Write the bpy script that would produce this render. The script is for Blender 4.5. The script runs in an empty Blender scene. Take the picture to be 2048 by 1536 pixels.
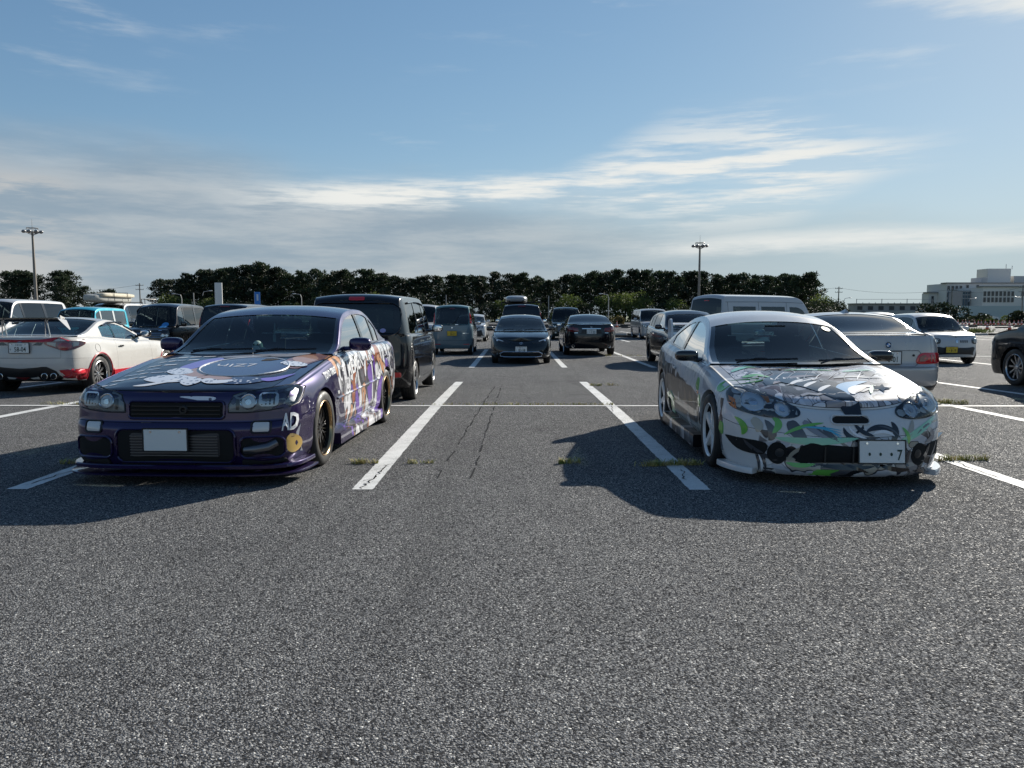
import bpy, bmesh, math, random
import numpy as np
from mathutils import Vector, Matrix
from mathutils.bvhtree import BVHTree
from mathutils.geometry import delaunay_2d_cdt

R = math.radians
SC = bpy.context.scene
COL = SC.collection
random.seed(7)

# ------------------------------------------------------------------ camera
cam = bpy.data.cameras.new('camera')
cam.sensor_width = 36.0
cam.lens = 36.0 * 1539 / 2048
cam.clip_start, cam.clip_end = 0.05, 6000
camera = bpy.data.objects.new('camera', cam)
COL.objects.link(camera)
camera.location = (0, 0, 1.29)
camera.rotation_euler = (R(90 - 5.124), 0, R(0.26))
SC.camera = camera

# ------------------------------------------------------------------ sky and sun
SUN_EL, SUN_AZ = R(25.5), R(37.5)          # azimuth measured from +Y towards +X
world = bpy.data.worlds.new('World')
SC.world = world
world.use_nodes = True


def build_sky():
    nt = world.node_tree
    nt.nodes.clear()
    N, K = nt.nodes.new, nt.links.new

    def math_(op, a, b=None, c=None, clamp=False):
        n = N('ShaderNodeMath'); n.operation = op; n.use_clamp = clamp
        for i, v in enumerate((a, b, c)):
            if v is None: continue
            if isinstance(v, (int, float)): n.inputs[i].default_value = v
            else: K(v, n.inputs[i])
        return n.outputs[0]

    def smooth(v, a, b):
        n = N('ShaderNodeMapRange'); n.interpolation_type = 'SMOOTHSTEP'
        K(v, n.inputs[0]); n.inputs[1].default_value = a; n.inputs[2].default_value = b
        return n.outputs[0]

    def noise(vec, scale, detail, rough, sx=1, sy=1, off=0.0):
        m = N('ShaderNodeMapping'); K(vec, m.inputs[0])
        m.inputs['Scale'].default_value = (sx, sy, 1)
        m.inputs['Location'].default_value = (off, off * 0.7, off * 0.3)
        n = N('ShaderNodeTexNoise'); K(m.outputs[0], n.inputs['Vector'])
        n.inputs['Scale'].default_value = scale; n.inputs['Detail'].default_value = detail
        n.inputs['Roughness'].default_value = rough
        return n.outputs[0]

    def mix(f, a, b):
        n = N('ShaderNodeMix'); n.data_type = 'RGBA'
        K(f, n.inputs[0])
        for s, v in ((6, a), (7, b)):
            if isinstance(v, tuple): n.inputs[s].default_value = (*v, 1)
            else: K(v, n.inputs[s])
        return n.outputs[2]

    tc = N('ShaderNodeTexCoord')
    sep = N('ShaderNodeSeparateXYZ'); K(tc.outputs['Generated'], sep.inputs[0])
    x, y, z = sep.outputs
    el = math_('MULTIPLY', math_('ARCSINE', z), 57.2958)
    az = math_('MULTIPLY', math_('ARCTAN2', x, y), 57.2958)
    sky = N('ShaderNodeTexSky'); sky.sky_type = 'NISHITA'; sky.sun_disc = False
    sky.sun_elevation = SUN_EL; sky.sun_rotation = SUN_AZ
    sky.air_density = SKY_AIR; sky.dust_density = SKY_DUST; sky.ozone_density = SKY_OZONE
    ae = N('ShaderNodeCombineXYZ'); K(az, ae.inputs[0]); K(el, ae.inputs[1])
    ae = ae.outputs[0]
    n_big = noise(ae, 0.05, 5, 0.55, 0.8, 2.6, 3.1)
    n_wisp = noise(ae, 0.12, 7, 0.60, 0.42, 3.4, 1.7)
    n_fine = noise(ae, 0.22, 6, 0.62, 0.4, 2.6, 9.3)
    n_puff = noise(ae, 0.09, 6, 0.50, 0.8, 2.2, 5.5)
    # low grey bank: top edge sinks from the left to the right, evens out behind the camera
    n = N('ShaderNodeClamp'); K(az, n.inputs[0]); n.inputs[1].default_value = -36.0; n.inputs[2].default_value = 40.0
    azc = n.outputs[0]
    back = smooth(math_('ABSOLUTE', az), 60.0, 40.0)
    lim = math_('MULTIPLY_ADD', back, 4.0, math_('MULTIPLY_ADD', azc, -0.085, 4.4))
    d = math_('SUBTRACT', math_('ADD', lim, math_('MULTIPLY', math_('SUBTRACT', n_puff, 0.5), 5.0)), el)
    bank = math_('MULTIPLY', smooth(d, -2.0, 2.6), math_('MULTIPLY_ADD', smooth(az, 30.0, 8.0), 0.35, 0.50))
    # bright streaks lying along the upper edge of the bank, thin second line lower on the right
    ctr = math_('MULTIPLY_ADD', azc, 0.055, 9.0)
    dw = math_('ABSOLUTE', math_('SUBTRACT', el, ctr))
    wid = math_('MULTIPLY_ADD', math_('MULTIPLY', smooth(az, 2.0, 13.0), smooth(az, 27.0, 16.0)), 3.4, 1.5)
    band = smooth(math_('DIVIDE', dw, wid), 1.15, 0.15)
    azm = math_('MULTIPLY', smooth(az, -25.0, -12.0), smooth(az, 31.0, 20.0))
    n_rip = noise(ae, 0.26, 6, 0.62, 0.42, 4.2, 4.4)
    tex = math_('MULTIPLY', smooth(n_wisp, 0.33, 0.50), math_('MULTIPLY_ADD', smooth(n_rip, 0.40, 0.60), 0.85, 0.15))
    wf = math_('MULTIPLY', math_('MULTIPLY', tex, band), azm)
    dw2 = math_('ABSOLUTE', math_('SUBTRACT', el, math_('MULTIPLY_ADD', n_puff, 1.4, 4.2)))
    wf2 = math_('MULTIPLY', math_('MULTIPLY', smooth(dw2, 1.3, 0.1), smooth(az, 1.0, 16.0)), math_('MULTIPLY', smooth(n_wisp, 0.36, 0.60), 0.85))
    wf = math_('MAXIMUM', wf, wf2)
    # thin high cirrus everywhere
    cf = math_('MULTIPLY', smooth(n_fine, 0.55, 0.80), 0.30)
    cf = math_('MULTIPLY', cf, smooth(n_big, 0.42, 0.62))
    # bright cumulus edge low on the left, cloud corner high on the right
    pl = math_('MULTIPLY', smooth(math_('ADD', az, math_('MULTIPLY', n_puff, 10.0)), -22.0, -28.0), smooth(math_('ADD', el, math_('MULTIPLY', n_fine, 5.0)), 12.5, 10.5))
    pl = math_('MULTIPLY', math_('MULTIPLY', pl, smooth(n_fine, 0.42, 0.56)), 0.75)
    pr = math_('MULTIPLY', smooth(math_('SUBTRACT', math_('ADD', el, math_('MULTIPLY', n_fine, 5.0)), math_('MULTIPLY', az, -0.30)), 28.6, 31.0), smooth(az, 20.0, 27.0))
    pr = math_('MULTIPLY', math_('MULTIPLY', pr, 0.9), math_('MULTIPLY', smooth(el, 32.0, 25.0), smooth(az, 62.0, 44.0)))
    cf = math_('MULTIPLY', cf, math_('MULTIPLY', smooth(el, 48.0, 30.0), smooth(math_('ABSOLUTE', az), 150.0, 100.0)))
    # haze towards the horizon, stronger near the sun
    hz = math_('MULTIPLY', smooth(el, 13.0, -1.0), math_('ADD', 0.30, math_('MULTIPLY', smooth(az, -20.0, 34.0), 0.45)))
    # sky colour compressed per channel, so the glow near the sun stays below clipping
    sp = N('ShaderNodeSeparateXYZ'); K(sky.outputs[0], sp.inputs[0])
    cc = N('ShaderNodeCombineXYZ')
    for i, k in enumerate(SKY_GAIN):
        v = math_('MULTIPLY', sp.outputs[i], k)
        v = math_('DIVIDE', v, math_('ADD', 1.0, math_('DIVIDE', v, SKY_KNEE)))
        K(v, cc.inputs[i])
    c = mix(cf, cc.outputs[0], CLOUD_W)
    c = mix(hz, c, HAZE_C)
    cg = mix(smooth(n_fine, 0.35, 0.70), CLOUD_G, CLOUD_GL)
    c = mix(bank, c, mix(smooth(az, -10.0, 30.0), cg, CLOUD_GR))
    c = mix(pl, c, CLOUD_W2)
    c = mix(wf, c, CLOUD_W)
    c = mix(pr, c, CLOUD_W)
    bg = N('ShaderNodeBackground'); K(c, bg.inputs[0]); bg.inputs[1].default_value = SKY_STRENGTH
    out = N('ShaderNodeOutputWorld'); K(bg.outputs[0], out.inputs[0])


SKY_STRENGTH = 0.0625
SKY_AIR, SKY_DUST, SKY_OZONE = 1.0, 0.15, 1.6
SKY_GAIN = (1.02, 1.33, 1.66)
SKY_KNEE = 14.0
CLOUD_W = (8.4, 8.5, 8.2)
CLOUD_W2 = (5.6, 5.6, 5.5)
CLOUD_G = (2.85, 3.6, 4.35)
CLOUD_GL = (4.7, 5.1, 5.4)
CLOUD_GR = (4.2, 5.2, 5.7)
HAZE_C = (5.2, 6.2, 6.5)
build_sky()

sun_data = bpy.data.lights.new('sun', 'SUN')
sun_data.energy = 5.0
sun_data.angle = R(0.5)
sun_data.color = (1.0, 0.945, 0.85)
sun = bpy.data.objects.new('sun', sun_data)
COL.objects.link(sun)
to_sun = Vector((math.sin(SUN_AZ) * math.cos(SUN_EL), math.cos(SUN_AZ) * math.cos(SUN_EL), math.sin(SUN_EL)))
sun.rotation_euler = to_sun.to_track_quat('Z', 'Y').to_euler()
sun.location = to_sun * 100

SC.view_settings.view_transform = 'Standard'
SC.view_settings.look = 'None'
SC.view_settings.exposure = 0.68
SC.view_settings.gamma = 1.0
SC.view_settings.use_curve_mapping = False
SC.render.engine = 'CYCLES'
SC.cycles.transparent_max_bounces = 16
SC.cycles.max_bounces = 8
SC.cycles.caustics_reflective = False
SC.cycles.caustics_refractive = False
SC.cycles.sample_clamp_indirect = 6.0

# ------------------------------------------------------------------ helpers
def gz(y):
    """height of the car park surface: it dips gently between 10 m and 22 m from the camera"""
    t = min(1.0, max(0.0, (y - 9.0) / 13.0))
    return -0.12 * t * t * (3 - 2 * t)


MATS = {}


def nodes_of(name):
    m = bpy.data.materials.new(name)
    m.use_nodes = True
    nt = m.node_tree
    return m, nt, nt.nodes['Principled BSDF']


def mat(name, color, rough=0.5, metal=0.0, coat=0.0, spec=0.5, emit=None, coat_rough=0.03, dirt=0.0):
    if name in MATS: return MATS[name]
    m, nt, b = nodes_of(name)
    b.inputs['Base Color'].default_value = (*color, 1)
    b.inputs['Roughness'].default_value = rough
    b.inputs['Metallic'].default_value = metal
    b.inputs['Coat Weight'].default_value = coat
    b.inputs['Coat Roughness'].default_value = coat_rough
    b.inputs['Specular IOR Level'].default_value = spec
    if emit:
        b.inputs['Emission Color'].default_value = (*emit[:3], 1)
        b.inputs['Emission Strength'].default_value = emit[3]
    if dirt:
        N, K = nt.nodes.new, nt.links.new
        tc = N('ShaderNodeTexCoord')
        n = N('ShaderNodeTexNoise'); n.inputs['Scale'].default_value = 6; n.inputs['Detail'].default_value = 6
        K(tc.outputs['Object'], n.inputs['Vector'])
        mr = N('ShaderNodeMapRange'); K(n.outputs[0], mr.inputs[0])
        mr.inputs[1].default_value = 0.3; mr.inputs[2].default_value = 0.75
        mr.inputs[3].default_value = rough * (1 - dirt); mr.inputs[4].default_value = min(1, rough * (1 + dirt) + 0.05 * dirt)
        K(mr.outputs[0], b.inputs['Roughness'])
        mx = N('ShaderNodeMix'); mx.data_type = 'RGBA'
        K(n.outputs[0], mx.inputs[0])
        mx.inputs[6].default_value = (*[c * (1 - 0.35 * dirt) for c in color], 1)
        mx.inputs[7].default_value = (*[min(1, c * (1 + 0.25 * dirt)) for c in color], 1)
        K(mx.outputs[2], b.inputs['Base Color'])
    MATS[name] = m
    return m


def paint(name, color, metal=0.0, rough=0.35, flake=False):
    """car paint: base coat under a clear coat, faint dust and orange-peel"""
    if name in MATS: return MATS[name]
    m, nt, b = nodes_of(name)
    N, K = nt.nodes.new, nt.links.new
    b.inputs['Metallic'].default_value = metal
    b.inputs['Specular IOR Level'].default_value = 0.15
    b.inputs['Coat Weight'].default_value = 1.0
    b.inputs['Coat Roughness'].default_value = 0.035
    tc = N('ShaderNodeTexCoord')
    n = N('ShaderNodeTexNoise'); n.inputs['Scale'].default_value = 3.0; n.inputs['Detail'].default_value = 7
    K(tc.outputs['Object'], n.inputs['Vector'])
    mr = N('ShaderNodeMapRange'); K(n.outputs[0], mr.inputs[0])
    mr.inputs[1].default_value = 0.35; mr.inputs[2].default_value = 0.7
    mr.inputs[3].default_value = rough * 0.85; mr.inputs[4].default_value = rough * 1.2
    K(mr.outputs[0], b.inputs['Roughness'])
    mr2 = N('ShaderNodeMapRange'); K(n.outputs[0], mr2.inputs[0])
    mr2.inputs[1].default_value = 0.35; mr2.inputs[2].default_value = 0.75
    mr2.inputs[3].default_value = 0.02; mr2.inputs[4].default_value = 0.07
    K(mr2.outputs[0], b.inputs['Coat Roughness'])
    b.inputs['Base Color'].default_value = (*color, 1)
    op = N('ShaderNodeTexNoise'); op.inputs['Scale'].default_value = 9.0; op.inputs['Detail'].default_value = 2
    K(tc.outputs['Object'], op.inputs['Vector'])
    bp = N('ShaderNodeBump'); bp.inputs['Strength'].default_value = 0.05; bp.inputs['Distance'].default_value = 0.02
    K(op.outputs[0], bp.inputs['Height']); K(bp.outputs[0], b.inputs['Coat Normal'])
    MATS[name] = m
    return m


def glass(name, tint, refl=1.0, ior=1.5, gain=1.2):
    """thin pane: Fresnel mix of a tinted transparent sheet and a mirror"""
    if name in MATS: return MATS[name]
    m = bpy.data.materials.new(name); m.use_nodes = True
    nt = m.node_tree; nt.nodes.clear()
    N, K = nt.nodes.new, nt.links.new
    tr = N('ShaderNodeBsdfTransparent'); tr.inputs[0].default_value = (*tint, 1)
    gl = N('ShaderNodeBsdfGlossy'); gl.inputs['Roughness'].default_value = 0.015
    gl.inputs[0].default_value = (refl, refl, refl, 1)
    fr = N('ShaderNodeFresnel'); fr.inputs[0].default_value = ior
    ad = N('ShaderNodeMath'); ad.operation = 'MULTIPLY_ADD'; K(fr.outputs[0], ad.inputs[0])
    ad.inputs[1].default_value = gain; ad.inputs[2].default_value = 0.01; ad.use_clamp = True
    mx = N('ShaderNodeMixShader'); K(ad.outputs[0], mx.inputs[0]); K(tr.outputs[0], mx.inputs[1]); K(gl.outputs[0], mx.inputs[2])
    out = N('ShaderNodeOutputMaterial'); K(mx.outputs[0], out.inputs[0])
    MATS[name] = m
    return m


def mk(name, verts, faces, m=None, parent=None, smooth=True, normals=None, kind=None, label=None):
    me = bpy.data.meshes.new(name)
    me.from_pydata([tuple(v) for v in verts], [], [tuple(f) for f in faces])
    if smooth: me.polygons.foreach_set('use_smooth', [True] * len(me.polygons))
    me.validate(clean_customdata=False)
    me.update()
    if normals is not None and len(normals) == len(me.vertices):
        me.normals_split_custom_set_from_vertices([tuple(n) for n in normals])
    o = bpy.data.objects.new(name, me)
    COL.objects.link(o)
    if m is not None: me.materials.append(m)
    if parent is not None: o.parent = parent
    if kind: o['kind'] = kind
    if label: o['label'] = label
    return o


def tag(o, label, cat, group=None):
    o['label'] = label; o['category'] = cat
    if group: o['group'] = group
    return o


def thing(name, label, cat, loc=(0, 0, 0), rz=0.0, group=None):
    o = bpy.data.objects.new(name, None)
    o.empty_display_size = 0.3
    COL.objects.link(o)
    o.location = loc; o.rotation_euler = (0, 0, rz)
    return tag(o, label, cat, group)


def copy_tree(o, parent=None):
    c = o.copy(); COL.objects.link(c)
    if parent is not None: c.parent = parent
    for ch in list(o.children): copy_tree(ch, c)
    return c


class MB:
    """collects simple shapes into one mesh"""
    def __init__(s): s.v, s.f = [], []

    def add(s, v, f):
        o = len(s.v); s.v += [tuple(p) for p in v]; s.f += [tuple(i + o for i in q) for q in f]
        return s

    def box(s, c, d, rz=0.0, bev=0.0, rx=0.0):
        hx, hy, hz = d[0] / 2, d[1] / 2, d[2] / 2
        if bev:
            b = min(bev, hx * .9, hy * .9, hz * .9)
            bm = bmesh.new(); bmesh.ops.create_cube(bm, size=1)
            for w in bm.verts: w.co = Vector((w.co.x * d[0], w.co.y * d[1], w.co.z * d[2]))
            bmesh.ops.bevel(bm, geom=bm.edges[:], offset=b, segments=2, affect='EDGES')
            vs = [w.co.copy() for w in bm.verts]; bm.verts.index_update()
            fs = [[w.index for w in f.verts] for f in bm.faces]; bm.free()
        else:
            vs = [Vector((x, y, z)) for x in (-hx, hx) for y in (-hy, hy) for z in (-hz, hz)]
            fs = [(0, 1, 3, 2), (4, 6, 7, 5), (0, 4, 5, 1), (2, 3, 7, 6), (0, 2, 6, 4), (1, 5, 7, 3)]
        M = Matrix.Translation(c) @ Matrix.Rotation(rz, 4, 'Z') @ Matrix.Rotation(rx, 4, 'X')
        return s.add([M @ w for w in vs], fs)

    def tube(s, pts, r, n=8, cap=True):
        pts = [Vector(p) for p in pts]
        rs = r if isinstance(r, (list, tuple)) else [r] * len(pts)
        rings = []
        up = Vector((0, 0, 1))
        for i, p in enumerate(pts):
            d = (pts[min(i + 1, len(pts) - 1)] - pts[max(i - 1, 0)]).normalized()
            a = d.cross(up)
            if a.length < 1e-3: a = d.cross(Vector((1, 0, 0)))
            a.normalize(); b = d.cross(a).normalized()
            rings.append([p + (a * math.cos(t) + b * math.sin(t)) * rs[i] for t in [2 * math.pi * k / n for k in range(n)]])
        vs = [q for rg in rings for q in rg]
        fs = []
        for i in range(len(pts) - 1):
            for k in range(n):
                k2 = (k + 1) % n
                fs.append((i * n + k, (i + 1) * n + k, (i + 1) * n + k2, i * n + k2))
        if cap:
            fs.append(tuple(range(n))); fs.append(tuple(reversed(range((len(pts) - 1) * n, len(pts) * n))))
        return s.add(vs, fs)

    def lathe(s, prof, n=32, axis='x', c=(0, 0, 0)):
        """prof: (along axis, radius)"""
        vs, fs = [], []
        for a, r in prof:
            for k in range(n):
                t = 2 * math.pi * k / n
                u, w = r * math.cos(t), r * math.sin(t)
                p = {'x': (a, u, w), 'y': (u, a, w), 'z': (u, w, a)}[axis]
                vs.append((p[0] + c[0], p[1] + c[1], p[2] + c[2]))
        for i in range(len(prof) - 1):
            for k in range(n):
                k2 = (k + 1) % n
                fs.append((i * n + k, i * n + k2, (i + 1) * n + k2, (i + 1) * n + k))
        return s.add(vs, fs)

    def sphere(s, c, r, n=10, m=8, p=1.0):
        vs, fs = [], []
        for i in range(m + 1):
            th = math.pi * i / m
            for k in range(n):
                ph = 2 * math.pi * k / n
                q = [math.sin(th) * math.cos(ph), math.sin(th) * math.sin(ph), math.cos(th)]
                q = [math.copysign(abs(a) ** p, a) for a in q]
                vs.append((c[0] + r[0] * q[0], c[1] + r[1] * q[1], c[2] + r[2] * q[2]))
        for i in range(m):
            for k in range(n):
                k2 = (k + 1) % n
                fs.append((i * n + k, (i + 1) * n + k, (i + 1) * n + k2, i * n + k2))
        return s.add(vs, fs)

    def build(s, name, m, parent=None, smooth=False, **kw):
        o = mk(name, s.v, s.f, m, parent, smooth=smooth, **kw)
        if smooth: auto_sharp(o.data, 40)
        return o


def auto_sharp(me, deg):
    bm = bmesh.new(); bm.from_mesh(me)
    bmesh.ops.remove_doubles(bm, verts=bm.verts, dist=1e-5)
    c = math.radians(deg)
    for e in bm.edges:
        if len(e.link_faces) == 2: e.smooth = e.calc_face_angle(3.0) < c
    bm.to_mesh(me); bm.free(); me.update()


def pchip(pts):
    xs = np.array([p[0] for p in pts], float); ys = np.array([p[1] for p in pts], float)
    h = np.diff(xs); d = np.diff(ys) / h
    n = len(xs); m = np.zeros(n)
    for i in range(1, n - 1):
        if d[i - 1] * d[i] > 0:
            w1, w2 = 2 * h[i] + h[i - 1], h[i] + 2 * h[i - 1]
            m[i] = (w1 + w2) / (w1 / d[i - 1] + w2 / d[i])
    if n > 2:
        m[0] = d[0]; m[-1] = d[-1]
    else:
        m[:] = d[0]

    def f(x):
        x = np.clip(np.asarray(x, float), xs[0], xs[-1])
        i = np.clip(np.searchsorted(xs, x, side='right') - 1, 0, n - 2)
        t = (x - xs[i]) / h[i]
        return ((1 + 2 * t) * (1 - t) ** 2 * ys[i] + t * (1 - t) ** 2 * h[i] * m[i]
                + t * t * (3 - 2 * t) * ys[i + 1] + t * t * (t - 1) * h[i] * m[i + 1])
    return f


TEXTS = {}


def text_mesh(s, bold=0.0):
    """(verts2d, faces) of a string, 1 unit high capitals, centred"""
    key = (s, bold)
    if key in TEXTS: return TEXTS[key]
    cu = bpy.data.curves.new('lettering', 'FONT')
    cu.body = s; cu.align_x = 'CENTER'; cu.align_y = 'CENTER'; cu.resolution_u = 2
    cu.offset = bold
    o = bpy.data.objects.new('lettering', cu); COL.objects.link(o)
    bpy.context.view_layer.update()
    me = bpy.data.meshes.new_from_object(o.evaluated_get(bpy.context.evaluated_depsgraph_get()))
    v = [(p.co.x, p.co.y) for p in me.vertices]; f = [tuple(p.vertices) for p in me.polygons]
    bpy.data.objects.remove(o); bpy.data.curves.remove(cu); bpy.data.meshes.remove(me)
    if v:
        a = np.array(v); c = (a.max(0) + a.min(0)) / 2; hgt = max(1e-6, a[:, 1].max() - a[:, 1].min())
        v = [tuple((p - c) / hgt) for p in a]
    TEXTS[key] = (v, f)
    return TEXTS[key]


def spline(pts, n=6):
    """closed Catmull-Rom through 2-D points"""
    out = []
    k = len(pts)
    for i in range(k):
        p0, p1, p2, p3 = [np.array(pts[(i + j - 1) % k], float) for j in range(4)]
        for q in range(n):
            t = q / n
            out.append(tuple(0.5 * ((2 * p1) + (p2 - p0) * t + (2 * p0 - 5 * p1 + 4 * p2 - p3) * t * t + (3 * p1 - p0 - 3 * p2 + p3) * t ** 3)))
    return out


def circle2(cx, cy, rx, ry=None, n=24, rot=0.0):
    ry = ry or rx
    o = []
    for k in range(n):
        a = 2 * math.pi * k / n
        u, v = rx * math.cos(a), ry * math.sin(a)
        o.append((cx + u * math.cos(rot) - v * math.sin(rot), cy + u * math.sin(rot) + v * math.cos(rot)))
    return o


def rrect(x0, y0, x1, y1, r, n=4):
    r = min(r, (x1 - x0) / 2, (y1 - y0) / 2)
    o = []
    for cx, cy, a0 in ((x1 - r, y1 - r, 0), (x0 + r, y1 - r, 90), (x0 + r, y0 + r, 180), (x1 - r, y0 + r, 270)):
        for k in range(n + 1):
            a = R(a0 + 90 * k / n); o.append((cx + r * math.cos(a), cy + r * math.sin(a)))
    return o
# ------------------------------------------------------------------ car body builder
DEF = dict(
    fpts=[(0, 0), (.30, .008), (.55, .035), (.74, .095), (.87, .19), (.95, .34), (.985, .58)],
    rpts=[(0, 0), (.35, .006), (.60, .025), (.78, .07), (.90, .16), (.965, .32), (.99, .55)],
    side=[(0, .07), (.1, .03), (.28, .006), (.5, 0), (.72, .012), (.9, .035), (1, .075)],
    front=[(0, .03), (.15, .005), (.4, 0), (.65, .02), (.85, .06), (1, .13)],
    rear=[(0, .05), (.2, .005), (.45, 0), (.7, .02), (.9, .045), (1, .08)],
    win_lo=.025, rail=.055, shelf=.02, crown=.05, tum=(.18, .22), kf=.12, kr=.06, vs=15,
    fb=(.62, .62), rb=(.55, .62), archx=.045, flare=.0, step=.05, ws_t=.93, rw_t=.90, boot_x=.80, bon_t=.93,
    hood_pow=2.6, scale=1.0, boot_v=.42)


class Shell:
    def __init__(s, spec):
        sp = dict(DEF); sp.update(spec); s.sp = sp
        L, hw = sp['L'], sp['W'] / 2
        s.L, s.hw = L, hw
        pts = [(x * hw, d) for x, d in sp['fpts']] + [(hw, L * .35), (hw, L * .62)] + [(x * hw, L - d) for x, d in reversed(sp['rpts'])]
        P = np.array(pts)
        tk = np.concatenate([[0], np.cumsum(np.hypot(*np.diff(P, axis=0).T))])
        fx, fs = pchip(list(zip(tk, P[:, 0]))), pchip(list(zip(tk, P[:, 1])))
        td = np.linspace(0, tk[-1], 4000)
        sd_ = fs(td)
        t_of = lambda q: float(np.interp(q, sd_, td))
        req = set([sp['sc'], sp['sd']])
        for a, b in sp['wins'] + sp['doors']: req |= {a, b}
        req |= set(sp['ws']) | set(sp['rw']) | {sp['fb'][0], L - sp['rb'][0]} | set(sp.get('cols', []))
        rq = sorted(t_of(q) for q in req)
        n = int(tk[-1] / sp['step'])
        base = list(np.linspace(0, tk[-1], n + 1))
        st = tk[-1] / n
        ts = [0.0] + [t for t in base[1:-1] if all(abs(t - q) > st * .55 for q in rq)] + rq + [tk[-1]]
        ts = np.array(sorted(set(round(t, 6) for t in ts)))
        keep = [0]
        for i in range(1, len(ts)):
            if ts[i] - ts[keep[-1]] > 1e-3: keep.append(i)
        ts = ts[keep]
        x0, s0 = fx(ts), fs(ts)
        dx, ds = fx(ts + 1e-3) - fx(ts - 1e-3), fs(ts + 1e-3) - fs(ts - 1e-3)
        ln = np.hypot(dx, ds) + 1e-12
        nx, ns = ds / ln, -dx / ln
        nx[0], ns[0], nx[-1], ns[-1] = 0, -1, 0, 1
        s.top, s.belt, s.bot = pchip(sp['top']), pchip(sp['belt']), pchip(sp['bot'])
        zt = s.belt(s0) + (s.top(s0) - s.belt(s0)) * np.where((s0 < sp['sc']) | (s0 > sp['sd']), ns ** 2, 0)
        zb = s.bot(s0)
        vv = np.linspace(0, 1, sp['vs']); vv = np.unique(np.round(np.concatenate([vv, [sp['fb'][1], sp['rb'][1], sp['boot_v'], .96]]), 4))
        fside, ffr, frr = pchip(sp['side']), pchip(sp['front']), pchip(sp['rear'])
        nu, nv = len(ts), len(vv)
        inset = nx[:, None] ** 2 * fside(vv)[None] + ns[:, None] ** 2 * np.where(ns[:, None] < 0, ffr(vv)[None], frr(vv)[None])
        X = np.maximum(0, x0[:, None] - nx[:, None] * inset)
        S = s0[:, None] - ns[:, None] * inset
        Z = zb[:, None] + (zt - zb)[:, None] * vv[None]
        s.pool, s.faces, s.key = [], [], {}
        s.half = []                                             # faces of the x >= 0 half: (idx4, tag, side_flag)
        Rw, Ra = sp['R'], sp['R'] + sp['archx']
        cut = np.zeros((nu - 1, nv - 1), bool)
        s.wheels = [sp['fo'], sp['fo'] + sp['wb']]
        for sw in s.wheels:
            D = np.hypot(S - sw, Z - Rw)
            if sp['flare']:
                X += np.where(X > .6 * hw, sp['flare'] * np.exp(-((D - Ra) / .10) ** 2) * (Z > .1), 0)
            Dc = (D[:-1, :-1] + D[1:, :-1] + D[:-1, 1:] + D[1:, 1:]) / 4
            Xc = (X[:-1, :-1] + X[1:, 1:]) / 2
            c = (Dc < Ra) & (Xc > .55 * hw)
            cut |= c
            # vertices that border both cut and kept faces move onto the arch circle
            tch = np.zeros((nu, nv), int); tot = np.zeros((nu, nv), int)
            for a in (0, 1):
                for b in (0, 1):
                    tch[a:nu - 1 + a, b:nv - 1 + b] += c; tot[a:nu - 1 + a, b:nv - 1 + b] += 1
            bd = (tch > 0) & (tch < tot) & (X > .5 * hw)
            f = Ra / np.maximum(D, 1e-6)
            S = np.where(bd, sw + (S - sw) * f, S); Z = np.where(bd, np.maximum(Rw + (Z - Rw) * f, Rw * .35), Z)
        s.x0, s.s0, s.zt = x0, s0, zt
        g = lambda i, j: (X[i, j], S[i, j], Z[i, j])
        sc, sd = sp['sc'], sp['sd']
        fbs, fbv = sp['fb']; rbs, rbv = sp['rb']
        for i in range(nu - 1):
            sm = (s0[i] + s0[i + 1]) / 2
            for j in range(nv - 1):
                if cut[i, j]: continue
                vm = (vv[j] + vv[j + 1]) / 2
                t = 'body'
                if sm < fbs and vm < fbv: t = 'front_bumper'
                elif sm > L - rbs and vm < rbv and not (sp.get('gate') and x0[i] < .8 * hw and vm > sp['boot_v']): t = 'rear_bumper'
                elif sm > L - .25 and (x0[i] + x0[i + 1]) / 2 < sp['boot_x'] * hw and vm > sp['boot_v']: t = 'tailgate' if sp.get('gate') else 'boot_lid'
                else:
                    for k, (a, b) in enumerate(sp['doors']):
                        if a < sm < b and vm > .12: t = 'door%d' % k
                s.quad([g(i, j), g(i + 1, j), g(i + 1, j + 1), g(i, j + 1)], t)
        # arch flange: short inward lip
        s.lips = []
        for sw in s.wheels:
            ring = [(math.atan2(Z[i, j] - Rw, S[i, j] - sw), i, j) for i in range(nu) for j in range(nv)
                    if abs(math.hypot(S[i, j] - sw, Z[i, j] - Rw) - Ra) < 2e-3 and X[i, j] > .5 * hw]
            ring.sort()
            for (a0, i, j), (a1, k, l) in zip(ring, ring[1:]):
                if a1 - a0 < .6:
                    p, q = g(i, j), g(k, l)
                    s.lips.append((p, q, (q[0] - .07, q[1], q[2]), (p[0] - .07, p[1], p[2])))
        # bonnet and deck fans
        def fan(cols, s_edge, kshift, tagname, front):
            tl = [1, .97, sp['bon_t'], .86, .76, .64, .5, .36, .24, .12, 0]
            iend = 0 if front else nu - 1
            s_end = S[iend, -1]
            rows = []
            for i in cols:
                xp, spv, zp = X[i, -1], S[i, -1], Z[i, -1]
                q = (s0[i] - s_edge) / (s0[iend] - s_edge)
                spine = (s_edge + kshift) + (s_end - s_edge - kshift) * q
                row = []
                for t in tl:
                    ss = spv + (spine - spv) * (1 - t * t)
                    zc = float(s.top(ss)) if q < .999 else zp
                    z = zp + (zc - zp) * (1 - t ** sp['hood_pow'])
                    hb = sp.get('hood_bump')
                    if hb and front: z += hb(xp * t, ss) * min(1, (1 - q) * 6) * (1 - t ** 6)
                    row.append((xp * t, ss, z))
                rows.append(row)
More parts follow.
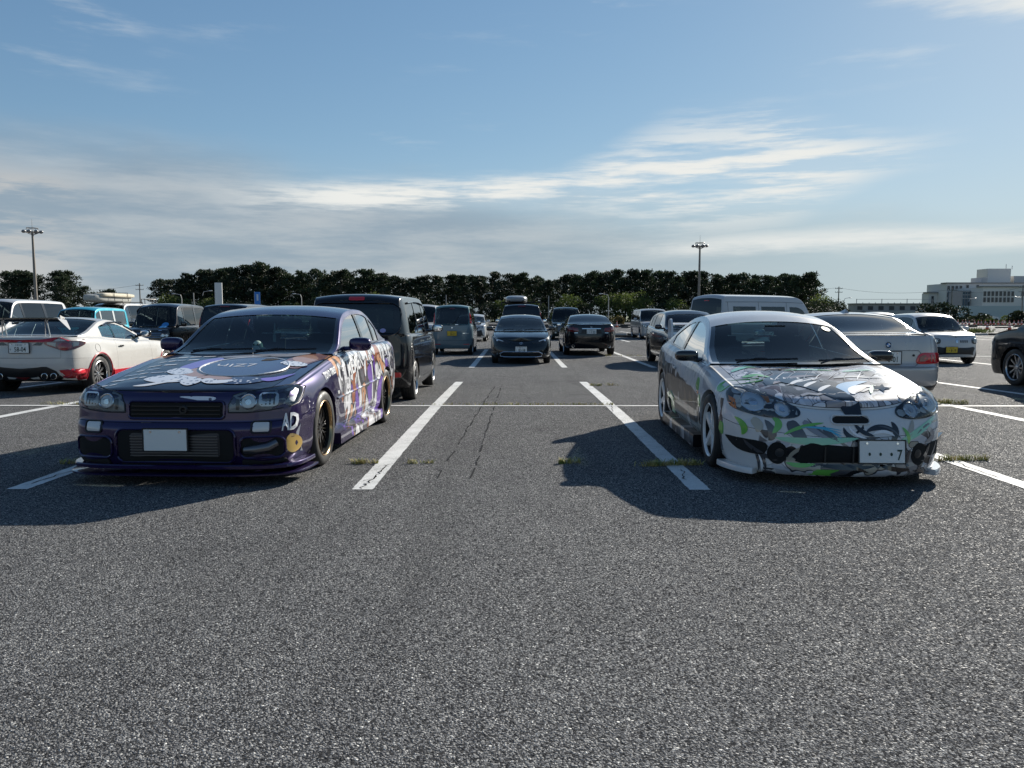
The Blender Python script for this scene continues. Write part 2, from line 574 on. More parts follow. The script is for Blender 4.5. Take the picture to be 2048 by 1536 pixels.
            for a, b in zip(rows, rows[1:]):
                for k in range(len(tl) - 1):
                    tm = (tl[k] + tl[k + 1]) / 2
                    tg = tagname if tm < sp['bon_t'] else 'body'
                    qd = [a[k], b[k], b[k + 1], a[k + 1]]
                    s.quad(qd, tg)
        ic = int(np.argmin(abs(s0 - sc))); idd = int(np.argmin(abs(s0 - sd)))
        fan(range(ic, -1, -1), s0[ic], -sp['kf'], 'bonnet', True)
        fan(range(idd, nu), s0[idd], sp['kr'], 'tailgate' if sp.get('gate') else 'boot_lid', False)
        # greenhouse
        wa, wb_ = sp['ws']; ra, rb_ = sp['rw']
        tl = [1, .985, .965, sp['ws_t'], .84, .7, .55, .4, .25, .12, 0]
        prev = None
        for i in range(ic, idd + 1):
            si = s0[i]
            xb = max(0.02, X[i, -1] - sp['shelf']); zbv = float(Z[i, -1])
            zc = max(float(s.top(si)), zbv + 1e-4)
            hgt = zc - zbv
            cr = min(sp['crown'], .35 * hgt)
            ze = zc - cr
            h = ze - zbv
            a_, b_ = sp['tum']
            tumb = lambda z: a_ * (z - zbv) + b_ * (z - zbv) ** 2
            lo = min(sp['win_lo'], h); hi = max(lo, h - sp['rail'])
            zs = [0, lo, lo + (hi - lo) * .33, lo + (hi - lo) * .67, hi, hi + (h - hi) * .5, h]
            side = [(max(.01, xb - tumb(zbv + q)), si, zbv + q) for q in zs]
            xe = side[-1][0]
            wf = 1 - min(1, max(0, (si - wa) / max(.01, wb_ - wa))); wr = min(1, max(0, (si - ra) / max(.01, rb_ - ra)))
            sh = -sp['kf'] * wf + sp['kr'] * wr
            topr = [(xe * t, si + sh * (1 - t * t), zc - cr * t ** 2.4 * (1 if t < 1 else 1)) for t in tl]
            # soften the edge between side and roof
            if h > .08:
                topr[0] = (xe - .004, topr[0][1], ze + .002)
                side[-1] = (xe + .001, si, ze - .012)
            shelf = (X[i, -1], S[i, -1], Z[i, -1])
            cur = (si, shelf, side, topr, hi - lo > .02)
            if prev is not None:
                p = prev; c = cur; sm = (p[0] + c[0]) / 2
                s.quad([p[1], c[1], c[2][0], p[2][0]], 'body')
                kw = -1
                for k, (a, b) in enumerate(sp['wins']):
                    if a - 1e-4 < sm < b + 1e-4: kw = k
                inw = sp['wins'][0][0] < sm < sp['wins'][-1][1]
                for r in range(len(zs) - 1):
                    tg = 'roof' if r >= 4 else 'body'
                    if 1 <= r <= 3 and (p[4] or c[4]):
                        if kw >= 0: tg = 'win%d' % kw
                        elif inw: tg = 'pillar%d' % sum(1 for a, b in sp['wins'] if b <= sm + 1e-3)
                    s.quad([p[2][r], c[2][r], c[2][r + 1], p[2][r + 1]], tg)
                s.quad([p[2][-1], c[2][-1], c[3][0], p[3][0]], 'roof')
                for r in range(len(tl) - 1):
                    tm = (tl[r] + tl[r + 1]) / 2
                    tg = 'roof'
                    if wa < sm < wb_ and tm < sp['ws_t']: tg = 'windscreen'
                    elif ra < sm < rb_ and tm < sp['rw_t']: tg = 'rear_window'
                    elif wa < sm < wb_ and tm < .967: tg = 'ws_trim'
                    elif sm < wa and tm < sp['ws_t']: tg = 'ws_trim'
                    s.quad([p[3][r], c[3][r], c[3][r + 1], p[3][r + 1]], tg)
            prev = cur
        s.finish()

    def quad(s, pts, tg):
        s.half.append((pts, tg))

    def vid(s, p):
        k = (round(p[0], 5), round(p[1], 5), round(p[2], 5))
        if k not in s.key:
            s.key[k] = len(s.pool); s.pool.append((p[0], p[1] - s.L / 2, p[2]))
        return s.key[k]

    def finish(s):
        s.tags = {}
        for pts, tg in s.half:
            for sg in (1, -1):
                f = [s.vid((p[0] * sg, p[1], p[2])) for p in pts]
                g = []
                for a in f:
                    if a not in g: g.append(a)
                if len(g) < 3: continue
                if sg < 0: g.reverse()
                t = tg
                if tg.startswith(('door', 'win', 'pillar')) and tg not in ('windscreen',): t = tg + ('r' if sg > 0 else 'l')
                s.faces.append(g); s.tags.setdefault(t, []).append(len(s.faces) - 1)
        V = np.array(s.pool)
        Nn = np.zeros_like(V)
        for f in s.faces:
            p = V[f]
            n = np.zeros(3)
            for k in range(1, len(f) - 1): n += np.cross(p[k] - p[0], p[k + 1] - p[0])
            for k in f: Nn[k] += n
        Nn /= np.linalg.norm(Nn, axis=1)[:, None] + 1e-12
        s.V, s.N = V, Nn
        s.bvh = BVHTree.FromPolygons([tuple(p) for p in V], s.faces)

    def part(s, tags, name, m, parent, gap=0.0, inset=0.0, label=None):
        fs = [s.faces[i] for t in tags for i in s.tags.get(t, [])]
        if not fs: return None
        used = sorted(set(i for f in fs for i in f)); mp = {u: k for k, u in enumerate(used)}
        V = s.V[used].copy(); Nn = s.N[used].copy()
        fl = [[mp[i] for i in f] for f in fs]
        ecount = {}
        for q, f in enumerate(fl):
            for a, b in zip(f, f[1:] + f[:1]): ecount.setdefault((min(a, b), max(a, b)), []).append(q)
        if gap:
            mv = {}
            for (a, b), qs in ecount.items():
                if len(qs) == 1:
                    c = V[fl[qs[0]]].mean(0)
                    e = V[b] - V[a]; e /= np.linalg.norm(e) + 1e-9
                    d = c - (V[a] + V[b]) / 2; d -= e * d.dot(e); d /= np.linalg.norm(d) + 1e-9
                    mv.setdefault(a, []).append(d); mv.setdefault(b, []).append(d)
            for k, ds in mv.items():
                d = sum(ds); d /= max(.5, np.linalg.norm(d)) ; V[k] += d * gap
        if inset: V = V - Nn * inset
        return mk(name, V, fl, m, parent, normals=Nn, label=label)

    # projection of flat outlines on the body -----------------------------------
    def cast(s, view, u, v):
        h = s.L / 2
        if view == 'front': o, d = Vector((u, -h - 2, v)), Vector((0, 1, 0))
        elif view == 'rear': o, d = Vector((u, h + 2, v)), Vector((0, -1, 0))
        elif view == 'top': o, d = Vector((u, v - h, 4)), Vector((0, 0, -1))
        elif view == 'right': o, d = Vector((3, u - h, v)), Vector((-1, 0, 0))
        else: o, d = Vector((-3, u - h, v)), Vector((1, 0, 0))
        hit = s.bvh.ray_cast(o, d)
        if hit[0] is None or (view in ('front', 'rear') and (hit[0] - o).length > 2 + s.L * .4) or (view in ('left', 'right') and (hit[0] - o).length > 3 - s.hw * .45):
            q = o + d * (2.05 if view in ('front', 'rear') else 3 - s.hw if view in ('left', 'right') else 3)
            hit = s.bvh.find_nearest(q)
        n = hit[1]
        if n.dot(d) > 0: n = -n
        return hit[0], n, d

    def patch(s, parent, name, pts, view, m, off=.004, step=.06, bulge=0.0, thick=.006, label=None, flat=None):
        """a panel with the outline pts lying on the body, seen along view; flat = keep it plane at that depth"""
        P = [Vector((a, b)) for a, b in pts]
        n = len(P)
        A = np.array(pts); lo, hi = A.min(0), A.max(0)
        inner = []
        nxp, nyp = A[:, 0], A[:, 1]

        def inside(x, y):
            c = False; j = n - 1
            for i in range(n):
                if (nyp[i] > y) != (nyp[j] > y) and x < (nxp[j] - nxp[i]) * (y - nyp[i]) / (nyp[j] - nyp[i]) + nxp[i]: c = not c
                j = i
            return c

        def edge_d(x, y):
            p = np.array([x, y]); a, b = A, np.roll(A, -1, 0)
            ab = b - a; t = np.clip(((p - a) * ab).sum(1) / ((ab ** 2).sum(1) + 1e-12), 0, 1)
            return float(np.hypot(*(a + ab * t[:, None] - p).T).min())
        x = lo[0] + step / 2
        while x < hi[0]:
            y = lo[1] + step / 2
            while y < hi[1]:
                if inside(x, y) and edge_d(x, y) > step * .3: inner.append(Vector((x, y)))
                y += step
            x += step
        ev = [(i, (i + 1) % n) for i in range(n)]
        vs, _, fs, ov, _, _ = delaunay_2d_cdt(P + inner, ev, [], 1, 1e-6)
        dm = max([edge_d(p.x, p.y) for p in inner] + [1e-6])
        out = []
        for p in vs:
            h, nn, d = s.cast(view, p.x, p.y)
            o = off
            if bulge:
                e = edge_d(p.x, p.y) / dm
                o += bulge * math.sqrt(max(0, 1 - (1 - min(1, e)) ** 2))
            out.append(h + nn * o)
        faces = []
        for f in fs:
            f = list(f)
            p = [out[i] for i in f]
            nn = (p[1] - p[0]).cross(p[2] - p[0])
            _, sn, _ = s.cast(view, vs[f[0]].x, vs[f[0]].y)
            if nn.dot(sn) < 0: f.reverse()
            faces.append(f)
        if thick:
            ec = {}
            for f in faces:
                for a, b in zip(f, f[1:] + f[:1]):
                    ec[(a, b)] = 1
            rim = [(a, b) for a, b in ec if (b, a) not in ec]
            mp = {}
            for a, b in rim:
                for q in (a, b):
                    if q not in mp:
                        _, nn, _ = s.cast(view, vs[q].x, vs[q].y)
                        mp[q] = len(out); out.append(out[q] - nn * (thick + off))
                faces.append([b, a, mp[a], mp[b]])
        o = mk(name, out, faces, m, parent, label=label)
        if thick: auto_sharp(o.data, 50)
        return o

    def both(s, parent, name, pts, view, m, **kw):
        """the same patch on both sides of the car"""
        if view in ('right', 'left'):
            return s.patch(parent, name, pts, 'right', m, **kw), s.patch(parent, name, pts, 'left', m, **kw)
        a = s.patch(parent, name, pts, view, m, **kw)
        b = s.patch(parent, name, [(-x, y) for x, y in reversed(pts)], view, m, **kw)
        return a, b

    def text(s, parent, name, body, view, at, h, m, rot=0.0, sx=1.0, shear=0.0, off=.007, flip=False, bold=0.0, label=None):
        v, f = text_mesh(body, bold)
        out = []
        sg = -1 if flip else 1
        for x, y in v:
            x = (x * sx + y * shear) * h * sg; y = y * h
            u = at[0] + x * math.cos(rot) - y * math.sin(rot); w = at[1] + x * math.sin(rot) + y * math.cos(rot)
            hh, nn, d = s.cast(view, u, w)
            out.append(hh + nn * off)
        if not out: return None
        return mk(name, out, f, m, parent, smooth=False, label=label)


# ------------------------------------------------------------------ wheels, mirrors, plates, interiors
def M_():
    M = {}
    M['tyre'] = mat('tyre_rubber', (.018, .018, .018), .75, dirt=.5)
    M['black'] = mat('black_plastic', (.012, .012, .013), .45, dirt=.3)
    M['gloss'] = mat('gloss_black', (.008, .008, .009), .12, coat=.6)
    M['under'] = mat('underbody', (.006, .006, .006), .9)
    M['chrome'] = mat('chrome', (.75, .75, .76), .09, 1.0)
    M['alu'] = mat('wheel_silver', (.55, .55, .56), .28, 1.0, dirt=.3)
    M['alu_dark'] = mat('wheel_dark', (.035, .034, .034), .3, .8, coat=.5)
    M['bronze'] = mat('rim_lip_bronze', (.44, .29, .15), .22, 1.0)
    M['wwhite'] = mat('wheel_white', (.72, .72, .70), .3, coat=.6, dirt=.15)
    M['disc'] = mat('brake_disc', (.20, .19, .18), .4, 1.0)
    M['fabric'] = mat('seat_fabric', (.02, .02, .022), .85)
    M['trim'] = mat('interior_trim', (.016, .016, .017), .7)
    M['ws'] = glass('windscreen_glass', (.46, .62, .62), gain=.62)
    M['sg'] = glass('side_glass', (.40, .52, .50), gain=2.3)
    M['pg'] = glass('privacy_glass', (.05, .055, .06))
    M['lens'] = glass('lamp_lens', (.93, .95, .95), ior=1.45, gain=.9)
    M['reflector'] = mat('lamp_reflector', (.82, .83, .84), .34, .55)
    M['house'] = mat('lamp_housing', (.035, .036, .038), .3)
    M['red'] = mat('tail_lamp_red', (.58, .016, .02), .12, coat=1.0)
    M['redd'] = mat('tail_lamp_dark', (.16, .006, .008), .12, coat=1.0)
    M['amber'] = mat('indicator_amber', (.75, .20, .02), .15, coat=1.0)
    M['clear'] = mat('lamp_clear', (.62, .62, .60), .12, coat=1.0)
    M['plate'] = mat('plate_white', (.72, .73, .70), .4)
    M['platey'] = mat('plate_yellow', (.70, .45, .02), .4)
    M['ink'] = mat('plate_green_ink', (.01, .035, .02), .5)
    M['inkk'] = mat('plate_black_ink', (.01, .01, .01), .5)
    M['mirror'] = mat('mirror_glass', (.8, .82, .84), .02, 1.0)
    M['white'] = mat('vinyl_white', (.78, .78, .78), .3, coat=.4)
    return M


M = M_()
RIMS = {}


def rim_mesh(style, rr, w):
    """rim geometry, outer face towards +x, origin at the wheel centre"""
    m = MB()
    x1 = w / 2
    barrel = [(-x1, rr * .96), (-x1, rr * 1.0), (-x1 * .6, rr * .93), (x1 * .45, rr * .92), (x1 * .80, rr * .934)]
    lip = MB().lathe([(x1 * .80, rr * .935), (x1 * .88, rr * .945), (x1 * .98, rr * .96), (x1 * 1.02, rr * .985), (x1 * .98, rr * 1.015), (x1 * .90, rr * 1.0)], 40)
    sp = MB()
    def spoke(a, r0, r1, w0, w1, d0, d1, th=.02, lean=0.0):
        """tapered bar between two radii"""
        q = []
        for r, ww, d, an in ((r0, w0, d0, a), (r1, w1, d1, a + lean)):
            c, sn = math.cos(an), math.sin(an)
            for sg in (-1, 1):
                for dd, k in ((d, .72), (d - th, 1.0)):
                    q.append((dd, r * c - sg * ww / 2 * k * sn, r * sn + sg * ww / 2 * k * c))
        sp.add(q, [(0, 2, 6, 4), (1, 5, 7, 3), (0, 4, 5, 1), (2, 3, 7, 6), (4, 6, 7, 5), (0, 1, 3, 2)])
    hubx = x1 * .62
    if style == 'mesh10':
        for k in range(10):
            a = 2 * math.pi * k / 10
            spoke(a, rr * .13, rr * .52, .026, .020, hubx * .95, hubx * 1.05)
            for sg in (-1, 1): spoke(a, rr * .50, rr * .95, .016, .015, hubx * 1.05, hubx * .95, lean=sg * .17)
            spoke(a + math.pi / 10, rr * .16, rr * .95, .015, .013, hubx * .95, hubx * .95)
    elif style == 'five':
        for k in range(5):
            a = 2 * math.pi * k / 5 + .3
            spoke(a, rr * .12, rr * .95, .088, .064, hubx * 1.25, hubx * 1.4, .03)
    elif style == 'twin10':
        for k in range(10):
            a = 2 * math.pi * k / 10
            for sg in (-1, 1): spoke(a + sg * .055, rr * .15, rr * .94, .014, .017, hubx * .85, hubx * .95, lean=sg * .02)
    elif style == 'swirl':
        for k in range(10):
            a = 2 * math.pi * k / 10
            spoke(a, rr * .14, rr * .93, .022, .046, hubx * .8, hubx * .95, lean=.22)
    else:
        for k in range(7):
            a = 2 * math.pi * k / 7
            spoke(a, rr * .14, rr * .93, .04, .032, hubx * .85, hubx * .9)
    hub = MB().lathe([(hubx * .3, rr * .2), (hubx * .92, rr * .19), (hubx * 1.0, rr * .14), (hubx * 1.02, .001)], 20)
    for k in range(5):
        a = 2 * math.pi * k / 5
        hub.lathe([(hubx * .9, .011), (hubx * 1.08, .010), (hubx * 1.08, .001)], 6, c=(0, rr * .155 * math.cos(a), rr * .155 * math.sin(a)))
    return lip, sp, hub


def wheel(parent, loc, side, Rw, rr, w, style, m_spoke, m_lip=None, detail=True):
    key = (style, Rw, rr, w, m_spoke.name, (m_lip or m_spoke).name)
    if key not in RIMS:
        h = w / 2
        ty = [(-h * .8, rr * .99), (-h * .97, rr * 1.03), (-h * 1.0, (rr + Rw) / 2), (-h * .93, Rw * .955), (-h * .80, Rw * .99), (-h * .45, Rw), (-h * .43, Rw * .985), (-h * .36, Rw * .985), (-h * .34, Rw),
              (-h * .04, Rw * 1.001), (-h * .03, Rw * .985), (h * .03, Rw * .985), (h * .04, Rw * 1.001),
              (h * .34, Rw), (h * .36, Rw * .985), (h * .43, Rw * .985), (h * .45, Rw), (h * .80, Rw * .99), (h * .93, Rw * .955), (h * 1.0, (rr + Rw) / 2), (h * .97, rr * 1.03), (h * .8, rr * .99)]
        t = MB().lathe(ty, 48)
        lip, sp, hub = rim_mesh(style, rr, w * .94)
        o = [('tyre', t, M['tyre'], True)]
        if m_lip is None:
            a = MB(); a.add(lip.v, lip.f); a.add(sp.v, sp.f); a.add(hub.v, hub.f)
            o.append(('rim', a, m_spoke, True))
        else:
            a = MB(); a.add(sp.v, sp.f); a.add(hub.v, hub.f)
            o.append(('rim', lip, m_lip, True)); o.append(('spokes', a, m_spoke, True))
        d = MB().lathe([(-.01, .02), (-.01, rr * .74), (.008, rr * .74), (.008, .02)], 28)
        o.append(('brake_disc', d, M['disc'], True))
        h2 = w * .47
        bk = MB().lathe([(-.035, .02), (-.035, rr * .90), (-.045, rr * .90)], 28).lathe([(-h2, rr), (-h2 * .6, rr * .93), (h2 * .45, rr * .92), (h2 * .80, rr * .934)], 40)
        o.append(('wheel_shade_backing', bk, M['under'], False))  # added black disc and blackened barrel: painted shade behind the spokes
        RIMS[key] = [x[1].build(x[0], x[2], None, x[3]) for x in o]
        for q in RIMS[key]: COL.objects.unlink(q)
    e = bpy.data.objects.new('wheel', None); COL.objects.link(e); e.empty_display_size = .1
    e.parent = parent; e.location = loc
    e.rotation_euler = (random.uniform(0, 6.28), 0, 0) if side > 0 else (random.uniform(0, 6.28), 0, math.pi)
    for q in RIMS[key]:
        c = q.copy(); COL.objects.link(c); c.parent = e
    return e


def interior(sh, root, wheel_side=-1, rear=True):
    """dark cabin tub with dashboard, seats and steering wheel; Japanese cars carry the wheel on the right-hand side"""
    sp, L = sh.sp, sh.L
    zb = float(sh.belt(sp['sc'] + .4)); hw = sh.hw
    sc = sp['sc']
    m = MB()
    z0 = max(.18, float(sh.bot(L / 2)) + .06)
    e1 = min(sp['sd'], L - .55); mid_, ln_ = (sc + .1 + e1) / 2 - L / 2, e1 - sc - .1
    m.box((0, mid_, z0), (hw * 1.7, ln_, .02))
    for sg in (-1, 1):
        m.box((sg * hw * .86, mid_, (z0 + zb) / 2 - .02), (.03, ln_, zb - z0 - .04))
    m.box((0, e1 - L / 2 - .02, (z0 + zb) / 2 - .03), (hw * 1.6, .04, zb - z0 - .08))
    for sw in sh.wheels:                                       # wheel housings
        for sg in (-1, 1):
            ring = []
            Ra = sp['R'] + sp['archx'] + .01
            for k in range(13):
                a = math.pi * (k / 12 * 1.1 - .05)
                ring.append((math.cos(a) * Ra, max(.06, sp['R'] + math.sin(a) * Ra)))
            vs = [(sg * x, sw - L / 2 + a, b) for x in (hw - .07, hw - .36) for a, b in ring]
            n = len(ring)
            m.add(vs, [(k, k + 1, n + k + 1, n + k) for k in range(n - 1)] + [tuple(range(n, 2 * n))])
    m.box((0, -.0, float(sh.bot(L / 2)) + .03), (hw * 1.5, L * .74, .03))
    m.build('underbody', M['under'], root)
    d = MB()
    kf = sp['kf']
    d.box((0, sc + .26 - L / 2, zb - .05), (hw * 1.62, .50, .10), bev=.04)
    d.box((0, sc + .42 - L / 2, zb - .25), (hw * 1.6, .22, .36), bev=.03)
    d.box((-wheel_side * -.36 * 0 + wheel_side * .36, sc + .42 - L / 2, zb + .01), (.34, .2, .10), bev=.045)
    d.build('dashboard', M['trim'], root)
    st = MB()
    c = Vector((wheel_side * .36, sc + .64 - L / 2, zb - .06))
    ring = [c + Matrix.Rotation(R(-28), 3, 'X') @ Vector((.185 * math.cos(a), 0, .185 * math.sin(a))) for a in [2 * math.pi * k / 20 for k in range(21)]]
    st.tube(ring, .014, 6)
    st.tube([ring[0], ring[10]], .014, 5); st.tube([c, ring[15]], .016, 5)
    st.build('steering_wheel', M['trim'], root, smooth=True)
    roofz = float(sh.top(sc + 1.5))
    rows = [sc + 1.28] + ([sc + 2.15] if rear and sp.get('gate') and sp['sd'] - sc > 2.4 else [])
    for ri, ss in enumerate(rows):
        for sg in (-1, 1):
            q = MB()
            q.box((sg * .36, ss - L / 2 - .20, z0 + .26), (.48, .50, .16), bev=.05)
            q.box((sg * .36, ss - L / 2 + .08, z0 + .55), (.47, .14, .58), bev=.06, rx=R(-14))
            q.box((sg * .36, ss - L / 2 + .17, min(roofz - .2, z0 + .93, float(sh.top(ss + .2)) - .17)), (.26, .10, .18), bev=.04, rx=R(-10))
            q.tube([(sg * .36 - .05, ss - L / 2 + .15, z0 + .8), (sg * .36 - .05, ss - L / 2 + .17, z0 + .9)], .007, 5)
            q.build('seat', M['fabric'], root, smooth=True)
    return zb


def mirrors(sh, root, m, s=None, z=None, size=(.20, .11, .135), out=.06, m_arm=None, glass_front=False):
    sp, L = sh.sp, sh.L
    s = s or sp['sc'] + .33
    z = z or float(sh.belt(s)) + .09
    for sg in (-1, 1):
        h, n, d = sh.cast('right' if sg > 0 else 'left', s, z - .05)
        x = h.x + sg * (out + size[0] / 2)
        o = MB().sphere((x, s - L / 2, z), (size[0] / 2, size[1] / 2, size[2] / 2), 18, 12, .62)
        o.tube([(h.x - sg * .03, s - L / 2 + .01, z - .05), (x - sg * size[0] * .2, s - L / 2, z - size[2] * .3)], [.028, .022], 8)
        b = o.build('door_mirror', m, root, smooth=True)
        g = MB().sphere((x, s - L / 2 + size[1] * .46, z), (size[0] * .42, .012, size[2] * .40), 14, 8, .62)
        g.build('mirror_glass', M['mirror'], b, smooth=True)


def wipers(sh, root, s_off=.04, xs=((-.52, .05), (.10, .62))):
    sp, L = sh.sp, sh.L
    for a, b in xs:
        pts = []
        for k in range(7):
            t = k / 6
            x = a + (b - a) * t
            q = sp['sc'] - sp['kf'] * (1 - (x / (sh.hw * .85)) ** 2) + s_off + .06 * t
            h, n, d = sh.cast('top', x, q)
            pts.append(h + n * .022)
        w = MB().tube(pts, .009, 5)
        w.tube([pts[0] + Vector((0, -.05, -.02)), pts[2] + Vector((0, 0, .012)), pts[3] + Vector((0, 0, .006))], .008, 5)
        w.build('wiper', M['black'], root)


def plate(root, loc, rz, top, num, yellow=False, tilt=0.0, blank=False, frame=False, kana='さ'):
    """number plate facing -y before rotation"""
    e = MB().box((0, 0, 0), (.33, .008, .165), bev=.004)
    p = e.build('number_plate', M['platey'] if yellow else M['plate'], root)
    p.location = loc; p.rotation_euler = (tilt, 0, rz)
    for sx_ in (-.11, .11):
        MB().lathe([(-.0075, .0085), (-.0045, .009)], 10, 'y', c=(sx_, 0, .062)).lathe([(-.0076, .001), (-.0075, .0085)], 10, 'y', c=(sx_, 0, .062)).build('plate_bolt', M['chrome'], p)
    fr = MB()
    for cx_, cz_, w_, h_ in ((0, .085, .345, .008), (0, -.085, .345, .008), (-.169, 0, .008, .17), (.169, 0, .008, .17)): fr.box((cx_, .001, cz_), (w_, .014, h_))
    fr.build('plate_frame', M['black'], p)
    if blank: return p
    ink = M['inkk'] if yellow else M['ink']
    for body, cx, cz, h, sx in ((top, 0, .050, .030, 1.0), (num, .022, -.022, .078, .78), (kana, -.140, -.025, .030, 1.0)):
        if not body: continue
        v, f = text_mesh(body, .012 if body == num else 0.0)
        if not v: continue
        wd = (max(a for a, b in v) - min(a for a, b in v)) * h * sx
        lim = {num: .245, top: .2}.get(body, .04)
        if wd > lim: sx *= lim / wd
        mk('plate_lettering', [(cx + a * h * sx, -.0062, cz + b * h) for a, b in v], f, ink, p, smooth=False)
    return p


def handles(sh, root, ss, z, m, w=.16):
    for s_ in ss:
        for vw in ('right', 'left'):
            h, n, d = sh.cast(vw, s_, z)
            sg = 1 if vw == 'right' else -1
            o = MB().box((h.x + sg * .018, s_ - sh.L / 2, z), (.024, w, .032), bev=.01)
            o.build('door_handle', m, root, smooth=True)


def body_parts(sh, root, m_body, m_roof=None, m_bonnet=None, m_pillar=None, m_side=None, tint_rear=True, tint_side=None, m_bumper=None, m_gate=None, gap=.0035, ws=None, rear_mat=None):
    sp = sh.sp
    m_roof = m_roof or m_body; m_bonnet = m_bonnet or m_body; m_pillar = m_pillar or M['gloss']
    m_bumper = m_bumper or m_body
    B = m_side or m_body
    sh.part(['body'], 'body', B, root)
    sh.part(['roof'], 'roof', m_roof, root)
    for k in range(len(sp['wins']) + 1):
        for sd in 'rl': sh.part(['pillar%d%s' % (k, sd)], 'door_pillar', m_pillar, root)
    sh.part(['ws_trim'], 'windscreen_surround', M['gloss'], root)
    sh.part(['bonnet'], 'bonnet', m_bonnet, root, gap=gap)
    sh.part(['boot_lid'], 'boot_lid', m_gate or B, root, gap=gap)
    sh.part(['tailgate'], 'tailgate', m_gate or B, root, gap=gap)
    sh.part(['front_bumper'], 'front_bumper', m_bumper, root, gap=gap * .7)
    sh.part(['rear_bumper'], 'rear_bumper', B if m_side else m_bumper, root, gap=gap * .7)
    for k in range(len(sp['doors'])):
        for sd in 'rl': sh.part(['door%d%s' % (k, sd)], 'door', B, root, gap=gap)
    sh.part(['windscreen'], 'windscreen', ws or M['ws'], root, inset=.006)
    sh.part(['rear_window'], 'rear_window', rear_mat or (M['pg'] if tint_rear else M['ws']), root, inset=.006)
    for k in range(len(sp['wins'])):
        for sd in 'rl':
            g = M['sg'] if k == 0 and len(sp['wins']) >= 1 else (M['pg'] if tint_rear else M['sg'])
            if tint_side: g = tint_side
            sh.part(['win%d%s' % (k, sd)], 'side_window', g, root, inset=.007)
    L = sh.L
    for sg in (1, -1):
        for front in (True, False):
            m = MB()
            for p, q, r, t in sh.lips:
                if (p[1] < L / 2) == front:
                    m.add([(a[0] * sg, a[1] - L / 2, a[2]) for a in (p, q, r, t)], [(0, 1, 2, 3)])
            if m.v: m.build('wheel_arch', M['black'] if sp.get('black_arch') else B, root, smooth=True)


def four_wheels(sh, root, style, m_spoke, m_lip=None, rr=None, w=.205, inset=.03):
    sp, L = sh.sp, sh.L
    rr = rr or sp['R'] * .70
    for sw in sh.wheels:
        for sg in (1, -1):
            wheel(root, (sg * (sh.hw - w / 2 - inset), sw - L / 2, sp['R']), sg, sp['R'], rr, w, style, m_spoke, m_lip)


def place(root, x, y, deg):
    root.location = (x, y, gz(y)); root.rotation_euler = (0, 0, R(deg))
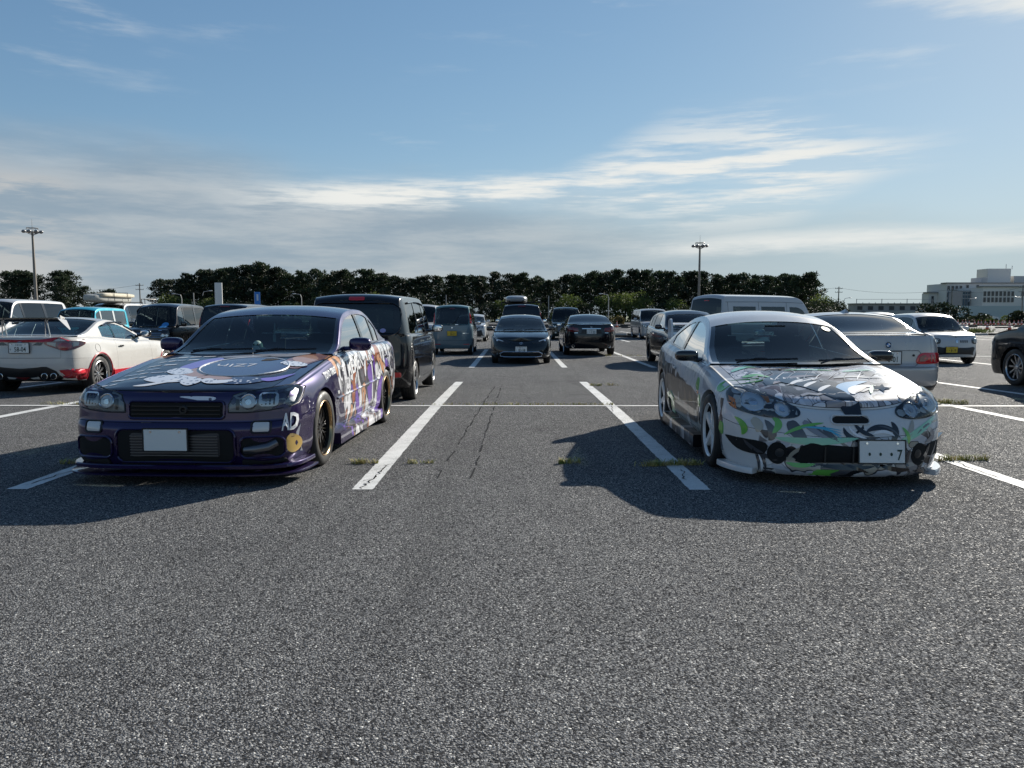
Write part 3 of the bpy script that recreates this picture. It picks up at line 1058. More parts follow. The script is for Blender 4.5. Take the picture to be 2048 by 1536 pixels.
# ------------------------------------------------------------------ printed vinyl (flat print on the two show cars)
class NG:
    def __init__(s, name):
        s.m, s.nt, s.b = nodes_of(name)
        s.N, s.K = s.nt.nodes.new, s.nt.links.new
        tc = s.N('ShaderNodeTexCoord')
        s.co = tc.outputs['Object']
        sep = s.N('ShaderNodeSeparateXYZ'); s.K(s.co, sep.inputs[0])
        s.x, s.y, s.z = sep.outputs

    def ma(s, op, a, b=None, c=None, clamp=False):
        n = s.N('ShaderNodeMath'); n.operation = op; n.use_clamp = clamp
        for i, v in enumerate((a, b, c)):
            if v is None: continue
            if isinstance(v, (int, float)): n.inputs[i].default_value = v
            else: s.K(v, n.inputs[i])
        return n.outputs[0]

    def vec(s, a, b, c=0.0):
        n = s.N('ShaderNodeCombineXYZ')
        for i, v in enumerate((a, b, c)):
            if isinstance(v, (int, float)): n.inputs[i].default_value = v
            else: s.K(v, n.inputs[i])
        return n.outputs[0]

    def scale(s, v, sc, loc=(0, 0, 0), rot=0.0):
        n = s.N('ShaderNodeMapping'); s.K(v, n.inputs[0]); n.inputs['Scale'].default_value = sc
        n.inputs['Location'].default_value = loc; n.inputs['Rotation'].default_value = (0, 0, rot)
        return n.outputs[0]

    def noise(s, v, sc, detail=4, rough=.5):
        n = s.N('ShaderNodeTexNoise'); s.K(v, n.inputs['Vector']); n.inputs['Scale'].default_value = sc
        n.inputs['Detail'].default_value = detail; n.inputs['Roughness'].default_value = rough
        return n.outputs[0], n.outputs[1]

    def warp(s, v, sc, amt):
        _, c = s.noise(v, sc, 3)
        a = s.N('ShaderNodeVectorMath'); a.operation = 'SUBTRACT'; s.K(c, a.inputs[0]); a.inputs[1].default_value = (.5, .5, .5)
        b = s.N('ShaderNodeVectorMath'); b.operation = 'SCALE'; s.K(a.outputs[0], b.inputs[0]); b.inputs['Scale'].default_value = amt
        c = s.N('ShaderNodeVectorMath'); c.operation = 'ADD'; s.K(v, c.inputs[0]); s.K(b.outputs[0], c.inputs[1])
        return c.outputs[0]

    def vor(s, v, sc, feature='F1', rnd=1.0):
        n = s.N('ShaderNodeTexVoronoi'); n.feature = feature; s.K(v, n.inputs['Vector']); n.inputs['Scale'].default_value = sc
        n.inputs['Randomness'].default_value = rnd
        return n

    def sep(s, c):
        n = s.N('ShaderNodeSeparateXYZ'); s.K(c, n.inputs[0]); return n.outputs

    def ramp(s, f, stops, interp='CONSTANT'):
        n = s.N('ShaderNodeValToRGB'); s.K(f, n.inputs[0]); n.color_ramp.interpolation = interp
        e = n.color_ramp.elements
        while len(e) < len(stops): e.new(.5)
        for q, (p, c) in zip(e, stops): q.position = p; q.color = (*c, 1)
        return n.outputs[0]

    def mix(s, f, a, b, mode='MIX'):
        n = s.N('ShaderNodeMix'); n.data_type = 'RGBA'; n.blend_type = mode
        if isinstance(f, (int, float)): n.inputs[0].default_value = f
        else: s.K(f, n.inputs[0])
        for i, v in ((6, a), (7, b)):
            if isinstance(v, tuple): n.inputs[i].default_value = (*v, 1)
            else: s.K(v, n.inputs[i])
        return n.outputs[2]

    def step(s, v, a, b):
        n = s.N('ShaderNodeMapRange'); s.K(v, n.inputs[0]); n.inputs[1].default_value = a; n.inputs[2].default_value = b
        n.clamp = True
        return n.outputs[0]

    def done(s, col, rough=.3, metal=0.0, coat=1.0):
        s.K(col, s.b.inputs['Base Color'])
        s.b.inputs['Roughness'].default_value = rough; s.b.inputs['Coat Weight'].default_value = coat
        s.b.inputs['Coat Roughness'].default_value = .04; s.b.inputs['Specular IOR Level'].default_value = .15
        if isinstance(metal, (int, float)): s.b.inputs['Metallic'].default_value = metal
        else: s.K(metal, s.b.inputs['Metallic'])
        return s.m


def art(g, v, sc, base, accents, line=(.02, .02, .025), nl=11, ink=.8, lw=.05):
    """abstract poster-like print: flowing tone areas, accent shapes with inked outlines, fine line work"""
    w = g.warp(v, 1.7, .45)
    n0, _ = g.noise(w, sc * .9, 2, .5)
    k = len(base)
    c = g.ramp(n0, [(0 if i == 0 else .36 + .28 * i / k, b) for i, b in enumerate(base)])
    q, _ = g.noise(g.scale(w, (1, 2.2, 1), (5.1, 2.7, 0)), sc * 1.1, 1.5, .4)
    fr = g.ma('FRACT', g.ma('MULTIPLY', q, nl))
    m, _ = g.noise(g.scale(w, (1, 1, 1), (9.1, 4.2, 0)), sc * .7, 1)
    l = g.ma('MULTIPLY', g.step(g.ma('ABSOLUTE', g.ma('SUBTRACT', fr, .5)), .5 - lw * 2, .5 - lw), g.step(m, .42, .5))
    c = g.mix(g.ma('MULTIPLY', l, ink), c, line)
    for i, (col, th, f) in enumerate(accents):
        n, _ = g.noise(g.scale(w, (1, 1, 1), (7.3 * i + 2.2, 3.1 * i, 0)), sc * f, 1.2, .4)
        c = g.mix(g.step(n, th - .003, th + .003), c, col)
        c = g.mix(g.step(g.ma('ABSOLUTE', g.ma('SUBTRACT', n, th)), .016, .008), c, line)
    return c


PURPLE = (.017, .0075, .058)


def livery_purple():
    g = NG('purple_wrap')
    v = g.scale(g.vec(g.y, g.z), (1.0, .55, 1), rot=.25)
    W, LG, MG, DG, BR, TN, PU, DK = (.76, .76, .78), (.55, .55, .58), (.32, .32, .34), (.11, .10, .12), (.34, .10, .035), (.58, .30, .16), (.17, .08, .40), (.03, .025, .04)
    c = art(g, v, 2.6, [W, LG, W, MG, W], [(DG, .575, 1.5), (TN, .60, 1.3), (BR, .62, 2.0), (PU, .61, 1.4), (W, .63, 2.4), (DK, .66, 2.6)], nl=13)
    n, _ = g.noise(g.vec(g.y, g.z), 3.0, 3)
    # the print starts behind the front wheel and stops under the window sill
    a = g.step(g.ma('ADD', g.ma('MULTIPLY_ADD', g.z, .55, g.y), g.ma('MULTIPLY', n, .35)), -.36, -.33)
    b = g.step(g.ma('MULTIPLY_ADD', g.ma('SUBTRACT', n, .5), .06, g.z), .955, .94)
    side = g.step(g.ma('ABSOLUTE', g.x), .66, .68)
    mk_ = g.ma('MULTIPLY', g.ma('MULTIPLY', a, b), side)
    return g.done(g.mix(mk_, PURPLE, c), .28, g.ma('MULTIPLY', g.ma('SUBTRACT', 1.0, mk_), .45))


def livery_white():
    g = NG('white_wrap')
    v = g.scale(g.vec(g.y, g.z), (1.5, .55, 1), rot=-.12)
    base = (.60, .60, .59)
    DG, BK, MG, BRN, LG = (.026, .026, .030), (.010, .010, .012), (.075, .07, .07), (.085, .058, .045), (.30, .29, .28)
    dark = art(g, g.scale(v, (.62, .9, 1)), 3.2, [DG, BK, MG, DG, BK], [(BRN, .57, 1.6), (LG, .60, 1.7), (BK, .58, 1.2), ((.60, .58, .55), .635, 1.5)], line=(.008, .008, .008), nl=16, lw=.07)
    lite = art(g, g.scale(g.vec(g.y, g.z), (1, .7, 1), rot=.5), 2.4, [base, (.52, .54, .57), base], [((.30, .31, .34), .62, 1.4)], line=(.25, .27, .32), nl=9)
    n, _ = g.noise(g.vec(g.y, g.z), 2.0, 2)
    # dark band along the doors below a line rising towards the tail
    ln = g.ma('MULTIPLY_ADD', g.y, .12, .66)
    low = g.step(g.ma('SUBTRACT', ln, g.ma('MULTIPLY_ADD', g.ma('SUBTRACT', n, .5), .16, g.z)), -.006, .006)
    aft = g.step(g.ma('MULTIPLY_ADD', n, .5, g.y), -.68, -.67)
    side = g.step(g.ma('ABSOLUTE', g.x), .60, .62)
    c = g.mix(g.ma('MULTIPLY', side, .9), base, lite)
    c = g.mix(g.ma('MULTIPLY', g.ma('MULTIPLY', low, aft), side), c, dark)
    return g.done(c, .35, coat=.45)


def livery_white_front():
    g = NG('white_wrap_front')
    base = (.60, .60, .59)
    v = g.scale(g.vec(g.x, g.z), (1.2, 1.5, 1), rot=.5)
    c = art(g, v, 2.2, [base, (.45, .46, .49), base, (.56, .57, .60)], [((.07, .07, .08), .60, 1.2), ((.24, .23, .23), .61, 1.6), ((.36, .33, .27), .66, 2.0), ((.012, .012, .014), .66, 1.8)], line=(.03, .03, .04), nl=8)
    n, _ = g.noise(g.vec(g.x, g.z), 3.0, 3)
    mid = g.step(g.ma('ADD', g.ma('ABSOLUTE', g.x), g.ma('MULTIPLY', n, .3)), .80, .79)
    return g.done(g.mix(mid, base, c), .28)


def livery_white_bonnet():
    g = NG('white_wrap_bonnet')
    base = (.55, .56, .58)
    v = g.scale(g.vec(g.x, g.y), (1.1, 1.0, 1), rot=.6)
    lite = art(g, v, 3.0, [(.50, .50, .53), (.60, .60, .63), (.40, .40, .43), (.55, .54, .56)], [((.14, .14, .16), .60, 1.4), ((.30, .28, .29), .61, 1.9), ((.66, .66, .68), .62, 2.3)], line=(.05, .05, .06), nl=18, lw=.07)
    dk = art(g, g.scale(v, (1, 1, 1), (1.3, .2, 0)), 3.2, [(.030, .028, .033), (.075, .07, .075), (.022, .02, .022)], [((.06, .028, .03), .57, 1.5), ((.30, .30, .32), .66, 2.2)], line=(.22, .22, .24), nl=14, lw=.06)
    n, _ = g.noise(g.vec(g.x, g.y), 1.7, 3)
    d = g.ma('ADD', g.ma('ADD', g.ma('ABSOLUTE', g.ma('ADD', g.x, .18)), g.ma('ABSOLUTE', g.ma('MULTIPLY', g.ma('ADD', g.y, 1.62), .9))), g.ma('MULTIPLY', g.ma('SUBTRACT', n, .5), 1.1))
    c = g.mix(g.step(d, .40, .38), lite, dk)
    return g.done(c, .26)


def spotted(name, base, spot, sc=26):
    g = NG(name)
    v = g.warp(g.co, 9, .05)
    d = g.vor(v, sc, 'F1', .8); e = g.sep(d.outputs['Color'])[0]
    ring = g.ma('MULTIPLY', g.step(d.outputs['Distance'], .36, .31), g.step(e, .35, .4))
    hole = g.ma('MULTIPLY', g.step(d.outputs['Distance'], .17, .13), g.step(e, .7, .68))
    return g.done(g.mix(g.ma('SUBTRACT', ring, hole, clamp=True), base, spot), .3)


def skirt(sh, root, name, m, s0, s1, z0, z1, out, inn=.10, taper=0.0, both_sides=True):
    """a lip or sill that follows the plan outline of the body between two stations"""
    idx = [i for i in range(len(sh.s0)) if s0 - 1e-6 <= sh.s0[i] <= s1 + 1e-6]
    pts = []
    for i in idx:
        a, b = max(i - 1, 0), min(i + 1, len(sh.s0) - 1)
        t = np.array([sh.x0[b] - sh.x0[a], sh.s0[b] - sh.s0[a]]); t /= np.linalg.norm(t) + 1e-9
        n = np.array([t[1], -t[0]])
        if i == 0: n = np.array([0, -1.0])
        if i == len(sh.s0) - 1: n = np.array([0, 1.0])
        p = np.array([sh.x0[i], sh.s0[i]])
        k = len(pts) / max(1, len(idx) - 1)
        o = out * (1 - taper * abs(2 * k - 1)) if taper else out
        pts.append((p + n * o, p - n * inn))
    full = pts
    runs = []
    through = idx[0] == 0 or idx[-1] == len(sh.s0) - 1
    mir = [(np.array([-a[0], a[1]]), np.array([-b[0], b[1]])) for a, b in pts]
    if through and idx[0] == 0: runs = [mir[:0:-1] + pts]
    elif through: runs = [pts + mir[-2::-1]]
    else: runs = [pts] + ([mir] if both_sides else [])
    for rn in runs:
        mb = MB(); vs, fs = [], []
        for a, b in rn:
            h = sh.L / 2
            vs += [(a[0], a[1] - h, z0), (a[0], a[1] - h, z1 - .25 * (z1 - z0)), (a[0] * .995, a[1] - h + (a[1] - b[1]) * -.06, z1), (b[0], b[1] - h, z1), (b[0], b[1] - h, z0)]
        for k in range(len(rn) - 1):
            for q in range(5): fs.append((k * 5 + q, k * 5 + (q + 1) % 5, (k + 1) * 5 + (q + 1) % 5, (k + 1) * 5 + q))
        fs.append((0, 1, 2, 3, 4)); e = (len(rn) - 1) * 5; fs.append((e + 4, e + 3, e + 2, e + 1, e))
        mb.add(vs, fs).build(name, m, root, smooth=True)


def lamp(sh, root, name, pts, view, discs, lens=None, house=None, bulge=.018, both=True, extra=()):
    """headlamp: dark tray, round reflectors with rings, clear cover.  discs: (u, v, ru, rv)"""
    for sg in ((1, -1) if both else (1,)):
        P = [(a * sg, b) for a, b in pts]
        if sg < 0: P = P[::-1]
        hs = sh.patch(root, name, P, view, house or M['house'], off=.003)
        for u, v, ru, rv in discs:
            sh.patch(hs, 'reflector', circle2(u * sg, v, ru, rv), view, M['reflector'], off=.005, thick=.004)
            sh.patch(hs, 'bulb_cover', circle2(u * sg, v, ru * .42, rv * .42, 14), view, M['chrome'], off=.008, bulge=.006, thick=.003)
            ring = MB()
            n = 28
            rp = []
            for k in range(n + 1):
                a = 2 * math.pi * k / n
                h, nn, d = sh.cast(view, u * sg + ru * 1.04 * math.cos(a), v + rv * 1.04 * math.sin(a))
                rp.append(h + nn * .010)
            ring.tube(rp, .006, 5, cap=False).build('lamp_ring', M['chrome'], hs, smooth=True)
        for ei, (pp, mm) in enumerate(extra):
            Q = [(a * sg, b) for a, b in pp]
            sh.patch(hs, 'lamp_insert', Q if sg > 0 else Q[::-1], view, mm, off=.005 + .0006 * min(ei, 5), thick=.003)
        sh.patch(hs, 'lamp_cover', P, view, lens or M['lens'], off=.010, bulge=bulge, thick=.010)


def frame_line(sh, root, name, pts, view, m, r=.006, off=.006, closed=True):
    """a bead along an outline on the body"""
    out = []
    P = pts + [pts[0]] if closed else pts
    for (a, b), (c, d) in zip(P, P[1:]):
        k = max(1, int(math.hypot(c - a, d - b) / .05))
        for q in range(k):
            t = q / k; h, n, _ = sh.cast(view, a + (c - a) * t, b + (d - b) * t); out.append(h + n * off)
    h, n, _ = sh.cast(view, *P[-1]); out.append(h + n * off)
    return MB().tube(out, r, 6).build(name, m, root, smooth=True)


# ------------------------------------------------------------------ purple saloon with printed wrap
def purple_saloon():
    spec = dict(L=4.60, W=1.79, wb=2.665, fo=.87, R=.322, sc=1.55, sd=4.02, step=.035, vs=21, archx=.030, flare=.016,
        fpts=[(0, 0), (.4, .006), (.65, .024), (.81, .062), (.915, .125), (.968, .24), (.99, .48)],
        top=[(0, .70), (.12, .73), (.4, .775), (.8, .838), (1.2, .895), (1.55, .932), (2.30, 1.305), (2.50, 1.357), (2.9, 1.395), (3.2, 1.385), (3.42, 1.335), (4.02, 1.01), (4.25, 1.01), (4.6, .97)],
        belt=[(0, .69), (.3, .74), (.8, .82), (1.55, .91), (2.5, .935), (3.4, .965), (4.02, .965), (4.45, .955), (4.6, .93)],
        bot=[(0, .15), (.6, .16), (1.3, .19), (3.1, .19), (4.0, .22), (4.6, .26)],
        side=[(0, .06), (.08, .03), (.25, .008), (.45, .004), (.52, -.004), (.60, .002), (.8, .016), (.93, .04), (1, .085)],
        front=[(0, .03), (.12, .0), (.40, -.006), (.56, .0), (.60, .028), (.74, .036), (.93, .052), (1, .085)],
        wins=[(1.85, 2.80), (2.89, 3.36), (3.42, 3.62)], ws=(1.60, 2.27), rw=(3.46, 3.98), doors=[(1.58, 2.83), (2.83, 3.78)],
        kf=.16, kr=.08, rail=.05, crown=.045, tum=(.26, .24), fb=(.60, .60), bon_t=.86, shelf=.015,
        hood_bump=lambda x, s: .016 / (1 + math.exp((abs(x) - .56 - .05 * s) / .018)))
    sh = Shell(spec)
    root = thing('parked_car', 'dark purple saloon with black bonnet and illustrated white and orange side wrap', 'car')
    wrap = livery_purple()
    pur = paint('purple_paint', PURPLE, .45, .28)
    blk = paint('black_bonnet_paint', (.008, .009, .020), .0, .22)
    blk.node_tree.nodes['Principled BSDF'].inputs['Coat Weight'].default_value = .55
    body_parts(sh, root, pur, m_bonnet=blk, m_side=wrap, m_bumper=pur, tint_rear=False, gap=.0055)
    interior(sh, root)
    four_wheels(sh, root, 'mesh10', M['alu_dark'], M['bronze'], rr=.238, w=.235, inset=-.008)
    mirrors(sh, root, pur, s=1.98, z=1.0, size=(.22, .13, .135), out=.055)
    wipers(sh, root)
    # nose
    gr = sh.patch(root, 'grille', rrect(-.36, .515, .36, .635, .03), 'front', M['under'], off=.004)
    frame_line(sh, root, 'grille_frame', rrect(-.365, .51, .365, .64, .03), 'front', pur, .010)
    for k in range(3):
        h, n, d = sh.cast('front', 0, .545 + k * .03)
        MB().box((0, h.y - .008, .545 + k * .03), (.68, .012, .008)).build('grille_slat', M['black'], gr)
    h, n, d = sh.cast('front', .0, .578)
    bd = MB().lathe([(-.0, .036), (-.012, .030), (-.012, .018), (0, .014)], 18, axis='y', c=(0.06, h.y - .012, .578)); bd.build('emblem', M['black'], gr, smooth=True)
    lamp(sh, root, 'headlight', [(.400, .562), (.402, .610), (.432, .680), (.50, .702), (.64, .722), (.76, .736), (.815, .735), (.845, .715), (.855, .66), (.852, .615), (.83, .600), (.70, .578), (.54, .562)], 'front', [(.545, .634, .056, .048)],
         house=mat('lamp_tray_grey', (.40, .41, .42), .45, .2), lens=glass('lamp_lens_clear', (.78, .81, .82), ior=1.5), bulge=.010,
         extra=[(rrect(.618, .600, .755, .702, .03), M['reflector'])] + [(rrect(.635 + .028 * k, .612, .645 + .028 * k, .692, .003), M['house']) for k in range(4)] + [([(.785, .615), (.785, .720), (.815, .720), (.835, .705), (.842, .66), (.84, .625)], mat('lamp_corner_grey', (.55, .56, .57), .4, .2)), (rrect(.452, .575, .478, .655, .01), M['house'])])
    for sg in (-1, 1): frame_line(sh, root, 'headlight_seal', [(sg * a, b) for a, b in [(.396, .556), (.398, .612), (.430, .685), (.50, .707), (.64, .727), (.76, .741), (.818, .740), (.85, .718), (.86, .66), (.857, .610), (.83, .594), (.70, .572), (.54, .556)]], 'front', M['black'], .005, off=.003)
    low = sh.patch(root, 'lower_grille', rrect(-.44, .195, .44, .425, .05), 'front', M['under'], off=.005)
    frame_line(sh, root, 'intake_edge', rrect(-.455, .185, .455, .435, .06), 'front', pur, .010)
    ic = sh.patch(low, 'intercooler', rrect(-.34, .225, .34, .405, .02), 'front', mat('intercooler_fins', (.07, .07, .075), .45, .7), off=.006)
    for k in range(8):
        z = .238 + k * .021
        h, n, d = sh.cast('front', 0, z)
        MB().box((0, h.y - .016, z), (.67, .012, .007)).build('grille_slat', mat('fin_metal', (.14, .14, .145), .4, .8), low)
    for x0, x1 in ((-.79, -.50), (.50, .79)):
        sh.patch(root, 'bumper_duct', rrect(x0, .225, x1, .365, .04), 'front', M['under'], off=.004)
        frame_line(sh, root, 'duct_edge', rrect(x0 - .01, .215, x1 + .01, .375, .05), 'front', pur, .009)
    sh.both(root, 'turn_signal', rrect(.585, .415, .70, .48, .012), 'front', M['clear'], off=.006, bulge=.008)
    for (a, b) in ((.585, .70), (-.70, -.585)): frame_line(sh, root, 'turn_signal_frame', rrect(a - .012, .405, b + .012, .49, .02), 'front', M['black'], .006)
    h, n, d = sh.cast('front', .64, .30)
    MB().tube([(.53, h.y - .02, .275), (.62, h.y - .035, .285), (.70, h.y - .01, .30), (.75, h.y + .03, .33)], [.032, .036, .034, .03], 14).build('intake_pipe', mat('intake_pipe_metal', (.16, .16, .17), .3, .9), root, smooth=True)
    skirt(sh, root, 'front_lip', pur, 0, .52, .135, .165, .03)
    skirt(sh, root, 'front_splitter', paint('dark_purple_lip', (.02, .012, .05), .3, .3), 0, .50, .085, .10, .055)
    sh.patch(root, 'lip_opening', rrect(-.80, .150, -.52, .205, .015), 'front', M['under'], off=.012)
    sh.patch(root, 'lip_opening', rrect(.50, .150, .80, .205, .015), 'front', M['under'], off=.012)
    sh.patch(root, 'lip_opening', rrect(-.42, .150, .42, .200, .015), 'front', M['under'], off=.012)
    h, n, d = sh.cast('front', -.02, .38)
    plate(root, (-.05, h.y - .045, .36), 0, '', '', blank=True)
    # sills, mouldings
    skirt(sh, root, 'side_skirt', wrap, 1.26, 3.14, .115, .215, .035)
    for vw in ('right', 'left'):
        frame_line(sh, root, 'side_moulding', [(1.26, .535), (2.1, .55), (3.12, .57)], vw, wrap, .011, off=.003, closed=False)
        frame_line(sh, root, 'window_sill_trim', [(1.72, .932), (2.4, .95), (3.1, .968), (3.66, .985)], vw, M['gloss'], .008, off=.002, closed=False)
    handles(sh, root, [2.70, 3.62], .80, wrap)
    sh.both(root, 'side_marker', rrect(1.30, .57, 1.37, .60, .01), 'right', M['clear'])
    # tail
    for cx, rr_ in ((.36, .075), (.60, .085)): sh.both(root, 'tail_light', circle2(cx, .76, rr_), 'rear', M['red'], bulge=.01)
    # printed motifs on the bonnet
    wht, spt = M['white'], spotted('spotted_print', (.74, .75, .78), (.02, .02, .05))
    tan, brn = mat('tan_print', (.46, .24, .13), .3, coat=1), mat('brown_print', (.22, .08, .04), .3, coat=1)
    pv = mat('violet_print', (.20, .13, .48), .3, coat=1); dkv = mat('dark_violet_print', (.035, .032, .085), .25, coat=1)
    mono = spotted('mono_print', (.025, .022, .06), (.80, .80, .82), 30)
    gry = mat('grey_print', (.42, .43, .47), .3, coat=1)
    T = lambda nm, p, m, **k: sh.patch(root, nm, p, 'top', m, off=k.pop('off', .003), thick=0, **k)
    cx, cs, r = .24, .80, .36
    T('printed_blob', spline([(.50, 1.05), (.55, 1.30), (.60, 1.46), (.75, 1.50), (.78, 1.30), (.72, 1.05), (.68, .84), (.58, .85)], 4), brn)
    T('printed_blob', spline([(.53, 1.16), (.58, 1.36), (.67, 1.40), (.74, 1.22), (.66, 1.02)], 4), tan, off=.0045)
    T('printed_blob', spline([(.30, 1.24), (.42, 1.42), (.60, 1.50), (.56, 1.36), (.48, 1.24)], 4), gry, off=.004)
    T('printed_blob', spline([(-.16, 1.18), (.05, 1.30), (.30, 1.40), (.42, 1.38), (.25, 1.24), (.02, 1.16)], 4), gry, off=.004)
    T('printed_blob', spline([(-.30, .75), (-.24, 1.02), (-.12, 1.16), (-.04, 1.02), (-.12, .80), (-.20, .66)], 4), pv)
    T('printed_blob', spline([(-.20, .56), (-.12, .74), (.02, .70), (.06, .50), (-.04, .42)], 4), tan, off=.0045)
    T('printed_blob', spline([(-.34, .60), (-.30, .72), (-.20, .70), (-.10, .56), (-.2, .48)], 4), spt, off=.005)
    T('printed_blob', spline([(-.40, .34), (-.34, .46), (-.18, .48), (-.02, .46), (.06, .34), (-.08, .26), (-.26, .25)], 4), spt, off=.004)
    T('printed_blob', spline([(-.06, .24), (-.03, .34), (.05, .36), (.09, .26), (.03, .17)], 4), spt, off=.0055)
    T('printed_blob', spline([(.0, .40), (.10, .34), (.24, .32), (.30, .38), (.20, .43), (.10, .46)], 4), tan, off=.006)
    T('printed_blob', spline([(.08, .30), (.16, .22), (.30, .24), (.34, .33), (.22, .31), (.12, .36)], 4), spt, off=.0065)
    T('printed_blob', spline([(.22, .30), (.30, .22), (.48, .25), (.56, .38), (.46, .44), (.30, .42)], 4), mono, off=.005)
    T('printed_blob', spline([(.52, .40), (.60, .50), (.72, .66), (.66, .46), (.58, .36)], 4), pv, off=.005)
    T('printed_disc', circle2(cx, cs, r, r, 40), dkv, off=.0062)
    ring = circle2(cx, cs, r, r, 48)
    out = [sh.cast('top', a, b)[0] + Vector((0, 0, .006)) for a, b in ring + ring[:1]]
    MB().tube(out, (.007), 5, cap=False).build('printed_ring', wht, root)
    sh.text(root, 'printed_lettering', 'ЧIZ7', 'top', (cx - .08, cs + .02), .115, wht, rot=.10, sx=1.05, off=.0085)
    T('printed_blob', spline([(.50, .93), (.52, 1.02), (.60, 1.05), (.70, 1.02), (.72, .93), (.62, .88)], 4), spt, off=.0085)
    T('bonnet_vent', [(cx + .06, 1.00), (cx + .08, 1.10), (cx + .22, 1.10), (cx + .15, 1.02)], M['under'], off=.0085)
    rnd = random.Random(4)
    for k in range(7):                                           # rows of small white marks on the wing edge
        s_ = .22 + k * .155
        x_ = -.70 + .02 * k
        for q in range(rnd.randint(2, 4)):
            w_ = rnd.uniform(.035, .11); x1 = x_ + w_
            T('printed_mark', [(x_, s_ - .014), (x1, s_ + .004), (x1 + .01, s_ + .034), (x_ + .01, s_ + .016)], wht if rnd.random() < .8 else gry)
            x_ = x1 + rnd.uniform(.012, .03); s_ += .02
    sh.patch(root, 'printed_swash', spline([(-.40, .17), (-.30, .22), (-.18, .30), (-.14, .34), (-.10, .30), (-.20, .22), (-.30, .16)], 4), 'top', wht, off=.004, thick=0)
    sh.patch(root, 'printed_blob', spline([(.02, .672), (.12, .675), (.28, .672), (.29, .652), (.22, .640), (.12, .655)], 4), 'front', spt, off=.004)
    # lettering on the wing and doors
    sh.text(root, 'wing_lettering', 'TOYO TIRES', 'right', (1.13, .775), .062, wht, rot=.10, sx=.82, bold=.03)
    sh.text(root, 'wing_lettering', 'TOYO TIRES', 'left', (1.13, .775), .062, wht, rot=-.10, sx=.82, flip=True, bold=.03)
    out_ = mat('letter_outline', (.05, .04, .05), .4)
    sh.text(root, 'door_lettering', 'MEMEN', 'right', (2.05, .80), .15, out_, rot=.10, sx=.95, off=.005, bold=.06)
    sh.text(root, 'door_lettering', 'MEMEN', 'right', (2.05, .80), .15, wht, rot=.10, sx=.95, off=.009, bold=.02)
    sh.text(root, 'door_lettering', 'of', 'right', (1.56, .80), .08, wht, off=.009, bold=.02)
    sh.text(root, 'bumper_lettering', 'AD', 'front', (.822, .48), .13, wht, sx=.34, off=.010, bold=.03)
    sh.patch(root, 'printed_disc', circle2(.835, .31, .032, .075, 18), 'front', mat('gold_print', (.55, .36, .10), .3, coat=1), off=.007)
    sh.patch(root, 'printed_blob', [(.855, .22), (.86, .36), (.872, .45), (.884, .24)], 'front', gry, off=.006)
    # behind the windscreen
    z = float(sh.top(2.25))
    MB().box((.0, 2.22 - 2.3, z - .05), (.22, .03, .07), bev=.02).build('rear_view_mirror', M['trim'], root, smooth=True)
    MB().tube([(.02, 2.2 - 2.3, z - .08), (.02, 2.18 - 2.3, z - .20)], .008, 6).box((.02, 2.18 - 2.3, z - .235), (.028, .01, .07)).build('hanging_charm', mat('charm', (.35, .38, .36), .5), root)
    place(root, -2.49, 8.02, -1.8)
    # small stuffed animal that sits on the dashboard
    p = thing('plush_toy', 'small pale green stuffed sea animal on the dashboard of the purple saloon', 'plush toy')
    pm, pw = mat('plush_green', (.24, .34, .30), .9), mat('plush_pale', (.62, .66, .60), .9)
    MB().sphere((0, 0, .06), (.05, .055, .062), 14, 10).build('body', pm, p, smooth=True)
    MB().sphere((0, -.03, .045), (.036, .034, .042), 12, 8).build('belly', pw, p, smooth=True)
    for sg in (-1, 1): MB().sphere((sg * .055, -.01, .045), (.026, .012, .014), 8, 6).build('fin', pm, p, smooth=True)
    for sg in (-1, 1): MB().sphere((sg * .02, -.048, .088), (.006, .006, .006), 8, 6).build('eye', M['inkk'], p, smooth=True)
    a = R(-1.8); dx, dy = .02, 1.70 - 2.3
    p.location = (-2.49 + dx * math.cos(a) - dy * math.sin(a), 8.02 + dx * math.sin(a) + dy * math.cos(a), gz(8) + float(sh.belt(1.95)) + .0)
    p.rotation_euler = (0, 0, a)
    return root


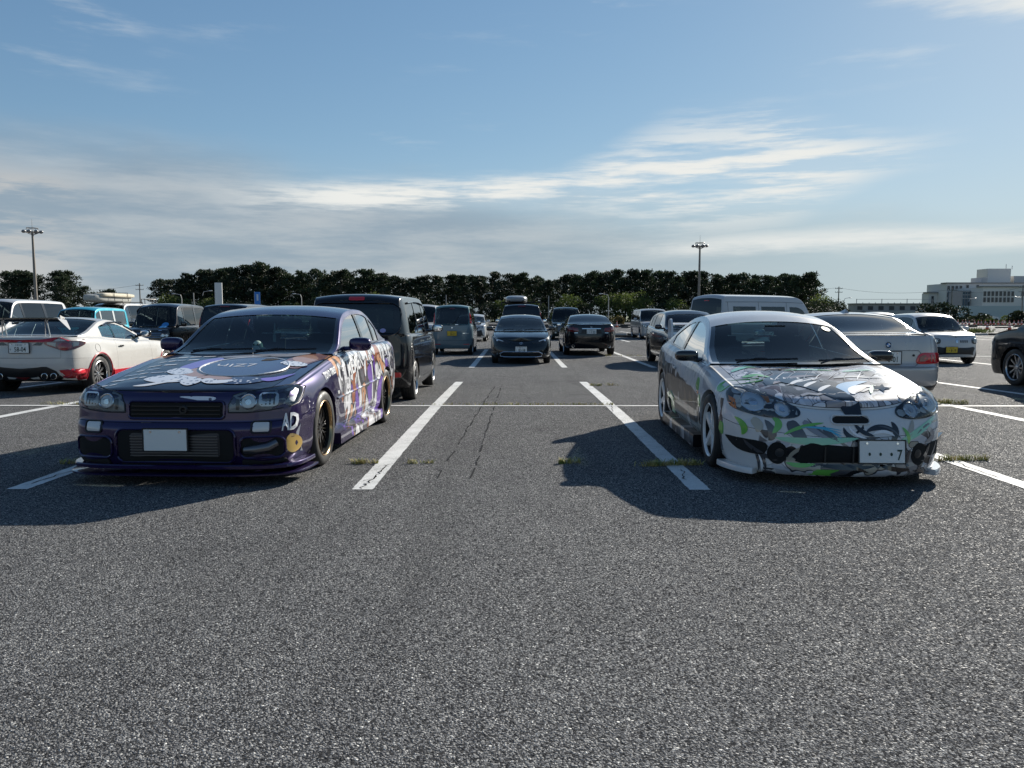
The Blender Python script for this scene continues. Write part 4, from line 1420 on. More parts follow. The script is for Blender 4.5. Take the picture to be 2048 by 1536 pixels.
# ------------------------------------------------------------------ white coupe with printed wrap
def white_coupe():
    spec = dict(L=4.39, W=1.73, wb=2.57, fo=.90, R=.312, sc=1.36, sd=4.10, step=.035, vs=21, archx=.034, flare=.012,
        fpts=[(0, 0), (.25, .012), (.48, .05), (.66, .115), (.80, .21), (.905, .35), (.965, .55)],
        rpts=[(0, 0), (.35, .012), (.60, .045), (.78, .11), (.90, .22), (.965, .40)],
        top=[(0, .575), (.10, .625), (.25, .675), (.5, .735), (.8, .785), (1.1, .83), (1.36, .86), (2.14, 1.235), (2.35, 1.30), (2.65, 1.335), (2.95, 1.315), (3.3, 1.22), (3.7, 1.07), (4.10, .945), (4.39, .895)],
        belt=[(0, .565), (.2, .62), (.45, .69), (.8, .755), (1.36, .835), (2.2, .875), (3.0, .915), (3.7, .945), (4.10, .94), (4.39, .885)],
        bot=[(0, .092), (.45, .095), (.6, .12), (1.3, .17), (3.1, .17), (4.0, .21), (4.39, .25)],
        side=[(0, .07), (.08, .035), (.25, .010), (.45, 0), (.62, -.004), (.8, .010), (.93, .035), (1, .085)],
        front=[(0, .035), (.06, .0), (.14, .0), (.22, .012), (.42, .0), (.58, .008), (.77, .04), (.91, .085), (1, .14)],
        wins=[(1.78, 2.70), (2.80, 3.45)], ws=(1.42, 2.12), rw=(3.05, 4.04), doors=[(1.44, 2.80)],
        kf=.22, kr=.10, rail=.055, crown=.06, ws_t=.90, tum=(.42, .30), fb=(.62, .62), bon_t=.90, shelf=.012,
        hood_bump=lambda x, s: .012 * math.exp(-((abs(x) - .42 - .10 * s) / .06) ** 2))
    sh = Shell(spec)
    root = thing('parked_car', 'white two-door coupe wrapped in grey and green abstract graphics with tall rear wing', 'car')
    sil = paint('silver_white_paint', (.62, .615, .60), .0, .3)
    side, fr, bon = livery_white(), livery_white_front(), livery_white_bonnet()
    bon.node_tree.nodes['Principled BSDF'].inputs['Coat Weight'].default_value = .7
    body_parts(sh, root, sil, m_bonnet=bon, m_side=side, m_bumper=fr, tint_rear=False, gap=.005)
    interior(sh, root)
    four_wheels(sh, root, 'five', M['wwhite'], rr=.228, w=.225, inset=-.005)
    mirrors(sh, root, M['gloss'], s=1.72, z=.905, size=(.22, .14, .105), out=.02)
    wipers(sh, root, xs=((-.55, -.02), (.15, .62)))
    for x in (-.24, .24): sh.patch(root, 'washer_jet', circle2(x, 1.02, .011, .011, 10), 'top', M['black'], off=.008)
    # nose
    lamp(sh, root, 'headlight', spline([(-.795, .58), (-.80, .665), (-.745, .715), (-.64, .705), (-.52, .665), (-.42, .62), (-.355, .575), (-.365, .535), (-.46, .515), (-.60, .52), (-.73, .545)], 4), 'front',
         [(-.66, .62, .072, .062), (-.475, .575, .048, .046)], house=mat('lamp_housing_dark', (.012, .013, .016), .2, coat=.5),
         extra=[([(-.795, .575), (-.765, .56), (-.765, .63), (-.795, .65)], M['amber']), ([(-.59, .665), (-.54, .66), (-.545, .625), (-.565, .62)], M['amber'])])
    slot = sh.patch(root, 'grille', spline([(-.13, .500), (-.10, .535), (.10, .535), (.13, .500), (.08, .488), (-.08, .488)], 4), 'front', M['under'], off=.004)
    frame_line(sh, root, 'grille_frame', rrect(-.14, .482, .14, .54, .025), 'front', sil, .006)
    low = sh.patch(root, 'lower_grille', [(-.40, .205), (-.37, .315), (-.30, .345), (.30, .345), (.37, .315), (.40, .205), (.36, .19), (-.36, .19)], 'front', M['under'], off=.008, step=.035)
    for k in range(3):
        h, n, d = sh.cast('front', -.2 + k * .2, .27)
        MB().box((-.2 + k * .2, h.y - .01, .262), (.012, .012, .12)).build('grille_bar', M['black'], low)
    for sg in (-1, 1):
        f = lambda pts: [(a * sg, b) for a, b in pts][::sg]
        fd = sh.patch(root, 'fog_duct', circle2(sg * .52, .258, .066, .084), 'front', M['under'], off=.005)
        sh.patch(fd, 'fog_lamp', circle2(sg * .505, .262, .030, .034, 14), 'front', M['house'], off=.008, bulge=.008)
        sh.patch(root, 'bumper_duct', f(spline([(.60, .33), (.80, .345), (.815, .325), (.76, .255), (.66, .235), (.60, .25)], 3)), 'front', M['under'], off=.005)
        h, n, d = sh.cast('front', sg * .80, .30)
        if sg > 0: MB().add([(sg * .80, h.y - .02, .335), (sg * .90, h.y + .10, .36), (sg * .92, h.y + .20, .24), (sg * .80, h.y - .01, .205),
                  (sg * .79, h.y + .02, .33), (sg * .87, h.y + .16, .35), (sg * .88, h.y + .24, .235), (sg * .79, h.y + .03, .20)],
                 [(0, 1, 2, 3), (7, 6, 5, 4), (0, 4, 5, 1), (1, 5, 6, 2), (2, 6, 7, 3), (3, 7, 4, 0)]).build('canard', M['gloss'], root)
    skirt(sh, root, 'front_lip', fr, .16, .56, .082, .125, .030)
    skirt(sh, root, 'side_skirt', side, 1.30, 3.10, .09, .20, .045)
    h, n, d = sh.cast('front', .2, .30)
    plate(root, (.20, h.y - .035, .292), 0, '', '・・・7', tilt=R(-6), kana='')
    gr1, gr2 = mat('green_print', (.13, .42, .06), .3, coat=1), mat('mint_print', (.20, .52, .34), .3, coat=1)
    dk, bl, blu = mat('charcoal_print', (.05, .05, .055), .3, coat=1), M['gloss'], mat('blue_print', (.05, .32, .62), .3, coat=1)
    pk, gy, wh, bg = mat('pink_print', (.55, .36, .34), .3, coat=1), mat('mid_grey_print', (.22, .22, .24), .3, coat=1), M['white'], mat('beige_print', (.34, .31, .25), .3, coat=1)
    F = lambda nm, p, m, **k: sh.patch(root, nm, p, 'front', m, off=k.pop('off', .0035), thick=0, **k)
    T = lambda nm, p, m, **k: sh.patch(root, nm, p, 'top', m, off=k.pop('off', .0035), thick=0, **k)

    def swoosh(fn, p0, p1, p2, w, m, off, w0=.0, w1=.0):
        """ribbon along a bent path, tapered at both ends"""
        L_, R_ = [], []
        for k in range(13):
            t = k / 12
            x = (1 - t) ** 2 * p0[0] + 2 * t * (1 - t) * p1[0] + t * t * p2[0]; y = (1 - t) ** 2 * p0[1] + 2 * t * (1 - t) * p1[1] + t * t * p2[1]
            dx = 2 * (1 - t) * (p1[0] - p0[0]) + 2 * t * (p2[0] - p1[0]); dy = 2 * (1 - t) * (p1[1] - p0[1]) + 2 * t * (p2[1] - p1[1])
            l = math.hypot(dx, dy) + 1e-9
            ww = max(.0015, w0 * (1 - t) + w1 * t + w * (4 * t * (1 - t)) ** .6)
            L_.append((x - dy / l * ww, y + dx / l * ww)); R_.append((x + dy / l * ww, y - dx / l * ww))
        fn('printed_ribbon', R_ + L_[::-1], m, off=off)

    cy = mat('cyan_print', (.06, .38, .55), .3, coat=1)
    # bumper: mint ribbons, dark bands falling from the lamps, crescents and ink strokes round the plate
    swoosh(F, (-.54, .375), (-.28, .335), (.04, .385), .026, gr2, .0045)
    swoosh(F, (.34, .35), (.50, .41), (.69, .525), .026, gr2, .0045)
    swoosh(F, (-.43, .50), (-.41, .43), (-.33, .355), .030, dk, .0036, .020, .012)
    swoosh(F, (-.34, .50), (-.27, .43), (-.13, .37), .022, gy, .0036, .012)
    swoosh(F, (-.31, .52), (-.24, .42), (-.10, .36), .006, dk, .0042)
    for k in range(4): swoosh(F, (-.36 + .05 * k, .455), (-.24 + .03 * k, .47 - .01 * k), (-.08, .44 - .02 * k), .005, cy, .0050)
    swoosh(F, (-.20, .47), (-.20, .42), (-.11, .375), .022, dk, .0046)
    swoosh(F, (-.06, .46), (-.05, .37), (.10, .365), .018, bl, .0042)
    swoosh(F, (-.02, .47), (.0, .40), (.10, .385), .008, wh, .0050)
    swoosh(F, (.02, .49), (.06, .42), (.16, .40), .016, bl, .0046)
    swoosh(F, (.10, .43), (.22, .50), (.34, .42), .020, bl, .0042)
    swoosh(F, (.15, .415), (.24, .455), (.31, .40), .012, wh, .0050)
    swoosh(F, (.19, .47), (.30, .47), (.36, .38), .007, dk, .0052)
    swoosh(F, (.56, .47), (.74, .38), (.57, .345), .024, gy, .0038)
    swoosh(F, (.50, .41), (.60, .50), (.74, .49), .008, dk, .0042)
    swoosh(F, (.47, .51), (.46, .44), (.40, .37), .020, bg, .0038)
    swoosh(F, (-.68, .50), (-.62, .46), (-.655, .405), .024, bg, .0038, .016)
    swoosh(F, (-.55, .515), (-.47, .49), (-.555, .405), .024, gr1, .0042)
    swoosh(F, (-.73, .335), (-.66, .24), (-.50, .195), .016, dk, .0042)
    for k, m_ in ((0, dk), (1, wh), (2, dk)): swoosh(F, (-.655 + .02 * k, .235), (-.63 + .02 * k, .18), (-.63 + .02 * k, .11), .007, m_, .0055 + .0005 * k)
    swoosh(F, (.62, .33), (.58, .22), (.50, .12), .016, dk, .0050)
    swoosh(F, (.70, .34), (.66, .22), (.60, .12), .008, gy, .0050)
    swoosh(F, (-.24, .185), (-.04, .15), (.16, .175), .016, bl, .0042)
    swoosh(F, (-.08, .20), (.04, .16), (.12, .13), .010, bl, .0048)
    F('printed_shape', [(-.31, .112), (-.25, .150), (-.09, .150), (-.15, .104)], gr1, off=.004, step=.03)
    F('printed_shape', [(-.10, .106), (.01, .148), (.10, .146), (.0, .106)], bl, off=.004, step=.03)
    F('printed_shape', [(-.60, .098), (-.605, .14), (-.54, .14), (-.52, .098)], dk, off=.004, step=.03)
    F('printed_shape', [(.60, .10), (.57, .14), (.47, .14), (.49, .10)], dk, off=.004, step=.03)
    swoosh(F, (-.78, .50), (-.70, .44), (-.74, .37), .020, gr1, .0040)
    swoosh(F, (-.60, .50), (-.52, .40), (-.58, .35), .028, dk, .0038)
    swoosh(F, (-.48, .40), (-.38, .47), (-.20, .49), .012, gr1, .0048)
    swoosh(F, (.30, .50), (.36, .42), (.28, .35), .024, bl, .0040)
    swoosh(F, (.38, .46), (.44, .40), (.42, .34), .014, gr1, .0050)
    swoosh(F, (-.30, .33), (-.45, .28), (-.44, .20), .014, bg, .0040)
    swoosh(F, (.44, .30), (.40, .22), (.43, .15), .014, dk, .0046)
    swoosh(F, (-.46, .19), (-.38, .16), (-.26, .19), .016, gr1, .0046)
    swoosh(F, (.20, .19), (.30, .14), (.44, .15), .016, bl, .0046)
    # bonnet: striped dark limb-like ribbon, blue wave, star, zigzag hem, ink strokes
    swoosh(T, (-.36, .64), (-.12, .66), (.06, .03), .066, bl, .0040, .05, .03)
    for a_, b_ in ((-.25, .615), (-.165, .545), (-.09, .44)): swoosh(T, (a_ - .05, b_ - .10), (a_ + .0, b_ - .02), (a_ + .085, b_ + .045), .012, wh, .0052, .008, .008)
    swoosh(T, (.05, .26), (.02, .50), (.34, .62), .050, blu, .0038, .01)
    swoosh(T, (.10, .28), (.12, .46), (.36, .50), .034, wh, .0046, .01)
    swoosh(T, (.12, .30), (.20, .38), (.30, .50), .012, mat('tan_light_print', (.55, .46, .38), .3, coat=1), .0052)
    swoosh(T, (.24, .30), (.28, .40), (.33, .50), .014, gr2, .0056)
    T('printed_star', [(.36, .34), (.385, .405), (.46, .42), (.405, .455), (.42, .53), (.372, .475), (.31, .51), (.338, .44), (.29, .40), (.35, .40)], bl, off=.0052)
    hem = []
    for k in range(15): hem.append((-.30 + .062 * k, .30 + .26 * (k / 14) ** 2 + (.018 if k % 2 else -.012)))
    T('printed_hem', hem + [(x, y - .035) for x, y in hem[::-1]], gy, off=.0034, step=.04)
    T('printed_hem', [(x, y - .030) for x, y in hem] + [(x, y - .042) for x, y in hem[::-1]], dk, off=.0040, step=.04)
    swoosh(T, (.44, .20), (.52, .44), (.68, .52), .050, dk, .0038)
    swoosh(T, (.50, .20), (.58, .36), (.66, .40), .018, gy, .0046)
    swoosh(T, (-.50, .50), (-.30, .86), (.06, .84), .090, bl, .0034)
    swoosh(T, (-.44, .52), (-.28, .78), (-.02, .80), .030, mat('maroon_print', (.09, .03, .035), .3, coat=1), .0038)
    swoosh(T, (-.34, .50), (-.18, .62), (.0, .72), .010, wh, .0042)
    for k in range(8):
        a_ = -.42 + .055 * k; b_ = .66 + .022 * k - .004 * k * k
        T('printed_thorn', [(a_, b_), (a_ + .012, b_ + .055), (a_ + .028, b_ + .006)], (wh, gy)[k % 2], off=.0046, step=.03)
    swoosh(T, (.10, .70), (.28, .86), (.50, .70), .040, gy, .0036)
    swoosh(T, (.14, .74), (.30, .80), (.44, .70), .010, wh, .0042)
    swoosh(T, (-.62, .78), (-.52, .84), (-.40, .74), .040, gr1, .0040)
    swoosh(T, (-.66, .98), (-.56, 1.12), (-.42, 1.10), .034, gr2, .0040)
    swoosh(T, (-.22, .98), (-.02, 1.06), (.20, .98), .026, gr2, .0040)
    swoosh(T, (.26, .94), (.40, 1.02), (.54, .98), .028, gr2, .0040)
    swoosh(T, (-.58, .56), (-.58, .70), (-.48, .80), .022, bg, .0040)
    for k in range(9):
        a_ = -.50 + .11 * k
        swoosh(T, (a_, .62 + .03 * (k % 3)), (a_ + .05, .80 - .04 * (k % 2)), (a_ + .16, .90 + .02 * (k % 4)), .0045, (dk, wh, gy)[k % 3], .0048)
    for k in range(7):
        a_ = -.58 + .19 * k
        swoosh(T, (a_, .84), (a_ + .10, .93), (a_ + .03, 1.0), .006, (gy, dk)[k % 2], .0044)
    for k, (s_, z_) in enumerate(((1.40, .66), (1.28, .52), (1.26, .36))):
        sh.patch(root, 'printed_shape', spline([(s_ - .05, z_ - .05), (s_ - .045, z_ + .04), (s_ + .02, z_ + .06), (s_ + .05, z_ - .02)], 4), 'left', gr1 if k != 2 else dk, off=.006, thick=.002)
    sh.patch(root, 'printed_shape', [(.52, .20), (.50, .45), (.55, .62), (.60, .62), (.57, .44), (.58, .20)], 'left', dk, off=.005, thick=.002)
    sh.patch(root, 'printed_shape', spline([(.50, .34), (.49, .42), (.53, .44), (.56, .38)], 4), 'left', gr1, off=.008, thick=.002)
    sh.patch(root, 'printed_shape', spline([(.62, .68), (.62, .75), (.70, .77), (.76, .70), (.70, .66)], 4), 'left', gr1, off=.006, thick=.002)
    sh.patch(root, 'printed_shape', [(2.72, .22), (2.66, .40), (2.86, .46), (3.06, .42), (3.02, .24)], 'left', gr1, off=.006, thick=.002)
    sh.patch(root, 'sill_duct', [(2.88, .24), (2.86, .36), (2.98, .38), (2.99, .25)], 'left', M['under'], off=.012, thick=.002)
    sh.both(root, 'side_marker', rrect(1.34, .575, 1.40, .605, .01), 'right', M['amber'])
    for vw in ('right', 'left'):
        frame_line(sh, root, 'window_sill_trim', [(1.62, .866), (2.2, .892), (2.9, .925), (3.5, .955)], vw, M['gloss'], .007, off=.002, closed=False)
    handles(sh, root, [2.62], .73, side)
    # wing on two uprights
    w = MB()
    h = sh.L / 2
    sec = [(-.10, 0), (-.06, .018), (.02, .022), (.11, .012), (.11, .004), (.0, -.008), (-.08, -.006)]
    vs, fs = [], []
    for i, x in enumerate((-.66, -.3, 0, .3, .66)):
        for a, b in sec: vs.append((x, 4.16 - h + a, 1.17 + b + .0))
    n = len(sec)
    for i in range(4):
        for k in range(n): fs.append((i * n + k, i * n + (k + 1) % n, (i + 1) * n + (k + 1) % n, (i + 1) * n + k))
    fs.append(tuple(range(n))); fs.append(tuple(reversed(range(4 * n, 5 * n))))
    sp_ = w.add(vs, fs).build('rear_wing', sil, root, smooth=True)
    for sg in (-1, 1):
        e = spline([(3.98, .90), (4.0, 1.08), (4.06, 1.22), (4.18, 1.24), (4.26, 1.18), (4.22, .90)], 4)
        v2 = [(sg * .68, a - h, b) for a, b in e] + [(sg * .655, a - h, b) for a, b in e]
        k = len(e)
        MB().add(v2, [tuple(range(k)), tuple(reversed(range(k, 2 * k)))] + [(i, (i + 1) % k, k + (i + 1) % k, k + i) for i in range(k)]).build('wing_upright', sil, root)
    sh.both(root, 'tail_light', rrect(.42, .70, .76, .83, .04), 'rear', M['red'], bulge=.01)
    z = float(sh.top(2.1))
    MB().box((0, 2.0 - h, z - .06), (.22, .03, .06), bev=.02).build('rear_view_mirror', M['trim'], root, smooth=True)
    hh, nn, d = sh.cast('top', .50, 2.02); sh.patch(root, 'windscreen_sticker', circle2(.50, 2.02, .04, .05, 14), 'top', mat('sticker_pale', (.55, .62, .45), .5), off=.001, thick=0)
    v, f = text_mesh('RECARO')
    mk('seat_lettering', [(.36 + a * .035, 1.36 - 1.28 + 2.585 - h - 1.36 + .0, .70 + b * .035) for a, b in v], f, mat('seat_letter', (.25, .25, .25), .7), root, smooth=False)
    place(root, 2.56, 7.80, -2.0)
    return root
# ------------------------------------------------------------------ ground, painted lines
def asphalt():
    g = NG('asphalt')
    P = g.co
    v1 = g.vor(P, 190); c1 = g.sep(v1.outputs['Color'])
    v2 = g.vor(g.warp(P, 60, .014), 122); c2 = g.sep(v2.outputs['Color'])
    big, _ = g.noise(P, .35, 5, .6)
    mid, _ = g.noise(P, 2.2, 5, .6)
    fin, _ = g.noise(P, 320, 2, .6)
    a = g.ramp(c1[0], [(0, (.030, .030, .031)), (.20, (.075, .075, .077)), (.44, (.13, .13, .132)), (.70, (.20, .199, .195)), (.90, (.31, .305, .29)), (.985, (.48, .47, .45))])
    b = g.ramp(c2[1], [(0, (.034, .034, .035)), (.26, (.10, .10, .102)), (.56, (.17, .169, .167)), (.86, (.28, .275, .265)), (.98, (.50, .49, .46))])
    c = g.mix(g.step(c2[2], .44, .46), a, b)
    gap = g.step(v2.outputs['Distance'], .54, .72)
    c = g.mix(g.ma('MULTIPLY', gap, .85), c, (.03, .03, .031))
    t = g.ma('ADD', g.ma('MULTIPLY', big, .5), g.ma('MULTIPLY', mid, .35))
    tone = g.ramp(t, [(.25, (1.12, 1.12, 1.13)), (.6, (1.5, 1.5, 1.48))], 'LINEAR')
    c = g.mix(1.0, c, tone, 'MULTIPLY')
    st, _ = g.noise(P, .9, 4, .55)
    ln, _ = g.noise(g.scale(P, (1.6, .10, 1)), 1.0, 4, .6)
    oil = g.vor(P, .55, 'F1', 1.0)
    spot = g.ma('MULTIPLY', g.step(g.ma('MULTIPLY_ADD', mid, .10, oil.outputs['Distance']), .17, .10), g.step(g.sep(oil.outputs['Color'])[0], .55, .6))
    dk = g.ma('MAXIMUM', g.ma('MULTIPLY', g.step(st, .56, .70), .22), g.ma('MULTIPLY', g.step(ln, .54, .70), .26))
    dk = g.ma('MAXIMUM', dk, g.ma('MULTIPLY', spot, .42))
    c = g.mix(dk, c, (.03, .03, .031))
    g.K(c, g.b.inputs['Base Color'])
    g.K(g.ma('MULTIPLY_ADD', g.step(c2[0], .88, .92), .28, .002), g.b.inputs['Specular IOR Level'])
    g.K(g.ma('MULTIPLY_ADD', c2[2], .35, .50), g.b.inputs['Roughness'])
    hgt = g.ma('ADD', g.ma('MULTIPLY', g.step(v1.outputs['Distance'], .6, .05), .5), g.ma('MULTIPLY', g.step(v2.outputs['Distance'], .7, .05), 1.2))
    hgt = g.ma('ADD', hgt, g.ma('MULTIPLY', fin, .3))
    hgt = g.ma('ADD', hgt, g.ma('MULTIPLY', c2[0], .9))
    bp = g.N('ShaderNodeBump'); bp.inputs['Strength'].default_value = 1.0; bp.inputs['Distance'].default_value = .0032
    g.K(hgt, bp.inputs['Height']); g.K(bp.outputs[0], g.b.inputs['Normal'])
    return g.m


def line_paint():
    g = NG('line_paint')
    n, _ = g.noise(g.co, 5, 6, .65)
    f, _ = g.noise(g.co, 70, 3, .6)
    c = g.ramp(g.ma('ADD', g.ma('MULTIPLY', n, .6), g.ma('MULTIPLY', f, .4)), [(.30, (.22, .22, .21)), (.40, (.52, .52, .50)), (.60, (.66, .66, .64))], 'LINEAR')
    g.K(c, g.b.inputs['Base Color']); g.b.inputs['Roughness'].default_value = .7; g.b.inputs['Specular IOR Level'].default_value = .2
    # chips through which the road shows
    ch, _ = g.noise(g.co, 130, 3, .6); pt, _ = g.noise(g.co, 2.6, 5, .65)
    chip = g.step(g.ma('ADD', ch, g.ma('MULTIPLY', g.ma('SUBTRACT', pt, .5), .55)), .645, .665)
    tr = g.N('ShaderNodeBsdfTransparent'); mx = g.N('ShaderNodeMixShader')
    g.K(chip, mx.inputs[0]); g.K(g.b.outputs[0], mx.inputs[1]); g.K(tr.outputs[0], mx.inputs[2])
    g.K(mx.outputs[0], [n_ for n_ in g.nt.nodes if n_.type == 'OUTPUT_MATERIAL'][0].inputs[0])
    bp = g.N('ShaderNodeBump'); bp.inputs['Strength'].default_value = .6; bp.inputs['Distance'].default_value = .003
    g.K(f, bp.inputs['Height']); g.K(bp.outputs[0], g.b.inputs['Normal'])
    return g.m


def sheet(name, m, x0, x1, ys, dz, wob=0.0, rnd=None):
    """a strip lying on the car park that follows its dip"""
    vs, fs = [], []
    for y in ys:
        a = rnd.uniform(-wob, wob) if rnd else 0; b = rnd.uniform(-wob, wob) if rnd else 0
        vs += [(x0 + a, y, gz(y) + dz), (x1 + b, y, gz(y) + dz)]
    for i in range(len(ys) - 1): fs.append((2 * i, 2 * i + 1, 2 * i + 3, 2 * i + 2))
    return mk(name, vs, fs, m, None, smooth=False, kind='structure')


def build_ground():
    ys = [-40, -10, 0] + [9 + .5 * k for k in range(28)] + [30, 60, 100, 149]
    xs = [-170, -60, -20, 0, 20, 60, 170]
    vs = [(x, y, gz(y)) for y in ys for x in xs]
    n = len(xs)
    fs = [(j * n + i, j * n + i + 1, (j + 1) * n + i + 1, (j + 1) * n + i) for j in range(len(ys) - 1) for i in range(n - 1)]
    mk('car_park', vs, fs, asphalt(), None, kind='structure')
    g = NG('rough_grass')
    a, _ = g.noise(g.co, .6, 6, .7); b, _ = g.noise(g.co, 6, 4, .7)
    c = g.ramp(g.ma('ADD', g.ma('MULTIPLY', a, .6), g.ma('MULTIPLY', b, .4)), [(.35, (.035, .055, .012)), (.5, (.075, .095, .025)), (.65, (.14, .13, .05))], 'LINEAR')
    g.K(c, g.b.inputs['Base Color']); g.b.inputs['Roughness'].default_value = .9
    S = 3000
    mk('ground', [(-S, -S, -.30), (S, -S, -.30), (S, S, -.30), (-S, S, -.30)], [(0, 1, 2, 3)], g.m, None, kind='structure')
    lp = line_paint()
    rnd = random.Random(3)

    def dense(a, b, st): n_ = max(1, int((b - a) / st)); return [a + (b - a) * k / n_ for k in range(n_ + 1)]
    for xc in (-3.70, -1.135, 1.365, 3.865):
        sheet('bay_line', lp, xc - .078, xc + .078, dense(5.60, 15.5 if abs(xc) < 1.5 else 15.2, .06), .004, .004, rnd)
    for xc in (-6.55, -9.1, -11.7, 6.25, 8.45, 11.0):
        sheet('bay_line', lp, xc - .075, xc + .075, dense(6.2, 15.4, .3), .004, .003, rnd)
    sheet('bay_line', lp, -14, 14, dense(10.86, 10.97, .04), .008)
    for xc in (-8.8, -6.3, -3.75, -1.18, 1.32, 3.72, 6.1, 8.6, 11.1, 13.6):
        sheet('bay_line', lp, xc - .08, xc + .08, dense(20.6, 31.5, 1.0), .004, .003, rnd)
    sheet('bay_line', lp, -16, 18, dense(26.2, 26.32, .06), .008)
    for y0 in (40.5, 56, 72):
        for xc in range(-30, 42, 3): sheet('bay_line', lp, xc - .08, xc + .08, [y0, y0 + 5, y0 + 10.5], .004)
    # the two long dark seams left by tyres and a joint across the bays
    tm = mat('tyre_mark', (.050, .050, .051), .95, spec=.0)
    for k, (xa, xb) in enumerate(((-.62, -.38), (-.35, -.26))):
        mb = MB()
        y = 6.0
        while y < 14.6:
            ln = rnd.uniform(.10, .5); t = (y - 6) / 8.6; x = xa + (xb - xa) * t + rnd.uniform(-.012, .012)
            t2 = min(1, (y + ln - 6) / 8.6); x2 = xa + (xb - xa) * t2 + rnd.uniform(-.012, .012)
            w = rnd.uniform(.004, .011)
            mb.add([(x - w, y, gz(y) + .003), (x + w, y, gz(y) + .003), (x2 + w, y + ln, gz(y + ln) + .003), (x2 - w, y + ln, gz(y + ln) + .003)], [(0, 1, 2, 3)])
            y += ln + (rnd.uniform(.0, .05) if rnd.random() < .75 else rnd.uniform(.1, .4))
        mb.build('tyre_mark', tm, None, kind='structure')

    def crack(pts, w, dz):
        vs, fs = [], []
        for i, (x, y) in enumerate(pts):
            ww = w * rnd.uniform(.35, 1.2) * (1 if 0 < i < len(pts) - 1 else .2)
            vs += [(x - ww, y - ww * .4, gz(y) + dz), (x + ww, y + ww * .4, gz(y) + dz)]
        for i in range(len(pts) - 1): fs.append((2 * i, 2 * i + 1, 2 * i + 3, 2 * i + 2))
        mk('crack', vs, fs, mat('crack_dark', (.02, .02, .02), .95, spec=.0), None, smooth=False, kind='structure')

    def zig(x0, y0, x1, y1, n, amp):
        return [(x0 + (x1 - x0) * k / n + rnd.uniform(-amp, amp), y0 + (y1 - y0) * k / n + rnd.uniform(-amp, amp) * .5) for k in range(n + 1)]
    crack(zig(-1.15, 5.61, -1.09, 6.55, 22, .020), .008, .0065)
    crack(zig(-1.20, 6.45, -1.02, 6.62, 8, .012), .004, .0068)
    crack(zig(-1.12, 6.0, -1.20, 5.85, 5, .010), .004, .0072)
    crack(zig(1.33, 5.95, 1.40, 6.35, 8, .02), .006, .0065)
    crack(zig(1.30, 10.2, 1.42, 11.4, 10, .02), .005, .0065)
    crack(zig(-3.72, 5.7, -3.68, 6.3, 9, .02), .007, .0065)
    crack(zig(3.82, 6.0, 3.90, 7.2, 12, .02), .005, .0065)
    tm2 = mat('seam', (.03, .03, .03), .95, spec=.0)
    tm = tm2
    crack(zig(-2.2, 6.62, 3.2, 6.55, 60, .010), .003, .003)
    crack(zig(-1.5, 11.03, 1.45, 11.04, 40, .008), .004, .003)
    return None


# ------------------------------------------------------------------ weeds in the joints
def weeds():
    rnd = random.Random(11)
    g = NG('dry_grass')
    n, _ = g.noise(g.co, 14, 2)
    c = g.ramp(n, [(.38, (.20, .24, .05)), (.5, (.38, .34, .11)), (.62, (.48, .40, .17))], 'LINEAR')
    g.K(c, g.b.inputs['Base Color']); g.b.inputs['Roughness'].default_value = .8
    def strip(x0, x1, y0, y1, count, hgt):
        mb = MB()
        cl = [rnd.random() for _ in range(max(4, int((x1 - x0) * 9)))]
        for _ in range(int(count * .7)):
            t = min(1, max(0, rnd.choice(cl) + rnd.gauss(0, .10)))
            x, y = x0 + (x1 - x0) * t, y0 + (y1 - y0) * t + rnd.gauss(0, .018)
            h = hgt * rnd.uniform(.3, 1); a = rnd.uniform(0, 6.28); ln = h * rnd.uniform(.5, 1.6); w = rnd.uniform(.0015, .0035)
            dx, dy = math.cos(a), math.sin(a); z = gz(y)
            mb.add([(x - dy * w, y + dx * w, z), (x + dy * w, y - dx * w, z), (x + dx * ln * .5 + dy * w, y + dy * ln * .5 - dx * w, z + h * .8), (x + dx * ln * .5 - dy * w, y + dy * ln * .5 + dx * w, z + h * .8), (x + dx * ln, y + dy * ln, z + h)],
                   [(0, 1, 2, 3), (3, 2, 4)])
        mb.build('weeds', g.m, None, kind='stuff')
    strip(-1.52, -1.20, 6.62, 6.62, 260, .045)
    strip(-.98, -.72, 6.62, 6.64, 120, .04)
    strip(.38, .56, 6.62, 6.66, 220, .05)
    strip(1.02, 1.62, 6.50, 6.58, 620, .06)
    strip(-1.5, 1.4, 11.02, 11.05, 700, .05)
    strip(1.36, 1.62, 14.5, 14.5, 160, .06)
    strip(1.7, 2.0, 14.7, 14.5, 80, .06)
    strip(-6.9, -6.3, 11.08, 11.1, 130, .06)
    strip(-3.95, -3.6, 6.6, 6.6, 160, .05)
    strip(3.65, 4.2, 6.75, 6.8, 420, .06)
    strip(5.9, 6.6, 11.3, 11.2, 420, .09)
    strip(6.75, 7.05, 13.3, 13.35, 130, .10)
    strip(3.0, 3.3, 26.4, 26.4, 90, .08)
    strip(3.6, 4.3, 26.5, 26.3, 120, .08)
# ------------------------------------------------------------------ the other parked cars
BOXF = [(0, 0), (.40, .010), (.68, .042), (.84, .10), (.94, .20), (.985, .38)]
BOXR = [(0, 0), (.45, .008), (.74, .03), (.88, .075), (.955, .15), (.99, .30)]


